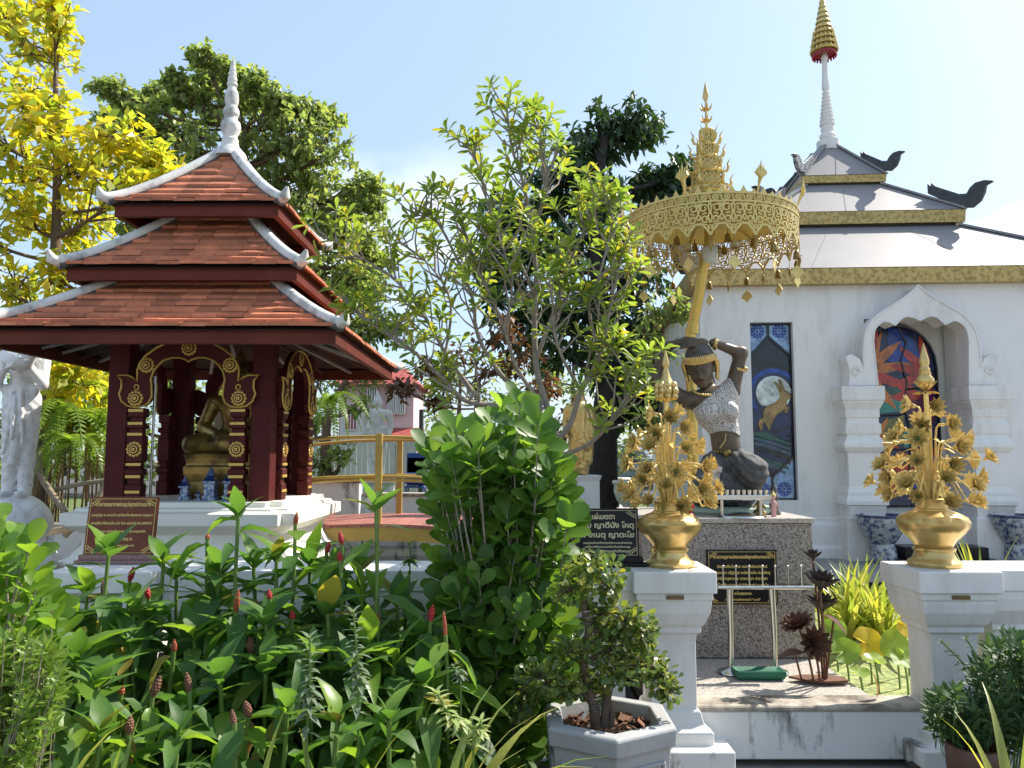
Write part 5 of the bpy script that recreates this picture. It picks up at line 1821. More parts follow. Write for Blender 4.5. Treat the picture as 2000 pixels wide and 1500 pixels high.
def sign(name, c, w, h, m, tm, lines, label, tilt=8, basem=None, border=True):
    t = empty(name, c)
    t.rotation_euler = (R(-tilt), 0, 0)
    b = MB(); b.box((0, 0.01, h / 2), (w, 0.02, h)); b.build('panel', m, t, bevel=0.002)
    if border:
        b = MB()
        for a_, c_ in (((-1, -1), (1, -1)), ((1, -1), (1, 1)), ((1, 1), (-1, 1)), ((-1, 1), (-1, -1))):
            b.bar((a_[0] * (w / 2 - .012), -0.001, h / 2 + a_[1] * (h / 2 - .012)), (c_[0] * (w / 2 - .012), -0.001, h / 2 + c_[1] * (h / 2 - .012)), 0.003, 0.0025)
        b.build('border', tm, t)
        b = MB()
        for sx_ in (-1, 1):
            for sz_ in (-1, 1):
                cx, cz_ = sx_ * (w / 2 - .016), h / 2 + sz_ * (h / 2 - .016)
                for k_ in range(4):
                    b.tube([(cx - sx_ * (.006 + .012 * k_ + .010 * math.cos(a)), -0.0015, cz_ - sz_ * (.004 + .010 * (3 - k_) * .8 + .008 * math.sin(a))) for a in np.linspace(0, 5.5, 9)], 0.0022, 4)
        b.build('corner_scroll', tm, t)
    for s, x, z, wd, hm in lines:
        fit_text(s, wd * w, hm * h, tm, t, x * w, z * h, -0.0012)
    if basem:
        b = MB(); b.box((0, 0.03, -0.012), (w * 1.08, 0.10, 0.03)); b.box((0, 0.03, -0.037), (w * 1.16, 0.13, 0.02)); o = b.build('foot', basem, t, bevel=0.003)
        o.rotation_euler = (R(tilt), 0, 0)
    return tag(t, label, 'sign')


cS = W(1172, 1098, 4.36)
sign('black_sign', (cS.x, 4.36, PTOP + 0.05), 0.44, 0.27, M['blackstone'], M['signpale'],
     [('คำแผ่เมตตา', 0, .84, .40, .13), ('อิทัง เม ญาตีนัง โหตุ', .02, .645, .84, .17), ('สุขิตา โหนตุ ญาตะโย', .02, .45, .84, .17), ('ขอบุญกุศลนี้จงสำเร็จแก่ญาติทั้งหลายของข้าพเจ้าเถิด', 0.1, .29, .62, .06),
      ('ขอให้ญาติทั้งหลายของข้าพเจ้าจงมีความสุข', 0.1, .21, .58, .06), ('ขอแผ่เมตตาแก่สรรพสัตว์ทั้งหลาย', 0.1, .13, .56, .06)], 'black stone sign with pale Thai lettering on the low wall left of the vase', 6, M['blackstone'])
cS = W(229, 1100, 4.46)
sign('brown_sign', (cS.x, 4.46, PTOP + 0.05), 0.40, 0.33, M['brownstone'], M['signgold'],
     [('คาถาขอลาภพระอุปคุตปราบมาร', 0, .86, .80, .10), ('มหาอุปคุต จะ มหาลาโภ พุทโธลาภัง สัพเพชะนา พะหูชะนา', 0, .68, .88, .085), ('ราชาปุริโส อิถีโยมานัง นะโม โจรา เมตตาจิตตัง เอหิจิตตัง', 0, .54, .88, .085),
      ('ปิยังมะมะ สะเทวะกัง สะพรหมะกัง มะนุสสานัง', 0, .40, .72, .085), ('อิติลาภัง ภะวันตุ เม', 0, .27, .36, .085), ('สาธุ สาธุ สาธุ อนุโมทามิ', .02, .16, .44, .05)], 'brown marble sign with gold Thai lettering on the low wall before the pavilion', 8, M['redstone'])
cS = W(1450, 1180, 5.29)
sign('prayer_plaque', (cS.x, 5.275, cS.z), 0.47, 0.36, M['blackstone'], M['signgold'],
     [('บทสวดบูชาแม่พระธรณีพุทธรักษาสถาน', 0, .87, .82, .10), ('ตัสสา เกศีสะโต ยะถา คงคา โสตังปะวัตตันติ', 0, .70, .72, .065), ('มาระเสนา ปฏิฐาตุง อะสักโกนโต ปะลายิงสุ', 0, .58, .80, .075), ('ปาริมานุภาเวนะ มาระเสนา ปะราชิตา', 0, .47, .72, .075), ('ทิโสทิสัง ปะลายันติ วิทังเสนติ อะเสสะโต', 0, .36, .74, .075),
      ('นะโมพุทธายะ', 0, .20, .26, .075), ('สวดบูชาแม่พระธรณี "มนต์"', .0, .09, .52, .06)], 'black prayer plaque with gold Thai lettering on the granite pedestal', 0)

# ---------------------------------------------------------------- steel candle rail with green tray
cr = empty('candle_rail', (W(1490, 1290, 4.95).x, 4.95, 0.27))
zb2 = W(1490, 1147, 4.95).z - 0.27
xs_ = lambda px: W(px, 1147, 4.95).x - cr.location.x
b = MB(); b.box(((xs_(1398) + xs_(1590)) / 2, 0, zb2), (xs_(1590) - xs_(1398), 0.05, 0.022)); b.build('rail', M['steel'], cr, bevel=0.008)
for p_ in (1425, 1510):
    b = MB(); b.tube([(xs_(p_ - 2), 0, 0.01), (xs_(p_), 0, 0.2), (xs_(p_ + (-3 if p_ > 1450 else 0)), 0, zb2)], [0.016, 0.017, 0.021], 12); b.build('leg', M['steel'], cr, smooth=60)
    b = MB(); b.lathe([(0.085, 0), (0.08, 0.012), (0.03, 0.03), (0.02, 0.04)], 20, c=(xs_(p_ - 2), 0, 0)); b.build('foot', M['steel'], cr, smooth=50)
for p_ in (1413, 1438, 1464, 1490, 1515, 1540, 1566):
    b = MB(); b.tube([(xs_(p_), 0, zb2), (xs_(p_), 0, zb2 + 0.125)], 0.004, 6); b.ell((xs_(p_), 0, zb2 + 0.13), (0.009, 0.009, 0.009), 8, 6); b.build('candle_pin', M['steel'], cr, smooth=60)
tag(cr, 'stainless steel candle rail with ball-tipped pins before the granite pedestal', 'candle rail')
b = MB()
b.rect([(0.0, 0.0), (0.01, 0.02), (0.012, 0.052), (0.004, 0.054), (-.02, .04)], 0.14, 0.05)
o = b.build('green_tray', M['green_cloth'], None, bevel=0.006); o.location = (W(1480, 1300, 4.85).x, 4.84, 0.268)
tag(o, 'dark green tray lying between the feet of the candle rail', 'tray')

# ---------------------------------------------------------------- rusty iron lotus sculpture
rl = empty('iron_lotus_sculpture', (W(1602, 1303, 4.72).x, 4.72, 0.27))
RX = rl.location.x
def rp3(px, py, y): return Vector((W(px, py, y).x - RX, y - 4.72, W(px, py, y).z - 0.27))
b = MB(); b.prism([(-0.17, -0.06), (-0.08, 0.02), (0.02, 0.05), (0.15, 0.03), (0.16, -0.05), (0.05, -0.09), (-0.06, -0.10)], 0.012, Matrix.Translation((0, 0, 0.012)) @ Matrix.Rotation(R(90), 4, 'X') @ Matrix.Translation((0, 0, 0))); b.build('base_plate', M['rust'], rl)
iron = lotus_mesh('iron_lotus', M['rustdark'], [(8, .12, 25, 0), (8, .11, 48, .35), (6, .085, 68, .1)])
irono = lotus_mesh('iron_lotus', M['rust'], [(12, .12, 8, 0), (10, .10, 28, .3), (8, .075, 50, .1)])
for px, py, y_, me, sc_, d in ((1588, 1092, 4.75, iron, .55, (0, 0, 1)), (1602, 1150, 4.68, iron, 1.0, (.1, -.2, 1)), (1606, 1192, 4.78, iron, .95, (0, -.1, 1)), (1560, 1225, 4.70, irono, .9, (-.4, -.2, .8)), (1588, 1255, 4.62, irono, .85, (.1, -1, .2))):
    p = rp3(px, py, y_)
    q = Vector(d).to_track_quat('Z', 'Y').to_matrix().to_4x4()
    share('iron_lotus', me, rl, M=Matrix.Translation(p) @ q @ Matrix.Scale(sc_, 4))
    b = MB(); b.tube(smoothpath([(p.x * .5 + .02, p.y * .3, 0.01), (p.x * .7 + .015, p.y * .6, p.z * .5), p - Vector(d).normalized() * 0.02], 4), 0.007, 6); b.build('stem', M['rust'], rl, smooth=60)
for px, py, d in ((1628, 1212, (.8, -.4, -.5)), (1552, 1275, (-1, -.2, .05))):
    p = rp3(px, py, 4.62)
    m_ = Matrix(frames([p - Vector(d).normalized() * .06], [d], [(.3, -.4, 1)], [0.16])[0].tolist())
    o = share('iron_leaf', leafmesh('ovate', M['rust']), rl, M=m_)
    b = MB(); b.tube([(p.x * .6, 0, .01), p], 0.006, 6); b.build('stem', M['rust'], rl, smooth=60)
tag(rl, 'rusty iron sculpture of lotus flowers on thin stems beside the candle rail', 'sculpture')

# ---------------------------------------------------------------- trees
def rand_in(n):
    d = rvec(n)
    return d * (rng.random((n, 1)) ** 0.45)


def tree(name, label, group, base, trunk, blobs, key, size, lm, bm, twigs=14, per=9, droop=0.4, parts=0, trunk_r=0.12, Yd=1.0, cat='tree'):
    """trunk: points; blobs: (center, radii); leaves ride on twigs so the crown keeps gaps"""
    t = empty(name, base)
    B0 = Vector(base)
    tp = [Vector(p) - B0 for p in trunk]
    tk = MB()
    path = smoothpath(tp, 5)
    n = len(path)
    tk.tube(path, [trunk_r * (1 - 0.75 * i / n) for i in range(n)], 9)
    Ms = []
    for c, r_ in blobs:
        c = Vector(c) - B0
        j = min(range(n), key=lambda i: (path[i] - c).length + 0.6 * max(0, path[i].z - c.z + 0.3))
        p0 = path[j]
        rad0 = trunk_r * (1 - 0.75 * j / n) * 0.5
        mid = (p0 + c) / 2 + Vector((random.uniform(-.1, .1), random.uniform(-.1, .1), -0.08 * (c - p0).length))
        limb = smoothpath([p0, mid, c], 4)
        tk.tube(limb, [max(.012, rad0 * (1 - .7 * i / len(limb))) for i in range(len(limb))], 6)
        ends = rand_in(twigs) * np.array(r_)
        for e in ends:
            E_ = c + Vector(e)
            s = limb[random.randrange(len(limb) // 2, len(limb))]
            m_ = (s + E_) / 2 + Vector((0, 0, random.uniform(-.05, .12)))
            tk.tube([s, m_, E_], [0.012, 0.008, 0.004], 4, cap=False)
            ts = 0.35 + 0.65 * rng.random(per) ** 0.7
            a = np.array([(s + (m_ - s) * (2 * q) if q < .5 else m_ + (E_ - m_) * (2 * q - 1)) for q in ts])
            a += rng.normal(size=a.shape) * size * 0.35
            dv = np.array((E_ - s).normalized())
            d = nrm(dv * 0.5 + rng.normal(size=a.shape) * 0.7 + np.array([0, 0, -droop]))
            up = nrm(rng.normal(size=a.shape) * 0.45 + np.array([0, 0, 1.0]))
            Ms.append(frames(a, d, up, size * rng.uniform(.7, 1.25, per)))
    tk.build('trunk', bm, t, smooth=70)
    Ms = np.concatenate(Ms)
    if parts:
        plant_leaves(t, key, lm, Ms, parts, 'crown')
    else:
        merge_leaves('crown', LEAF[key], Ms, lm, t)
    return tag(t, label, cat, group)


def bl3(lst, Y, rx, rz, ry=0.9, jit=0.6):
    return [(W(px, py, Y + random.uniform(-jit, jit)), (rx * k, ry * k, rz * k)) for px, py, k in lst]


g_ = 'trees around the garden'
tree('yellow_tree', 'tree with bright yellow leaves at the left edge', g_, (W(90, 1000, 9.2).x, 9.2, 0.1), [W(78, 1000, 9.2), W(85, 800, 9.2), W(105, 560, 9.2), W(112, 330, 9.2), W(108, 150, 9.2)],
     bl3([(90, 90, 1), (40, 180, 1.1), (100, 240, 1.1), (30, 320, 1.1), (150, 330, 1.1), (230, 270, .9), (60, 430, 1.2), (160, 440, 1.1), (250, 370, .9), (305, 320, .5), (345, 350, .3), (30, 560, 1), (130, 550, 1), (200, 510, .7), (60, 690, .9), (150, 720, .8), (130, 800, .7), (190, 760, .6), (-60, 250, 1), (-60, 450, 1), (20, 40, .7), (170, 650, .7), (190, 830, .5), (110, 30, .5)], 9.0, .48, .42, .6),
     'simple', 0.16, LF['yellow'], M['bark_brown'], twigs=25, per=10, droop=.25, trunk_r=.10)
gt = [(690, 580, .9), (740, 570, .7), (620, 580, 1), (760, 640, .6), (680, 660, .7), (540, 290, 1), (620, 370, 1), (280, 250, 1), (340, 250, 1), (430, 215, 1), (510, 240, 1.1), (590, 270, 1.1), (640, 300, .9), (560, 360, 1.2), (480, 330, 1.2), (660, 400, 1), (610, 450, 1.1), (710, 460, .8), (400, 300, 1.1), (260, 330, 1), (650, 530, 1), (350, 370, 1.1), (205, 170, .35), (215, 230, .4), (395, 105, .3), (400, 150, .4), (450, 130, .4), (305, 190, .35), (240, 200, .4), (470, 190, .4), (600, 220, .4), (340, 160, .28), (365, 190, .35), (500, 170, .4), (550, 200, .45), (730, 360, .4), (730, 400, .4), (640, 230, .4), (700, 540, .8), (560, 480, 1.2), (740, 500, .5), (300, 430, 1), (470, 430, 1.2), (240, 450, .9)]
tree('leafy_tree', 'tall green leafy tree rising behind the pavilion roof', g_, (W(440, 1000, 13).x, 13, 0.5), [W(430, 1000, 13), W(440, 800, 13), W(450, 600, 13), W(470, 400, 13), W(480, 250, 13)],
     bl3(gt, 13, .88, .70, .8), 'heart', 0.11, LF['green'], M['bark_brown'], twigs=30, per=17, droop=.55, trunk_r=.2)
dk = [(1180, 255, 1), (1130, 300, 1), (1235, 240, .8), (1262, 260, .5), (1090, 350, .9), (1150, 370, 1.1), (1050, 400, .9), (960, 430, 1), (1000, 500, 1.1), (1090, 480, 1.2), (1180, 460, 1.1), (1300, 345, .75), (1335, 335, .6), (1345, 380, .5), (1275, 370, .6), (1080, 600, 1.2), (1150, 600, 1.2), (1000, 620, 1.1), (1240, 540, 1), (1230, 640, 1), (1290, 650, .8), (940, 520, .9), (1190, 700, 1), (1100, 690, 1), (1250, 720, .9), (1240, 800, .8), (1270, 760, .7)]
tree('dark_tree', 'dark-leaved tree with black trunk behind the umbrella', g_, (W(1178, 1000, 13.5).x, 13.5, 0.5), [W(1178, 1005, 13.5), W(1178, 900, 13.5), W(1182, 800, 13.5), W(1192, 700, 13.5), W(1170, 560, 13.5), W(1165, 400, 13.5), W(1180, 270, 13.5)],
     bl3(dk, 13.9, .78, .58, .9), 'ovate', 0.20, LF['dark'], M['bark_dark'], twigs=26, per=14, droop=.9, trunk_r=.29)
tree('bronze_leaf_tree', 'small tree with reddish brown leaves beyond the bridge', g_, (W(900, 950, 11.5).x, 11.5, 0.5), [W(900, 980, 11.5), W(895, 850, 11.5), W(900, 740, 11.5)],
     bl3([(770, 750, .5), (830, 720, .7), (900, 700, .9), (960, 730, .9), (1010, 700, .8), (1060, 760, .8), (1090, 840, .8), (860, 780, .5), (980, 640, .7)], 11.5, .6, .4, .6), 'simple', 0.13, LF['redleaf'], M['bark_brown'], twigs=12, per=9, trunk_r=.06)
tree('staked_tree', 'small tree held by wooden stakes beside the footbridge', g_, (W(640, 950, 11.5).x, 11.5, 0.5), [W(640, 960, 11.5), W(636, 880, 11.5), W(645, 800, 11.5), W(690, 720, 11.5)],
     bl3([(620, 900, .6), (660, 890, .6), (620, 740, .8), (680, 740, .8), (640, 800, .6), (700, 790, .5), (730, 740, .6), (610, 830, .6), (640, 690, .8)], 11.5, .55, .42, .5), 'simple', 0.11, LF['green'], M['bark_brown'], twigs=13, per=9, trunk_r=.10)
for i, (px, y_, s_) in enumerate(((-150, 20, 1), (120, 22, 1), (330, 21, 1), (560, 30, 1.1), (930, 32, 1.2), (1120, 30, 1.2), (1330, 26, 1))):
    lab = ['dense green tree at the far left edge behind the ferns', 'dense green tree behind the yellow tree trunk', 'dense green tree behind the pavilion columns', 'distant green tree left of the pink house', 'distant green tree behind the central shrub', 'distant green tree behind the parked car', 'green tree between the dark tree and the white hall'][i]
    tree('background_tree', lab, g_, (W(px, 900, y_).x, y_, 0.6), [W(px, 930, y_), W(px, 800, y_), W(px, 700, y_)],
         [(W(px + dx, py, y_), (1.6 * s_, 1.2, 1.1 * s_)) for dx, py in ((-80, 820), (60, 830), (0, 760), (-60, 730), (70, 720), (10, 880), (-110, 890), (100, 890))], 'simple', 0.26, LF['green'], M['bark_brown'], twigs=18, per=12, trunk_r=.15)

tree('climbing_vine', 'green vine climbing beside the left corner of the white hall', g_, (W(1300, 900, 9.0).x, 9.0, .4), [W(1300, 985, 9.0), W(1296, 850, 9.0), W(1290, 720, 9.0), W(1300, 620, 9.0)],
     bl3([(1285, 610, .8), (1320, 590, .6), (1265, 660, .9), (1300, 680, .8), (1255, 720, .8), (1290, 760, .7), (1265, 820, .7), (1335, 615, .4)], 8.9, .26, .26, .25, .1), 'simple', 0.10, LF['green'], M['bark_brown'], twigs=12, per=8, trunk_r=.025, cat='vine')

# the rosette tree in the middle
tt = empty('rosette_tree', (W(1090, 900, 5.1).x, 5.1, 0.3))
TB = Vector(tt.location)
tag(tt, 'open-branched tree with pale grey limbs and leaf rosettes in the middle', 'tree', g_)
limbs = [([(1092, 1000, 5.1), (1090, 900, 5.1), (1088, 862, 5.1)], .05, 9),
         ([(1088, 862, 5.1), (1115, 825, 5.0), (1135, 765, 5.0), (1172, 695, 4.95), (1187, 620, 4.9), (1200, 560, 4.9), (1215, 500, 4.9)], .032, 0),
         ([(1090, 890, 5.1), (1070, 800, 5.15), (1048, 720, 5.2), (1044, 620, 5.2), (1047, 540, 5.2), (1036, 430, 5.2), (1020, 350, 5.2), (1000, 290, 5.2), (990, 215, 5.2)], .036, 0),
         ([(1088, 870, 5.1), (1040, 810, 5.1), (960, 792, 5.1), (905, 780, 5.0), (860, 735, 5.0), (800, 680, 4.95), (735, 640, 4.9), (690, 600, 4.9)], .034, 0),
         ([(940, 790, 5.1), (905, 740, 5.2), (870, 690, 5.3), (830, 620, 5.3), (775, 550, 5.4), (700, 500, 5.4), (650, 470, 5.4)], .024, 0),
         ([(1060, 800, 5.1), (990, 745, 5.2), (935, 660, 5.2), (922, 580, 5.2), (885, 490, 5.3), (850, 430, 5.3), (810, 420, 5.3)], .026, 0),
         ([(1060, 790, 5.1), (1010, 720, 5.0), (985, 640, 4.9), (950, 560, 4.9), (925, 500, 4.9), (900, 440, 4.9)], .022, 0),
         ([(1095, 890, 5.1), (1150, 868, 4.9), (1195, 820, 4.8), (1225, 780, 4.8), (1245, 720, 4.8)], .024, 0),
         ([(1048, 700, 5.2), (1085, 600, 5.1), (1110, 520, 5.1), (1140, 450, 5.1), (1160, 400, 5.1)], .022, 0),
         ([(1045, 580, 5.2), (1000, 480, 5.3), (960, 420, 5.3), (935, 330, 5.3), (920, 290, 5.3)], .018, 0),
         ([(1040, 450, 5.2), (1065, 380, 5.1), (1060, 300, 5.1), (1045, 240, 5.1)], .014, 0),
         ([(1172, 695, 4.95), (1150, 600, 4.9), (1170, 540, 4.8), (1195, 440, 4.8), (1190, 400, 4.8)], .018, 0),
         ([(985, 640, 4.9), (1000, 560, 4.8), (980, 480, 4.8)], .014, 0),
         ([(870, 690, 5.3), (880, 590, 5.4), (840, 520, 5.5), (780, 470, 5.5)], .016, 0),
         ([(1135, 765, 5.0), (1095, 690, 4.8), (1080, 620, 4.7), (1100, 560, 4.7)], .018, 0)]
tips, tk = [], MB()
for pts, r0, nt_ in limbs:
    P = smoothpath([W(*p) - TB for p in pts], 5)
    P[0] = P[0]
    n = len(P)
    tk.tube(P, [r0 * .68 * (1 - .72 * i / n) for i in range(n)], 8)
    if nt_ == 9: continue
    tips.append((P[-1], (P[-1] - P[-3]).normalized()))
    k = int(n * 0.36)
    while k < n:
        for _ in range(random.choice((2, 2, 3))):
            d = (P[min(k + 1, n - 1)] - P[k - 1]).normalized() * .5 + Vector(rvec(1)[0].tolist()) * .75 + Vector((0, 0, .5))
            d.normalize()
            ln = random.uniform(.16, .50) * (1 - .45 * k / n)
            e = P[k] + d * ln
            m_ = P[k] + d * ln * .5 + Vector((random.uniform(-.03, .03), random.uniform(-.03, .03), -.02))
            tk.tube([P[k], m_, e], [.008, .006, .0045], 5)
            tips.append((e, d))
        k += random.choice((1, 2))
tk.build('trunk', M['bark'], tt, smooth=70)
pos, dd, uu, ss = [], [], [], []
for e, d in tips:
    n = random.randint(6, 9)
    ax = Vector(d)
    ax = (ax + Vector((0, 0, .4))).normalized()
    x = ax.orthogonal().normalized(); y_ = ax.cross(x)
    ph = random.uniform(0, 6)
    for i in range(n):
        a = ph + i * 2.4
        out = x * math.cos(a) + y_ * math.sin(a)
        k = .35 + .75 * i / n
        v = (out * (1.2 - .5 * i / n) + ax * k).normalized()
        pos.append(e - ax * (.03 * (1 - i / n))); dd.append(v); uu.append(ax); ss.append(random.uniform(.08, .118))
Ms = frames(pos, dd, uu, ss)
plant_leaves(tt, 'spat', LF['ros'], Ms, 300)


# ---------------------------------------------------------------- shrubs
def inpoly(px, py, poly):
    c = False
    j = len(poly) - 1
    for i in range(len(poly)):
        if (poly[i][1] > py) != (poly[j][1] > py) and px < (poly[j][0] - poly[i][0]) * (py - poly[i][1]) / (poly[j][1] - poly[i][1]) + poly[i][0]:
            c = not c
        j = i
    return c


def sample_poly(poly, n):
    xs = [p[0] for p in poly]; ys = [p[1] for p in poly]
    out = []
    while len(out) < n:
        x, y_ = random.uniform(min(xs), max(xs)), random.uniform(min(ys), max(ys))
        if inpoly(x, y_, poly): out.append((x, y_))
    return out


def shrub(name, label, poly, n, y0, y1, key, lm, size, leaves, base, parts, bark, spread=1.0, upb=.55, group=None, cat='shrub', lo=0.25, rstem=.012, zmin=.05):
    t = empty(name, base)
    B0 = Vector(base)
    tk = MB()
    pos, dd, uu, ss = [], [], [], []
    for (px, py) in sample_poly(poly, n):
        yy = random.uniform(y0, y1)
        e = W(px, py, yy)
        if e.z < zmin: e.z = zmin
        e = e - B0
        s = Vector((e.x * .35 + random.uniform(-.06, .06), e.y * .35, max(0.0, e.z * .45 - .08)))
        m_ = (s + e) / 2 + Vector((random.uniform(-.04, .04), random.uniform(-.04, .04), -.02))
        if random.random() < 9 / n:
            tk.tube(smoothpath([Vector((s.x * .2, s.y * .2, 0)), s, m_, e], 2), [rstem * 1.6] + [rstem] * 3 + [rstem * .6] * 2 + [rstem * .4], 5)
        else:
            tk.tube([m_, (m_ + e) / 2, e], [rstem * .5, rstem * .45, rstem * .35], 4)
        d = ((e - s).normalized() * .6 + Vector((0, 0, upb)) + Vector(rvec(1)[0].tolist()) * .35 + Vector((0, -.25, 0))).normalized()
        x = d.orthogonal().normalized(); yv = d.cross(x)
        ph = random.uniform(0, 6)
        k_ = random.randint(int(leaves * .7), leaves)
        for i in range(k_):
            a = ph + i * 2.4
            f_ = i / k_
            out = x * math.cos(a) + yv * math.sin(a)
            v = (out * spread * (1.15 - .65 * f_) + d * (lo + .9 * f_)).normalized()
            pos.append(e - d * size * 1.3 * (1 - f_)); dd.append(v); uu.append(d * .7 + Vector((0, -.5, .35)) + Vector(rvec(1)[0].tolist()) * .25); ss.append(size * random.uniform(.7, 1.2))
    tk.build('stems', bark, t, smooth=70)
    plant_leaves(t, key, lm, frames(pos, dd, uu, ss), parts)
    return tag(t, label, cat, group)


shrub('round_leaf_shrub', 'large dark green shrub with thick rounded leaves in the middle foreground', [(1012, 755), (1045, 800), (1080, 870), (1112, 950), (1122, 1010), (1102, 1080), (1110, 1150), (1120, 1250), (1095, 1390), (1030, 1440), (900, 1440), (870, 1330), (862, 1200), (852, 1100), (855, 1000), (845, 930), (840, 880), (870, 825), (925, 840), (970, 795)],
      300, 3.40, 4.08, 'obovate', LF['shrub'], .125, 11, (W(990, 1400, 3.75).x, 3.8, 0.02), 300, M['bark'], rstem=.010)
shrub('round_leaf_shrub', 'bright green round-leaved shrub at the left edge beside the low wall', [(-120, 1010), (20, 1015), (60, 1060), (100, 1100), (120, 1180), (100, 1240), (30, 1255), (-120, 1260)], 62, 2.45, 2.95, 'obovate', LF['bright'], .095, 10, (W(-30, 1300, 2.7).x, 2.7, 0.02), 300, M['bark'], rstem=.008)
shrub('fine_leaf_shrub', 'light green fine-leaved shrub at the lower left edge', [(-120, 1240), (60, 1235), (120, 1265), (115, 1330), (90, 1440), (60, 1500), (-120, 1500)], 520, 2.30, 2.75, 'lance', LF['fine'], .042, 16, (W(-10, 1480, 2.5).x, 2.5, 0.02), 300, M['bark'], rstem=.004)
shrub('fine_leaf_shrub', 'small green shrub with fine leaves at the foot of the low wall', [(100, 1240), (160, 1230), (190, 1260), (150, 1300), (100, 1290)], 40, 3.4, 3.9, 'lance', LF['fine'], .04, 12, (W(140, 1380, 3.7).x, 3.7, 0.02), 150, M['bark'], rstem=.004)
# low tangle that fills the bed
n = 4600
X = rng.uniform(-2.75, 0.15, n); Yv = rng.uniform(2.2, 4.05, n); Z = rng.random(n) * np.clip(.36 + (Yv - 2.4) * .24, .1, .75) + .05
keep_ = ~((X > -.42) & (Yv < 3.5))
X, Yv, Z = X[keep_], Yv[keep_], Z[keep_]; n = len(X)
d = nrm(np.c_[rng.normal(size=(n, 2)), rng.normal(size=n) * .5 - .1]); up = nrm(np.c_[rng.normal(size=(n, 2)) * .5, np.ones(n)])
und = merge_leaves('undergrowth', LEAF['ovate_droop'], frames(np.c_[X, Yv, Z], d, up, rng.uniform(.08, .165, n)), LF['ginger'], None)
tag(und, 'tangle of low green leaves under the red ginger plants', 'undergrowth', kind='stuff')


# red ginger plants
def cone_mesh(kind):
    b = MB()
    L_, r_, n_ = {'red': (.055, .017, 6), 'orange': (.065, .015, 7), 'long': (.115, .014, 11), 'brown': (.07, .016, 7), 'small': (.036, .012, 4)}[kind]
    for i in range(n_):
        f_ = i / (n_ - 1)
        rr = r_ * (math.sin(math.pi * (.18 + .74 * f_)) ** .7)
        for j in range(6):
            a = j * math.pi / 3 + i * .55
            b.ell((rr * .55 * math.cos(a), rr * .55 * math.sin(a), L_ * f_), (rr * .55, rr * .55, L_ / n_ * .95), 6, 4)
    m = {'red': M['cone_red'], 'orange': M['cone_orange'], 'long': M['cone_orange'], 'brown': M['cone_brown'], 'small': M['cone_orange']}[kind]
    o = b.build('flower_cone', m, None, smooth=70)
    me = o.data; bpy.data.objects.remove(o)
    return me


CONE = {k: cone_mesh(k) for k in ('red', 'orange', 'long', 'brown', 'small')}
gg = 'red ginger plants in the front bed'


def ginger(px, py, Y, kind, label, nl=15, ls=.23, lean=0.0, dead=0, shared=False):
    top = W(px, py, Y)
    base = Vector((top.x + random.uniform(-.06, .06) - lean, Y + random.uniform(-.05, .08), 0.02))
    t = empty('ginger_plant', base)
    if Y < 2.85: ls *= .8
    tl = top - base
    P = smoothpath([Vector((0, 0, 0)), Vector((tl.x * .3 + random.uniform(-.02, .02), tl.y * .3, tl.z * .45)), Vector((tl.x * .75, tl.y * .75, tl.z * .78)), tl], 5)
    b = MB(); b.tube(P, [.0085] * len(P), 7); b.build('stem', M['stem'], t, smooth=70)
    n = len(P)
    pos, dd, uu, ss = [], [], [], []
    ph = random.uniform(0, 6)
    for i in range(nl):
        f_ = i / (nl - 1)
        hgt = .26 + .72 * f_
        k = min(n - 1, int(hgt * (n - 1)))
        a = ph + i * 2.2
        out = Vector((math.cos(a), math.sin(a), 0))
        tilt = random.uniform(-.55, .15) + (.55 * f_ ** 2 if kind is None else -.1 * f_)
        v = (out + Vector((0, 0, tilt))).normalized()
        pos.append(P[k] + out * .01); dd.append(v); uu.append((Vector((0, 0, 1)) + out * .3)); ss.append(ls * random.uniform(.75, 1.15) * (.75 + .35 * math.sin(math.pi * min(1, f_ + .15))))
    if kind is None:
        for i in range(5):
            a = ph + i * 2.3
            pos.append(P[-1] - Vector((0, 0, .035 - .007 * i))); dd.append(Vector((math.cos(a) * (.9 - .16 * i), math.sin(a) * (.9 - .16 * i), 1))); uu.append(Vector((-math.cos(a), -math.sin(a), .5))); ss.append(ls * random.uniform(.55, .8))
    Mx = frames(pos, dd, uu, ss)
    for q in Mx:
        rr_ = random.random()
        sh = Matrix.Diagonal((random.uniform(.78, 1.15), random.uniform(.85, 1.1), random.uniform(.6, 1.3), 1))
        share('leaf', leafmesh(random.choice(('ovate_droop', 'curl_a', 'curl_b')), LF['gingerold'] if rr_ < .07 else LF['bright'] if rr_ < .34 else LF['ginger']), t, M=Matrix(q.tolist()) @ sh)
    if dead:
        for i in range(dead):
            a = random.uniform(0, 6)
            q = frames([P[-1] - Vector((0, 0, .02))], [(math.cos(a) * .4, math.sin(a) * .4, -1)], [(math.cos(a), math.sin(a), .3)], [ls * .6], [ls * .4])[0]
            o = share('withered_leaf', leafmesh('ovate_droop', LF['dead']), t, M=Matrix(q.tolist()))
    if kind:
        q = ((P[-1] - P[-3]).normalized() + Vector((random.uniform(-.4, .4), random.uniform(-.3, .3), .5))).normalized().to_track_quat('Z', 'Y').to_matrix().to_4x4()
        share('flower_cone', CONE[kind], t, M=Matrix.Translation(P[-1] - Vector((0, 0, .01))) @ q @ Matrix.Diagonal((*(random.uniform(.62, .95),) * 2, random.uniform(.6, .98), 1)))
    tag(t, label, 'ginger plant', gg)


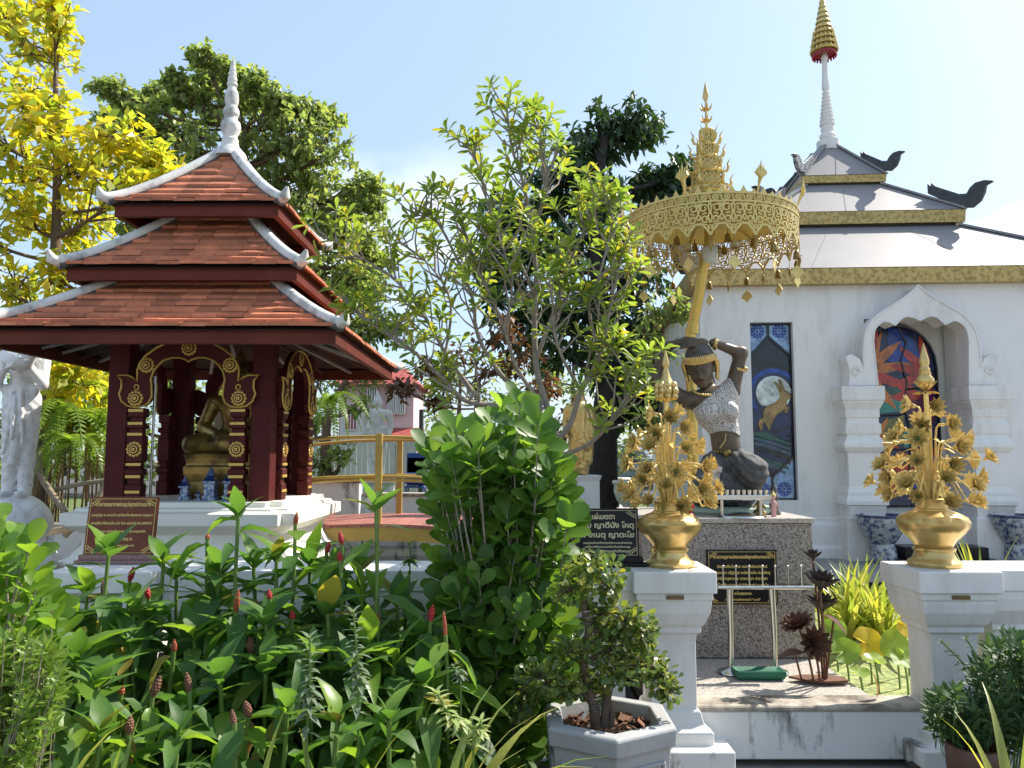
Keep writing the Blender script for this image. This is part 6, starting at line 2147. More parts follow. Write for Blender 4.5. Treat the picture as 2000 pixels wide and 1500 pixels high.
G1 = [(254, 1128, 3.7, 'red', 'ginger stalk with small red cone just below the right edge of the brown sign'), (290, 1162, 3.4, 'red', 'ginger stalk with bright red cone right of and below the brown sign'), (205, 1160, 3.5, 'brown', 'ginger stalk with faded brown cone under the brown sign'),
      (340, 1268, 3.1, 'orange', 'ginger stalk with upright orange cone on a yellow stem, left of centre of the bed'), (461, 1190, 3.2, 'long', 'ginger stalk with the tall slim orange-brown cone on a bare yellow stem'), (527, 1166, 3.3, 'red', 'ginger stalk with red cone below the pavilion front right column'),
      (571, 1207, 3.2, 'red', 'ginger stalk with red cone just lower right of another red cone, below the pavilion corner'), (405, 1050, 3.6, 'small', 'ginger stalk with tiny orange cone in front of the pavilion base'), (577, 1020, 3.5, 'orange', 'ginger stalk with orange-red cone before the right corner of the pavilion base'),
      (237, 1352, 2.8, 'small', 'short ginger stalk with small red-orange cone in the lower left of the bed'), (299, 1352, 2.8, 'brown', 'ginger stalk with leaning brown cone low in the left of the bed'), (370, 1345, 2.8, 'brown', 'ginger stalk with tilted brown cone and dry bracts'),
      (110, 1375, 2.6, 'brown', 'leftmost ginger stalk with a brown cone beside the fine-leaved shrub'), (668, 1057, 3.5, 'red', 'ginger stalk with red cone under the footbridge, upper of two'), (665, 1093, 3.35, 'red', 'ginger stalk with red cone under the footbridge, lower of two'), (638, 1075, 3.6, 'red', 'ginger stalk with red cone leaning left under the footbridge'),
      (740, 1215, 3.3, 'long', 'ginger stalk with slim brown-red cone left of the round-leaved shrub'), (841, 1205, 3.25, 'red', 'ginger stalk with red cone close to the round-leaved shrub'), (870, 1240, 3.1, 'long', 'ginger stalk with long orange-brown cone against the round-leaved shrub'), (793, 1140, 3.7, 'small', 'ginger stalk with small brown cone at the low wall below the bridge')]
for a in G1: ginger(*a)
ginger(251, 1425, 2.6, 'brown', 'low ginger stalk with withered cone and hanging dead bract, lower left', dead=2)
ginger(458, 1412, 2.6, 'brown', 'low ginger stalk with withered cone and yellowing dead leaf, left of a similar one', dead=2)
ginger(486, 1392, 2.7, 'brown', 'low ginger stalk with withered cone and long yellow dead leaf, right of a similar one', dead=2)
ginger(490, 1268, 3.1, 'brown', 'ginger stalk with shrivelled pinkish cone in mid bed', dead=1)
ginger(213, 1072, 3.4, None, 'tall leafy ginger shoot without cone in front of the brown sign', 11)
ginger(466, 1000, 3.4, None, 'tallest leafy ginger shoot, in front of the pavilion base', 10, .2)
ginger(735, 985, 3.3, None, 'tall leafy ginger shoot with large leaves before the footbridge post', 9, .22)
ginger(320, 1090, 3.6, None, 'leafy ginger shoot without cone right of the brown sign', 9)
ginger(540, 1085, 3.5, None, 'leafy ginger shoot without cone below the pavilion right column', 9)
extra = [(345, 1120, 3.7), (495, 1100, 3.6), (605, 1090, 3.7), (700, 1105, 3.7), (775, 1170, 3.6), (170, 1150, 3.6), (820, 1240, 3.3), (430, 1110, 3.5), (260, 1190, 3.3), (640, 1190, 3.2), (520, 1210, 3.15), (720, 1250, 3.1), (150, 1280, 2.9), (190, 1330, 2.7), (420, 1180, 3.5), (380, 1240, 3.3), (620, 1180, 3.5), (610, 1280, 3.0), (690, 1300, 3.0), (770, 1290, 3.1), (520, 1300, 3.0), (560, 1380, 2.7), (300, 1230, 3.4), (430, 1320, 2.9), (350, 1420, 2.6), (660, 1400, 2.7), (760, 1400, 2.7), (200, 1420, 2.55), (830, 1330, 3.0), (140, 1200, 3.4), (470, 1250, 3.3), (640, 1150, 3.6), (250, 1250, 3.2), (560, 1260, 3.4), (700, 1180, 3.6)]
rows_ = {'front': [], 'middle': [], 'back': []}
for e in sorted(extra): rows_['front' if e[2] < 2.85 else 'middle' if e[2] < 3.25 else 'back'].append(e)
ordw = ['first', 'second', 'third', 'fourth', 'fifth', 'sixth', 'seventh', 'eighth', 'ninth', 'tenth', 'eleventh', 'twelfth', 'thirteenth', 'fourteenth', 'fifteenth', 'sixteenth', 'seventeenth', 'eighteenth', 'nineteenth', 'twentieth']
for rw_, lst in rows_.items():
    for i, (px, py, y_) in enumerate(lst):
        ginger(px, py, y_, None, '%s low ginger shoot without cone from the left, in the %s row of the bed' % (ordw[i], rw_), 14, .235)


# silver-leaved and variegated sprays
def spray(px0, py0, px1, py1, Y, lm, label, ln=.06, n=60, key='lance', group='pale leafy sprays in the front bed'):
    a, c = W(px0, py0, Y), W(px1, py1, Y)
    base = Vector((c.x, Y + .03, .02))
    t = empty('leafy_spray', base)
    P = smoothpath([Vector((0, 0, 0)), (c - base), (a * .5 + c * .5 - base) + Vector((.01, -.02, 0)), a - base], 6)
    b = MB(); b.tube(P, .004, 5); b.build('stem', M['stem'], t)
    pos, dd, uu, ss = [], [], [], []
    for i in range(n):
        f_ = i / n
        k = 6 + (len(P) - 7) * f_
        p = P[int(k)].lerp(P[min(int(k) + 1, len(P) - 1)], k % 1)
        an = i * 2.4
        out = Vector((math.cos(an), math.sin(an), 0))
        pos.append(p); dd.append(out + Vector((0, 0, -.25 + 1.1 * f_ ** 3))); uu.append(Vector((0, 0, 1)) - out * .2); ss.append(ln * random.uniform(.8, 1.2) * (1 - .35 * f_))
    plant_leaves(t, key, lm, frames(pos, dd, uu, ss), 300)
    tag(t, label, 'plant', group)


spray(605, 1240, 600, 1430, 2.6, LF['silver'], 'silvery green leafy spray, left of the two drooping columns')
spray(690, 1190, 700, 1390, 2.7, LF['silver'], 'silvery green leafy spray, right of the two drooping columns')
spray(735, 1150, 745, 1260, 3.4, LF['silver'], 'silvery green spray with upright tip near the low wall', .05, 40)
spray(500, 1230, 505, 1300, 3.2, LF['silver'], 'small silvery green spray in the middle of the ginger bed', .045, 36)
spray(850, 1350, 905, 1450, 2.5, LF['variegated'], 'cream-edged variegated spray leaning left in the lower middle', .062, 60)
spray(940, 1405, 925, 1455, 2.5, LF['variegated'], 'small cream-edged variegated spray beside the larger one', .055, 34)
spray(885, 1300, 900, 1340, 3.0, LF['silver'], 'small pale spray against the round-leaved shrub', .045, 30)
spray(800, 1060, 800, 1130, 3.9, LF['shrub'], 'narrow-leaved green spray rising before the low wall under the bridge', .06, 40)


# strap-leaved clumps
def straps(px, py, Y, n, ln, lm, label, w=.016, bend=1.0, zbase=None, group='strap-leaved clumps', out=.55, az=None):
    c = W(px, py, Y)
    base = Vector((c.x, Y, zbase if zbase is not None else max(.02, c.z)))
    t = empty('strap_leaf_plant', base)
    for i in range(n):
        a = random.uniform(0, 2 * math.pi) if az is None else R(random.uniform(*az))
        L_ = ln * random.uniform(.6, 1.1)
        o_ = Vector((math.cos(a), math.sin(a), 0))
        el = random.uniform(.75, 1.5)
        p = o_ * .02; d = (o_ * math.cos(el) + Vector((0, 0, math.sin(el))))
        v, f_ = [], []
        K = 8
        side = Vector((-math.sin(a), math.cos(a), 0))
        for k in range(K + 1):
            tt_ = k / K
            ww_ = w * (.7 + .6 * math.sin(math.pi * min(1, tt_ * 1.1 + .1))) * (1 - tt_ ** 3) + .0008
            v += [p - side * ww_ + Vector((0, 0, ww_ * .35)), p, p + side * ww_ + Vector((0, 0, ww_ * .35))]
            p = p + d * L_ / K
            d = (d + Vector((0, 0, -bend * .22 * tt_ * 1.4)) + o_ * .04 * bend).normalized()
        for k in range(K):
            f_ += [(k * 3, k * 3 + 1, k * 3 + 4, k * 3 + 3), (k * 3 + 1, k * 3 + 2, k * 3 + 5, k * 3 + 4)]
        b = MB(); b.add(v, f_); b.build('leaf', lm, t, smooth=180)
    return tag(t, label, 'plant', group)


straps(40, 1560, 2.35, 24, .85, LF['strap'], 'yellow-striped strap-leaved clump in the lower left corner', zbase=.2)
straps(200, 1560, 2.35, 16, .75, LF['strap'], 'yellow-striped strap-leaved clump at the bottom left, next to the corner clump', zbase=.2)
straps(470, 1570, 2.3, 8, .62, LF['strap'], 'strap-leaved clump at the bottom below the withered ginger cones', zbase=.2)
straps(640, 1560, 2.3, 14, .7, LF['strap'], 'strap-leaved clump at the bottom edge left of the variegated spray', zbase=.22)
straps(830, 1545, 2.4, 24, .78, LF['strap'], 'bright yellow strap-leaved clump left of the hexagonal pot', zbase=.2, az=(-40, 60), bend=1.2)
straps(1990, 1560, 2.9, 22, .7, LF['strap'], 'yellow-green strap-leaved clump in the lower right corner', zbase=.12)
straps(1655, 1235, 6.1, 60, .75, LF['strap'], 'sunlit clump of long yellow-green strap leaves in the lily pond', w=.022, zbase=.15, bend=.8)
straps(1725, 1245, 6.0, 50, .72, LF['strap'], 'sunlit strap-leaved clump touching the right pillar, in the lily pond', w=.022, zbase=.15, bend=.8)
straps(1690, 1225, 6.5, 40, .7, LF['strap'], 'strap-leaved clump at the back of the lily pond', w=.022, zbase=.15, bend=.6)
straps(1920, 1180, 6.8, 16, .75, LF['strap'], 'strap-leaved clump seen above the wall right of the gold vase', w=.018, zbase=.3, bend=.3)


# lotus leaves in the pond
def lotus_leaf(px, py, Y, r_, lm, label, nx=0, ny=-.5, nz=1, fold=.25):
    c = W(px, py, Y)
    t = empty('lotus_leaf', (c.x, Y, .15))
    b = MB()
    v, f_ = [(0, 0, 0)], []
    N = 22
    for i in range(N):
        a = 2 * math.pi * i / N
        rr = r_ * (1 + .05 * math.sin(3 * a)) * (0.25 if i == 0 else 1)
        v.append((rr * .55 * math.cos(a), rr * .55 * math.sin(a), .05 * r_)); v.append((rr * math.cos(a), rr * math.sin(a), fold * r_ * abs(math.cos(a)) + .08 * r_ * math.sin(5 * a)))
    for i in range(N):
        j = (i + 1) % N
        f_ += [(0, 1 + 2 * i, 1 + 2 * j), (1 + 2 * i, 2 + 2 * i, 2 + 2 * j, 1 + 2 * j)]
    q = Vector((nx, ny, nz)).normalized().to_track_quat('Z', 'Y').to_matrix().to_4x4() @ Matrix.Rotation(random.uniform(0, 6), 4, 'Z')
    Mx = Matrix.Translation((0, 0, c.z - .15)) @ q
    b.add([Mx @ Vector(p) for p in v], f_); b.build('leaf_blade', lm, t, smooth=180)
    b = MB(); b.tube(smoothpath([(.03, .02, -.02), (.02, .01, (c.z - .15) * .5), (0, 0, c.z - .15)], 3), .006, 6); b.build('stalk', M['stem'], t, smooth=70)
    tag(t, label, 'lotus leaf', 'lotus leaves in the pond')


lotus_leaf(1628, 1232, 5.4, .085, LF['lotus'], 'green lotus leaf behind the iron lotus stems', -.2, -.8, .5)
lotus_leaf(1694, 1258, 5.1, .11, LF['lotusyellow'], 'large yellow lotus leaf in the pond', .1, -.9, .5)
lotus_leaf(1748, 1262, 5.0, .10, LF['lotus'], 'yellow-green lotus leaf close to the right pillar', 0, -.9, .6)
lotus_leaf(1766, 1225, 5.3, .07, LF['lotusyellow'], 'small yellow lotus leaf partly hidden by the right pillar', .3, -.8, .4)
lotus_leaf(1650, 1272, 5.0, .09, LF['lotus'], 'green lotus leaf left of the large yellow one', -.3, -.7, .7)
lotus_leaf(1765, 1288, 4.85, .08, LF['lotus'], 'light green lotus leaf low beside the right pillar', 0, -.6, .8)
lotus_leaf(1708, 1290, 4.9, .07, LF['lotus'], 'flat green lotus leaf below the large yellow one', 0, -.3, 1)
lotus_leaf(1678, 1314, 4.75, .06, LF['lotus'], 'small lotus leaf floating near the granite edge', 0, -.3, 1)
q = frames([(0, 0, 0)], [(.25, -.1, 1)], [(1, -.5, 0)], [.14], [.11])[0]
o = share('curled_leaf', leafmesh('ovate_droop', LF['dead']), None, M=Matrix(q.tolist()))
o.location = W(1712, 1366, 4.42); o.location.z = .272
tag(o, 'curled dry brown leaf standing on the worn ledge', 'leaf')

# ---------------------------------------------------------------- hexagonal pot with bonsai
HXc = Vector((W(1187, 1400, 3.33).x, 3.33, 0))
pot = empty('hexagonal_pot', HXc)


def hexring(prof, rot=R(90)):
    b = MB(); b.lathe(prof, 6, M=Matrix.Rotation(rot, 4, 'Z'), cap=False); return b


b = hexring([(.21, 0.0), (.25, .06), (.265, .36), (.27, .44), (.275, .455), (.275, .455), (.292, .462), (.298, .525), (.285, .535), (.225, .535), (.215, .50), (.20, .44)])
b.build('pot_body', M['concrete'], pot, bevel=.004)
for i in range(6):
    a0 = R(90) + i * math.pi / 3; a1 = a0 + math.pi / 3
    p0, p1 = Vector((math.cos(a0), math.sin(a0), 0)), Vector((math.cos(a1), math.sin(a1), 0))
    q = MB()
    A, B_ = p0.lerp(p1, .14), p0.lerp(p1, .86)
    lo_, hi_ = .259, .272
    crn = [A * lo_ + Vector((0, 0, .12)), B_ * lo_ + Vector((0, 0, .12)), B_ * hi_ + Vector((0, 0, .40)), A * hi_ + Vector((0, 0, .40))]
    for k in range(4): q.tube([crn[k], crn[(k + 1) % 4]], .008, 6)
    q.build('side_panel', M['concrete'], pot, smooth=60)
b = MB(); b.lathe([(.21, .455), (.001, .47)], 6, M=Matrix.Rotation(R(90), 4, 'Z'), cap=False); b.build('soil', M['soil'], pot)
for i in range(120):
    a, rr = random.uniform(0, 6.28), .19 * math.sqrt(random.random())
    s_ = random.uniform(.012, .03)
    q = MB(); q.box((0, 0, 0), (s_ * 1.6, s_, .006))
    o = q.build('bark_chip', M['chips'], pot)
    o.location = (rr * math.cos(a), rr * math.sin(a), .472 + random.uniform(0, .02)); o.rotation_euler = (random.uniform(-.7, .7), random.uniform(-.7, .7), random.uniform(0, 3))
tag(pot, 'grey hexagonal concrete pot with thick rim holding the bonsai', 'pot')
bo = empty('bonsai_tree', HXc + Vector((0, 0, .47)))
BB = Vector(bo.location)
tk = MB()
def B3(px, py, y=3.33): return W(px, py, y) - BB
for pts, r0 in (([(1165, 1430), (1158, 1370), (1140, 1300), (1150, 1230), (1140, 1180), (1155, 1130)], .024), ([(1180, 1430), (1185, 1370), (1200, 1320), (1240, 1300), (1280, 1305)], .020), ([(1170, 1425), (1160, 1380), (1120, 1340), (1060, 1330)], .014), ([(1145, 1230), (1190, 1230), (1225, 1200)], .012), ([(1150, 1290), (1190, 1270), (1230, 1255)], .012), ([(1190, 1430), (1195, 1390), (1175, 1340)], .016)):
    P = smoothpath([B3(*p) for p in pts], 5); n = len(P)
    if pts[0][1] > 1420: P[0].z = -.01
    tk.tube(P, [r0 * (1 - .55 * i / n) for i in range(n)], 8)
pads = [(1160, 1110, .13, .06), (1120, 1150, .09, .06), (1190, 1145, .07, .05), (1225, 1210, .11, .07), (1190, 1250, .10, .06), (1250, 1290, .12, .06), (1200, 1310, .12, .06), (1290, 1325, .08, .05), (1060, 1320, .11, .055), (1030, 1350, .08, .05), (1100, 1340, .09, .05), (1150, 1340, .09, .05), (1255, 1240, .07, .05), (1305, 1350, .04, .04), (1020, 1390, .035, .04), (1175, 1200, .08, .06), (1120, 1270, .08, .06)]
pos, dd, uu = [], [], []
for px, py, rx, rz in pads:
    c = B3(px, py, 3.33 + random.uniform(-.08, .08))
    n = int(1500 * rx * (rz + .03)) * 14
    e = rand_in(n) * np.array([rx, rx * .9, rz])
    for _ in range(16):
        k = random.randrange(n)
        E_ = c + Vector(e[k].tolist())
        tk.tube([c + Vector((0, 0, -.01)), (c + E_) / 2 + Vector((random.uniform(-.02, .02), 0, random.uniform(-.01, .02))), E_], [.004, .003, .0015], 4, cap=False)
    pos.append(e + np.array(c)); dd.append(nrm(e / np.array([rx, rx, rz]) + rng.normal(size=(n, 3)) * .8)); uu.append(nrm(np.array([0, -.2, 1.0]) + rng.normal(size=(n, 3)) * .5))
pos = np.concatenate(pos); dd = np.concatenate(dd); uu = np.concatenate(uu)
tk.build('trunk', M['bark_brown'], bo, smooth=70)
plant_leaves(bo, 'obovate', LF['bonsai'], frames(pos, dd, uu, rng.uniform(.024, .046, len(pos))), 300)
b = MB()
for (px, py) in ((1163, 1385), (1146, 1215)):
    c = B3(px, py)
    b.tube([c + Vector((.03 * math.cos(a), .03 * math.sin(a), .004 * a - .02)) for a in np.linspace(0, 18, 50)], .0022, 4)
b.build('binding_wire', M['wire'], bo)
tag(bo, 'trained bonsai with cloud-like leaf pads in the hexagonal pot', 'bonsai')

# shrubs at the right pillar
gr = 'dark green shrubs at the right pillar'
shrub('pointed_leaf_shrub', 'dark green shrub with pointed leaves at the foot of the right pillar', [(1810, 1360), (1870, 1340), (1940, 1370), (1960, 1420), (1900, 1445), (1830, 1410)], 130, 3.45, 3.85, 'lance', LF['spray'], .06, 14, (W(1890, 1500, 3.7).x, 3.7, .02), 300, M['stem'], rstem=.004, group=gr)
shrub('pointed_leaf_shrub', 'taller dark green shrub with pointed leaves at the right edge', [(1900, 1270), (1960, 1240), (2060, 1230), (2080, 1420), (1960, 1440), (1910, 1380)], 170, 3.45, 3.95, 'lance', LF['spray'], .064, 14, (W(1980, 1500, 3.75).x, 3.8, .02), 300, M['stem'], rstem=.005, group=gr)
spray(1838, 1252, 1905, 1335, 3.75, LF['spray'], 'thin arching leafy twig before the right pillar', .06, 34, group=gr)
spray(1885, 1245, 1920, 1330, 3.75, LF['spray'], 'short upright leafy twig right of the arching one', .06, 30, group=gr)
spray(1955, 1225, 1965, 1300, 3.8, LF['spray'], 'leafy twig rising highest against the right wall', .06, 30, group=gr)
b = MB(); b.lathe([(.07, 0), (.09, .04), (.115, .14), (.12, .22), (.11, .25), (.09, .25), (.085, .2), (.001, .2)], 20, cap=False)
o = b.build('brown_pot', M['terracotta_pot'], None, smooth=50); o.location = (W(1903, 1440, 3.5).x, 3.5, .10)
tag(o, 'glossy brown pot half hidden under the shrub at the right pillar', 'pot')

# ---------------------------------------------------------------- background: statues, bridge, house, fence, car
def figure(name, label, loc, h, m, pose='stand', rz=0.0, res=None, group=None):
    """standing ornate figure of height h: prims for unit height 1"""
    t = empty(name, loc, rz)
    u = h
    def C(a, c, ra, rb, k=None):
        p = cap_([q * u for q in a], [q * u for q in c], ra * u, rb * u)
        return {'p': p, 'k': k * u} if k else p
    def El(c, r_, k=None):
        p = ell_([q * u for q in c], [q * u for q in r_]); return {'p': p, 'k': k * u} if k else p
    pr = [C((-.05, 0, .03), (-.055, 0, .27), .045, .055), C((.05, 0, .03), (.05, 0, .27), .045, .055), C((-.055, 0, .27), (-.045, 0, .48), .055, .075), C((.05, 0, .27), (.045, 0, .48), .055, .075),
          El((-.05, -.04, .012), (.035, .07, .018)), El((.05, -.04, .012), (.035, .07, .018)), El((0, 0, .50), (.115, .075, .07)), C((0, 0, .52), (0, 0, .62), .075, .08), El((0, -.005, .69), (.125, .07, .075)),
          C((-.12, 0, .72), (.12, 0, .72), .04, .04), C((0, 0, .74), (0, 0, .80), .032, .03), El((0, -.01, .835), (.045, .052, .06)),
          C((0, .0, .87), (0, 0, .91), .045, .03, .01), C((0, 0, .91), (0, 0, .95), .026, .014, .01), C((0, 0, .95), (0, 0, 1.0), .012, .003, .008), C((0, -.055, .84), (0, -.066, .825), .006, .010, .008),
          C((-.047, 0, .845), (-.052, 0, .79), .010, .008, .008), C((.047, 0, .845), (.052, 0, .79), .010, .008, .008)]
    if pose == 'conch':
        pr += [C((-.13, 0, .71), (-.15, -.05, .57), .042, .034), C((-.15, -.05, .57), (-.05, -.14, .66), .032, .024), C((.13, 0, .71), (.15, -.05, .58), .042, .034), C((.15, -.05, .58), (.06, -.14, .69), .032, .024),
               El((.03, -.15, .69), (.10, .06, .055), .015), El((.10, -.15, .73), (.05, .045, .045), .015)]
        for i in range(4):
            pr.append(C((-.02 + .012 * i, -.19, .645 + .012 * i), (.03 + .012 * i, -.205, .665 + .012 * i), .009, .007, .004))
            pr.append(C((.08 - .01 * i, -.185, .70 - .014 * i), (.04 - .01 * i, -.205, .695 - .014 * i), .009, .007, .004))
        pr += [C((-.02, -.17, .675), (-.005, -.19, .70), .009, .007, .004), C((.07, -.165, .715), (.05, -.19, .73), .009, .007, .004)]
    else:
        pr += [C((-.135, 0, .71), (-.155, .01, .56), .038, .03), C((-.155, .01, .56), (-.145, -.06, .45), .029, .022), C((.135, 0, .71), (.155, .01, .56), .038, .03), C((.155, .01, .56), (.145, -.06, .45), .029, .022)]
        if pose == 'robe': pr += [C((0, .01, .70), (0, 0, .10), .115, .10, .03), C((.12, -.02, .68), (.10, -.06, .15), .05, .04, .03), C((-.1, -.04, .6), (.08, -.09, .3), .04, .03, .02)]
        for s in (-1, 1):
            pr.append(El((s * .145, -.085, .425), (.02, .022, .028), .01))
            for i in range(4): pr.append(C((s * (.132 + .008 * i), -.10 + .01 * i, .41), (s * (.130 + .008 * i), -.10 + .01 * i, .375 + .004 * abs(i - 1)), .007, .005, .003))
            pr.append(C((s * .128, -.085, .425), (s * .115, -.10, .40), .007, .006, .003))
    # draped cloth and sash
    pr += [C((0, -.05, .47), (0, -.075, .18), .045, .03, .03), C((-.08, 0, .50), (-.085, .01, .30), .03, .02, .03), C((.08, 0, .50), (.085, .01, .30), .03, .02, .03), C((-.09, -.03, .545), (.09, -.03, .545), .03, .03, .02)]
    if pose == 'conch':
        for zz, rr in ((.52, .088), (.545, .084), (.70, .12)):
            for i in range(14):
                a_ = 2 * math.pi * i / 14
                pr.append(El((rr * 1.08 * math.cos(a_), rr * .8 * math.sin(a_), zz), (.016, .014, .012), .005))
        pr += [C((-.02, -.085, .52), (-.05, -.10, .22), .018, .012, .008), C((.03, -.085, .52), (.06, -.09, .26), .018, .01, .008), C((.0, -.09, .50), (.0, -.11, .30), .02, .012, .008)]
    def mod(F, P):
        lower = np.clip((.52 * u - P[..., 2]) / (.05 * u), 0, 1)
        return F + .0022 * u * np.sin(P[..., 2] * 120 / u + np.abs(P[..., 0]) * 40 / u + P[..., 1] * 60 / u) * lower
    sdf_mesh('body', pr, (res or .0075) * u, m, t, k=.016 * u, mod=mod)
    tag(t, label, 'statue', group)
    return t


wsx = W(28, 1000, 7.3)
sdf = figure('white_statue', 'white plaster figure holding a conch at the left edge on a rock', (W(32, 968, 7.3).x, 7.3, W(32, 968, 7.3).z), 1.82, M['plaster'], 'conch', R(10), .0055)
sdf.scale = (.74, .85, 1)
t = empty('rock_pedestal', (wsx.x, 7.3, 0.1))
sdf_mesh('rock', [ell_((0, 0, .90), (.32, .30, .26)), ell_((-.2, -.1, .55), (.3, .3, .25)), ell_((.22, -.12, .5), (.28, .3, .2)), cap_((0, 0, 0), (0, 0, .4), .5, .42)], .03, M['plaster'], t, k=.05, mod=lambda F, P: F + .02 * np.sin(P[..., 0] * 19 + P[..., 2] * 11) * np.sin(P[..., 1] * 17 + P[..., 2] * 9))
b = MB(); b.rect([(.1, 0), (.1, .12), (.05, .15), (.03, .25), (0, .28)], .42, .42, c=(0, 0, .0)); b.build('plinth', M['white'], t, bevel=.005)
tag(t, 'white moulded rock pedestal under the conch-holding statue', 'pedestal')
p = W(735, 930, 13)
t = empty('statue_plinth', (p.x, 13, .6))
b = MB(); b.rect([(.12, 0), (.12, .2), (.05, .25), (.05, p.z - .75), (.1, p.z - .70), (.1, p.z - .62), (.0, p.z - .6)], .22, .22); b.build('plinth_body', M['white'], t, bevel=.005)
tag(t, 'white plinth under the far white statue behind the bridge', 'plinth')
figure('white_statue', 'distant white standing statue seen through the bridge rails', (p.x, 13, p.z - .005), 1.48, M['plaster'], 'stand', 0, .011)
p = W(1132, 925, 10.8)
t = empty('statue_plinth', (p.x, 10.8, .6))
b = MB(); b.rect([(.1, 0), (.1, .1), (.03, .14), (.03, max(.2, p.z - .7)), (.06, max(.24, p.z - .62))], .22, .22); b.build('plinth_body', M['white'], t, bevel=.005)
tag(t, 'white plinth under the golden robed statue', 'plinth')
figure('golden_statue', 'golden robed standing statue behind the central shrub', (p.x, 10.8, p.z - .02), 1.28, M['gold'], 'robe', 0, .011)

# footbridge
br = empty('footbridge', (-1.3, 8.25, 0))
def arch_z(x): return .97 - .085 * ((x + .05) / 1.2) ** 2
X0, X1 = -1.75, 1.75
nb = 24
for i in range(nb):
    xa = X0 + (X1 - X0) * i / nb; xb = X0 + (X1 - X0) * (i + 1) / nb
    za, zb3 = arch_z(xa), arch_z(xb)
    b = MB(); b.add([(xa + .004, -.75, za), (xb - .004, -.75, zb3), (xb - .004, .75, zb3), (xa + .004, .75, za), (xa + .004, -.75, za - .03), (xb - .004, -.75, zb3 - .03), (xb - .004, .75, zb3 - .03), (xa + .004, .75, za - .03)],
                    [(0, 1, 2, 3), (7, 6, 5, 4), (0, 4, 5, 1), (1, 5, 6, 2), (2, 6, 7, 3), (3, 7, 4, 0)])
    b.build('deck_plank', M['deck'], br)
for s in (-1, 1):
    b = MB()
    vs_, fs = [], []
    for i in range(nb + 1):
        x = X0 + (X1 - X0) * i / nb; z = arch_z(x) - .032
        vs_ += [(x, s * .70 - .03, z), (x, s * .70 + .03, z), (x, s * .70 + .03, z - .13), (x, s * .70 - .03, z - .13)]
    for i in range(nb):
        for k in range(4):
            fs.append((i * 4 + k, i * 4 + (k + 1) % 4, i * 4 + 4 + (k + 1) % 4, i * 4 + 4 + k))
    b.add(vs_, fs); b.build('side_beam', M['yellowpaint'], br)
    for hh, rr in ((.84, .017), (.42, .015), (.455, .014) if s < 0 else (.44, .013)):
        b = MB(); b.tube([(X0 + (X1 - X0) * i / 20, s * .70 - s * .05, arch_z(X0 + (X1 - X0) * i / 20) + hh) for i in range(21)], rr, 8); b.build('rail', M['yellowpaint'], br, smooth=60)
    for x in (-1.55, 0.0, 1.5):
        b = MB(); b.box((x, s * .70, arch_z(x) + .42), (.065, .05, .90)); b.build('rail_post', M['yellowpaint'], br, bevel=.004)
tag(br, 'ochre-railed footbridge with red plank deck beside the pavilion', 'bridge')
# pond walls behind the bridge
def pondwall(x0, x1, y_, z0, z1, label, d=.2):
    t = empty('pond_wall', ((x0 + x1) / 2, y_, 0))
    b = MB(); b.box((0, 0, (z0 + z1) / 2), (x1 - x0, d, z1 - z0)); b.build('wall_face', M['white_worn'], t, bevel=.006)
    b = MB(); b.box((0, 0, z1 + .02), (x1 - x0 + .04, d + .06, .04)); b.build('coping', M['concrete_worn'], t, bevel=.006)
    tag(t, label, 'wall')
pondwall(-3.2, -1.9, 9.75, .3, 1.30, 'stained white pond wall between the pavilion and the footbridge')
pondwall(-1.88, 0.7, 9.95, .3, 1.12, 'low white pond wall behind the footbridge')
pondwall(-8.5, -4.3, 8.6, .1, .85, 'white wall stub behind the left pavilion side')
for i, (px, y_) in enumerate(((1228, 13.0), (1205, 15.0))):
    c = W(px, 1000, y_)
    t = empty('white_urn', (c.x, y_, .6))
    b = MB(); b.lathe([(.16, 0), (.18, .04), (.1, .1), (.09, .18), (.2, .3), (.25, .45), (.24, .55), (.28, .6), (.26, .63), (.2, .6), (.001, .56)], 22, cap=False); b.build('urn_body', M['cream'], t, smooth=50)
    tag(t, ['cream garden urn on the lawn behind the black sign', 'farther cream garden urn behind the dark tree trunk'][i], 'urn', 'garden urns')
# fence of white panels
fx0, fx1 = W(590, 900, 17).x, W(825, 900, 17).x
fz = W(700, 852, 17).z
fe = empty('panel_fence', ((fx0 + fx1) / 2, 17, .6))
nf = 22
for i in range(nf):
    w_ = (fx1 - fx0) / nf
    b = MB(); b.box((fx0 + w_ * (i + .5) - (fx0 + fx1) / 2, 0, (fz - .6) / 2), (w_ - .02, .03 + .008 * (i % 2), fz - .6)); b.build('fence_panel', M['fencepanel'], fe)
b = MB(); b.box((0, .03, fz - .75), (fx1 - fx0, .04, .05)); b.box((0, .03, .3), (fx1 - fx0, .04, .05)); b.build('fence_rail', M['steel'], fe)
tag(fe, 'pale vertical-panel fence behind the far white statue', 'fence')
for px in (822, 603):
    c = W(px, 900, 16.5)
    b = MB(); b.tube([(0, 0, 0), (0, 0, W(px, 690 if px == 603 else 800, 16.5).z - .6)], .05, 8)
    o = b.build('utility_pole', M['finial'], None, smooth=60); o.location = (c.x, 16.5, .6)
    tag(o, {822: 'thin dark pole at the right end of the panel fence', 603: 'dark pole at the left end of the panel fence'}[px], 'pole', 'dark poles at the fence')
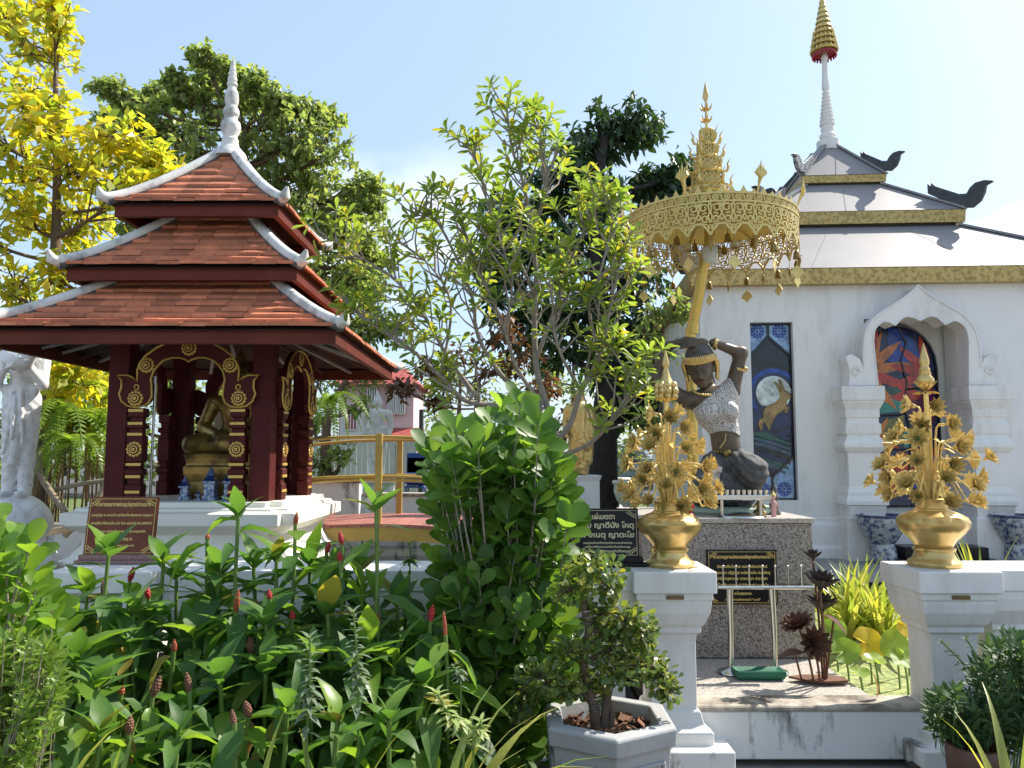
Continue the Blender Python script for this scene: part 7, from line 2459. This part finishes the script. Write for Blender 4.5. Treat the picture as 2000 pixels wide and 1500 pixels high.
# pink house
hc_ = W(735, 800, 27)
ho = empty('pink_house', (hc_.x, 28.5, .6))
hz = W(735, 742, 27).z - .6
hwid = W(800, 800, 27).x - W(655, 800, 27).x
b = MB(); b.box((0, 0, hz / 2), (hwid, 3.0, hz)); b.build('wall', M['pink'], ho)
b = MB(); b.box((-hwid * .22, -1.56, hz * .35), (hwid * .5, .12, hz * .7)); b.build('white_front', M['housewhite'], ho)
b = MB()
b.add([(-hwid * .6, -2.0, hz - .2), (hwid * .6, -2.0, hz - .2), (hwid * .6, 2, hz - .2), (-hwid * .6, 2, hz - .2), (-hwid * .25, 0, hz + .75), (hwid * .25, 0, hz + .75)], [(0, 1, 5, 4), (1, 2, 5), (2, 3, 4, 5), (3, 0, 4), (3, 2, 1, 0)])
b.build('roof', M['redroof'], ho)
b = MB(); b.add([(hwid * .1, -2.4, hz * .42), (hwid * .65, -2.4, hz * .42), (hwid * .65, -1.5, hz * .55), (hwid * .1, -1.5, hz * .55)], [(0, 1, 2, 3)]); b.build('porch_roof', M['redroof'], ho)
for (fx, fz_, fw, fh) in ((-.33, .62, .16, .18), (.22, .78, .10, .2), (.34, .78, .10, .2), (-.05, .85, .12, .16), (.3, .25, .2, .3)):
    q = MB(); q.box((hwid * fx, -1.63, hz * fz_), (hwid * fw, .05, hz * fh)); o = q.build('window', M['darkglass'] if fx != -.33 else M['redpaint'], ho)
    q = MB()
    for k in range(5): q.box((hwid * (fx - fw / 2 + fw * k / 4), -1.67, hz * fz_), (.035, .03, hz * fh))
    q.box((hwid * fx, -1.67, hz * (fz_ + fh / 2)), (hwid * fw, .03, .05)); q.box((hwid * fx, -1.67, hz * (fz_ - fh / 2)), (hwid * fw, .03, .05))
    q.build('window_bars', M['housewhite'], o)
tag(ho, 'pale pink house with red tiled roof behind the fence', 'house')
# parked cars
def car(px, py, Y, label):
    c = W(px, py, Y)
    t = empty('parked_car', (c.x, Y, .605), R(12))
    prof = [(-2.1, .35), (-2.1, .75), (-1.95, .95), (-1.2, 1.02), (-.6, 1.45), (.7, 1.5), (1.5, 1.05), (2.05, .95), (2.15, .6), (2.1, .35)]
    b = MB(); b.prism(smooth2(prof, 3), 1.7, Matrix.Rotation(R(90), 4, 'Z') @ Matrix.Translation((0, -.85, 0))); b.build('body', M['carpaint'], t, bevel=.05)
    for s in (-1, 1):
        b = MB(); b.prism([(-1.05, 1.03), (-.55, 1.38), (.65, 1.42), (1.3, 1.05)], .012, Matrix.Rotation(R(90), 4, 'Z') @ Matrix.Translation((0, s * .857 - .006, 0))); b.build('side_window', M['darkglass'], t)
        for x in (-1.35, 1.35):
            b = MB(); b.lathe([(.2, -.1), (.32, -.1), (.33, 0), (.32, .1), (.2, .1)], 20, M=Matrix.Rotation(R(90), 4, 'Y'), c=(s * .78, x, .33)); w_ = b.build('wheel', M['rubber'], t, smooth=50)
            b = MB(); b.lathe([(.01, .0), (.19, .02), (.2, .0)], 16, M=Matrix.Rotation(R(90 * s), 4, 'Y'), c=(s * .89, x, .33)); b.build('rim', M['steel'], w_, smooth=50)
    M_ = Matrix.Rotation(R(0), 4, 'Z')
    b = MB(); b.add([(-.72, -1.22, 1.035), (.72, -1.22, 1.035), (.62, -.66, 1.435), (-.62, -.66, 1.435)], [(0, 1, 2, 3)]); b.build('windscreen', M['darkglass'], t)
    for s in (-1, 1):
        b = MB(); b.ell((s * .62, -2.08, .78), (.16, .06, .08), 10, 6); b.build('headlight', M['lampwhite'], t, smooth=70)
    tag(t, label, 'car', 'parked cars')
car(1205, 930, 28, 'pale blue car parked beyond the lawn behind the left gold bouquet')
car(1195, 905, 36, 'farther pale car whose roof shows above the nearer one')
# stacked blue plastic chairs
c = W(812, 925, 15.8)
t = empty('plastic_chair_stack', (c.x, 15.8, .6))
for k in range(4):
    b = MB(); z = .42 + .09 * k
    b.box((0, 0, z), (.42, .42, .03)); b.box((0, .2, z + .22), (.42, .03, .4)); b.build('chair_shell', M['blueplastic'], t, bevel=.01)
for sx_ in (-1, 1):
    for sy_ in (-1, 1):
        b = MB(); b.tube([(sx_ * .2, sy_ * .2, 0), (sx_ * .17, sy_ * .17, .42)], .018, 6); b.build('leg', M['blueplastic'], t)
tag(t, 'stack of blue plastic chairs at the fence end', 'chairs')

# ferns, hanging roots and poles at the left
fr = MB()
sp = smoothpath([(0, 0, 0), (0, .12, .06), (0, .32, .04), (0, .52, -.14), (0, .62, -.38)], 6)
fr.tube(sp, .004, 4)
for i in range(2, len(sp)):
    for s in (-1, 1):
        ln = .085 * math.sin(math.pi * min(.97, .18 + .8 * i / len(sp)))
        p = sp[i]; fwd = (sp[min(i + 1, len(sp) - 1)] - sp[i - 1]).normalized()
        a = Vector((s * ln, 0, -.015)) + fwd * .02
        fr.add([p - fwd * .010, p + a, p + fwd * .012], [(0, 1, 2)]); 
        p2 = p + fwd * .011
        fr.add([p2 - fwd * .008, p2 + a * .97, p2 + fwd * .008], [(0, 1, 2)])
fro = fr.build('frond', LF['fern'], None); fern_me = fro.data; bpy.data.objects.remove(fro)


def fern(px, py, Y, n, sc, label):
    c = W(px, py, Y)
    t = empty('fern_plant', c)
    for i in range(n):
        a = random.uniform(0, 6.28)
        share('frond', fern_me, t, M=Matrix.Rotation(a, 4, 'Z') @ Matrix.Rotation(random.uniform(-.25, .5), 4, 'X') @ Matrix.Scale(sc * random.uniform(.75, 1.15), 4))
    tag(t, label, 'fern', 'ferns left of the pavilion')


fern(120, 815, 8.6, 34, 1.15, 'large hanging fern left of the pavilion, nearest the white statue')
fern(190, 830, 8.9, 30, 1.1, 'hanging fern directly left of the pavilion column')
fern(150, 870, 8.4, 26, .9, 'lower hanging fern above the dangling roots')
fern(640, 790, 10.6, 18, 1.0, 'yellow-green fern right of the pavilion behind its right column')
fern(440, 800, 9.6, 30, 1.1, 'fern seen through the pavilion behind the Buddha')
t = empty('hanging_roots', W(150, 990, 9.0)); t.location.z = .2
for i in range(46):
    x, y_ = random.uniform(-.55, .5), random.uniform(-.2, .3)
    z1 = W(150, random.uniform(860, 930), 9.0).z - .2
    b = MB(); b.tube(smoothpath([(x, y_, 0), (x + random.uniform(-.04, .04), y_, z1 * .5), (x + random.uniform(-.05, .05), y_, z1)], 3), random.uniform(.006, .014), 5); b.build('root', M['root'], t)
tag(t, 'curtain of dry brown roots hanging under the ferns', 'roots')
def post(name, pts, r_, label, m=M['bamboo'], cat='pole', group='wooden poles left of the pavilion'):
    P = [W(*p) for p in pts]
    t = empty(name, P[0]); b = MB(); b.tube(smoothpath([p - P[0] for p in P], 4), r_, 8); b.build('pole_shaft', m, t, smooth=60); tag(t, label, cat, group)
post('wooden_pole', [(125, 1048, 7.9), (180, 990, 8.0), (215, 930, 8.1)], .03, 'leaning grey wooden pole beside the left pavilion column')
post('wooden_pole', [(128, 1000, 8.2), (80, 930, 8.2), (75, 880, 8.2)], .035, 'crooked wooden pole behind the white statue')
post('wooden_pole', [(60, 1045, 7.7), (150, 1030, 7.7), (215, 1020, 7.7)], .035, 'weathered pole lying flat before the hanging roots')
post('wooden_pole', [(95, 960, 8.3), (160, 945, 8.3), (214, 938, 8.3)], .025, 'thin horizontal pole between statue and pavilion')
for i, (dx, dy) in enumerate(((-.35, .1), (.4, .1), (.1, -.3))):
    c = W(640, 960, 11.5)
    b = MB(); b.tube([(dx, dy, 0), (dx * .4, dy * .4, .75)], .03, 6); o = b.build('tree_stake', M['bamboo'], None); o.location = (c.x, 11.5, .6)
    tag(o, ['left wooden stake of the small staked tree', 'right wooden stake of the small staked tree', 'front wooden stake of the small staked tree'][i], 'stake', 'tree stakes')
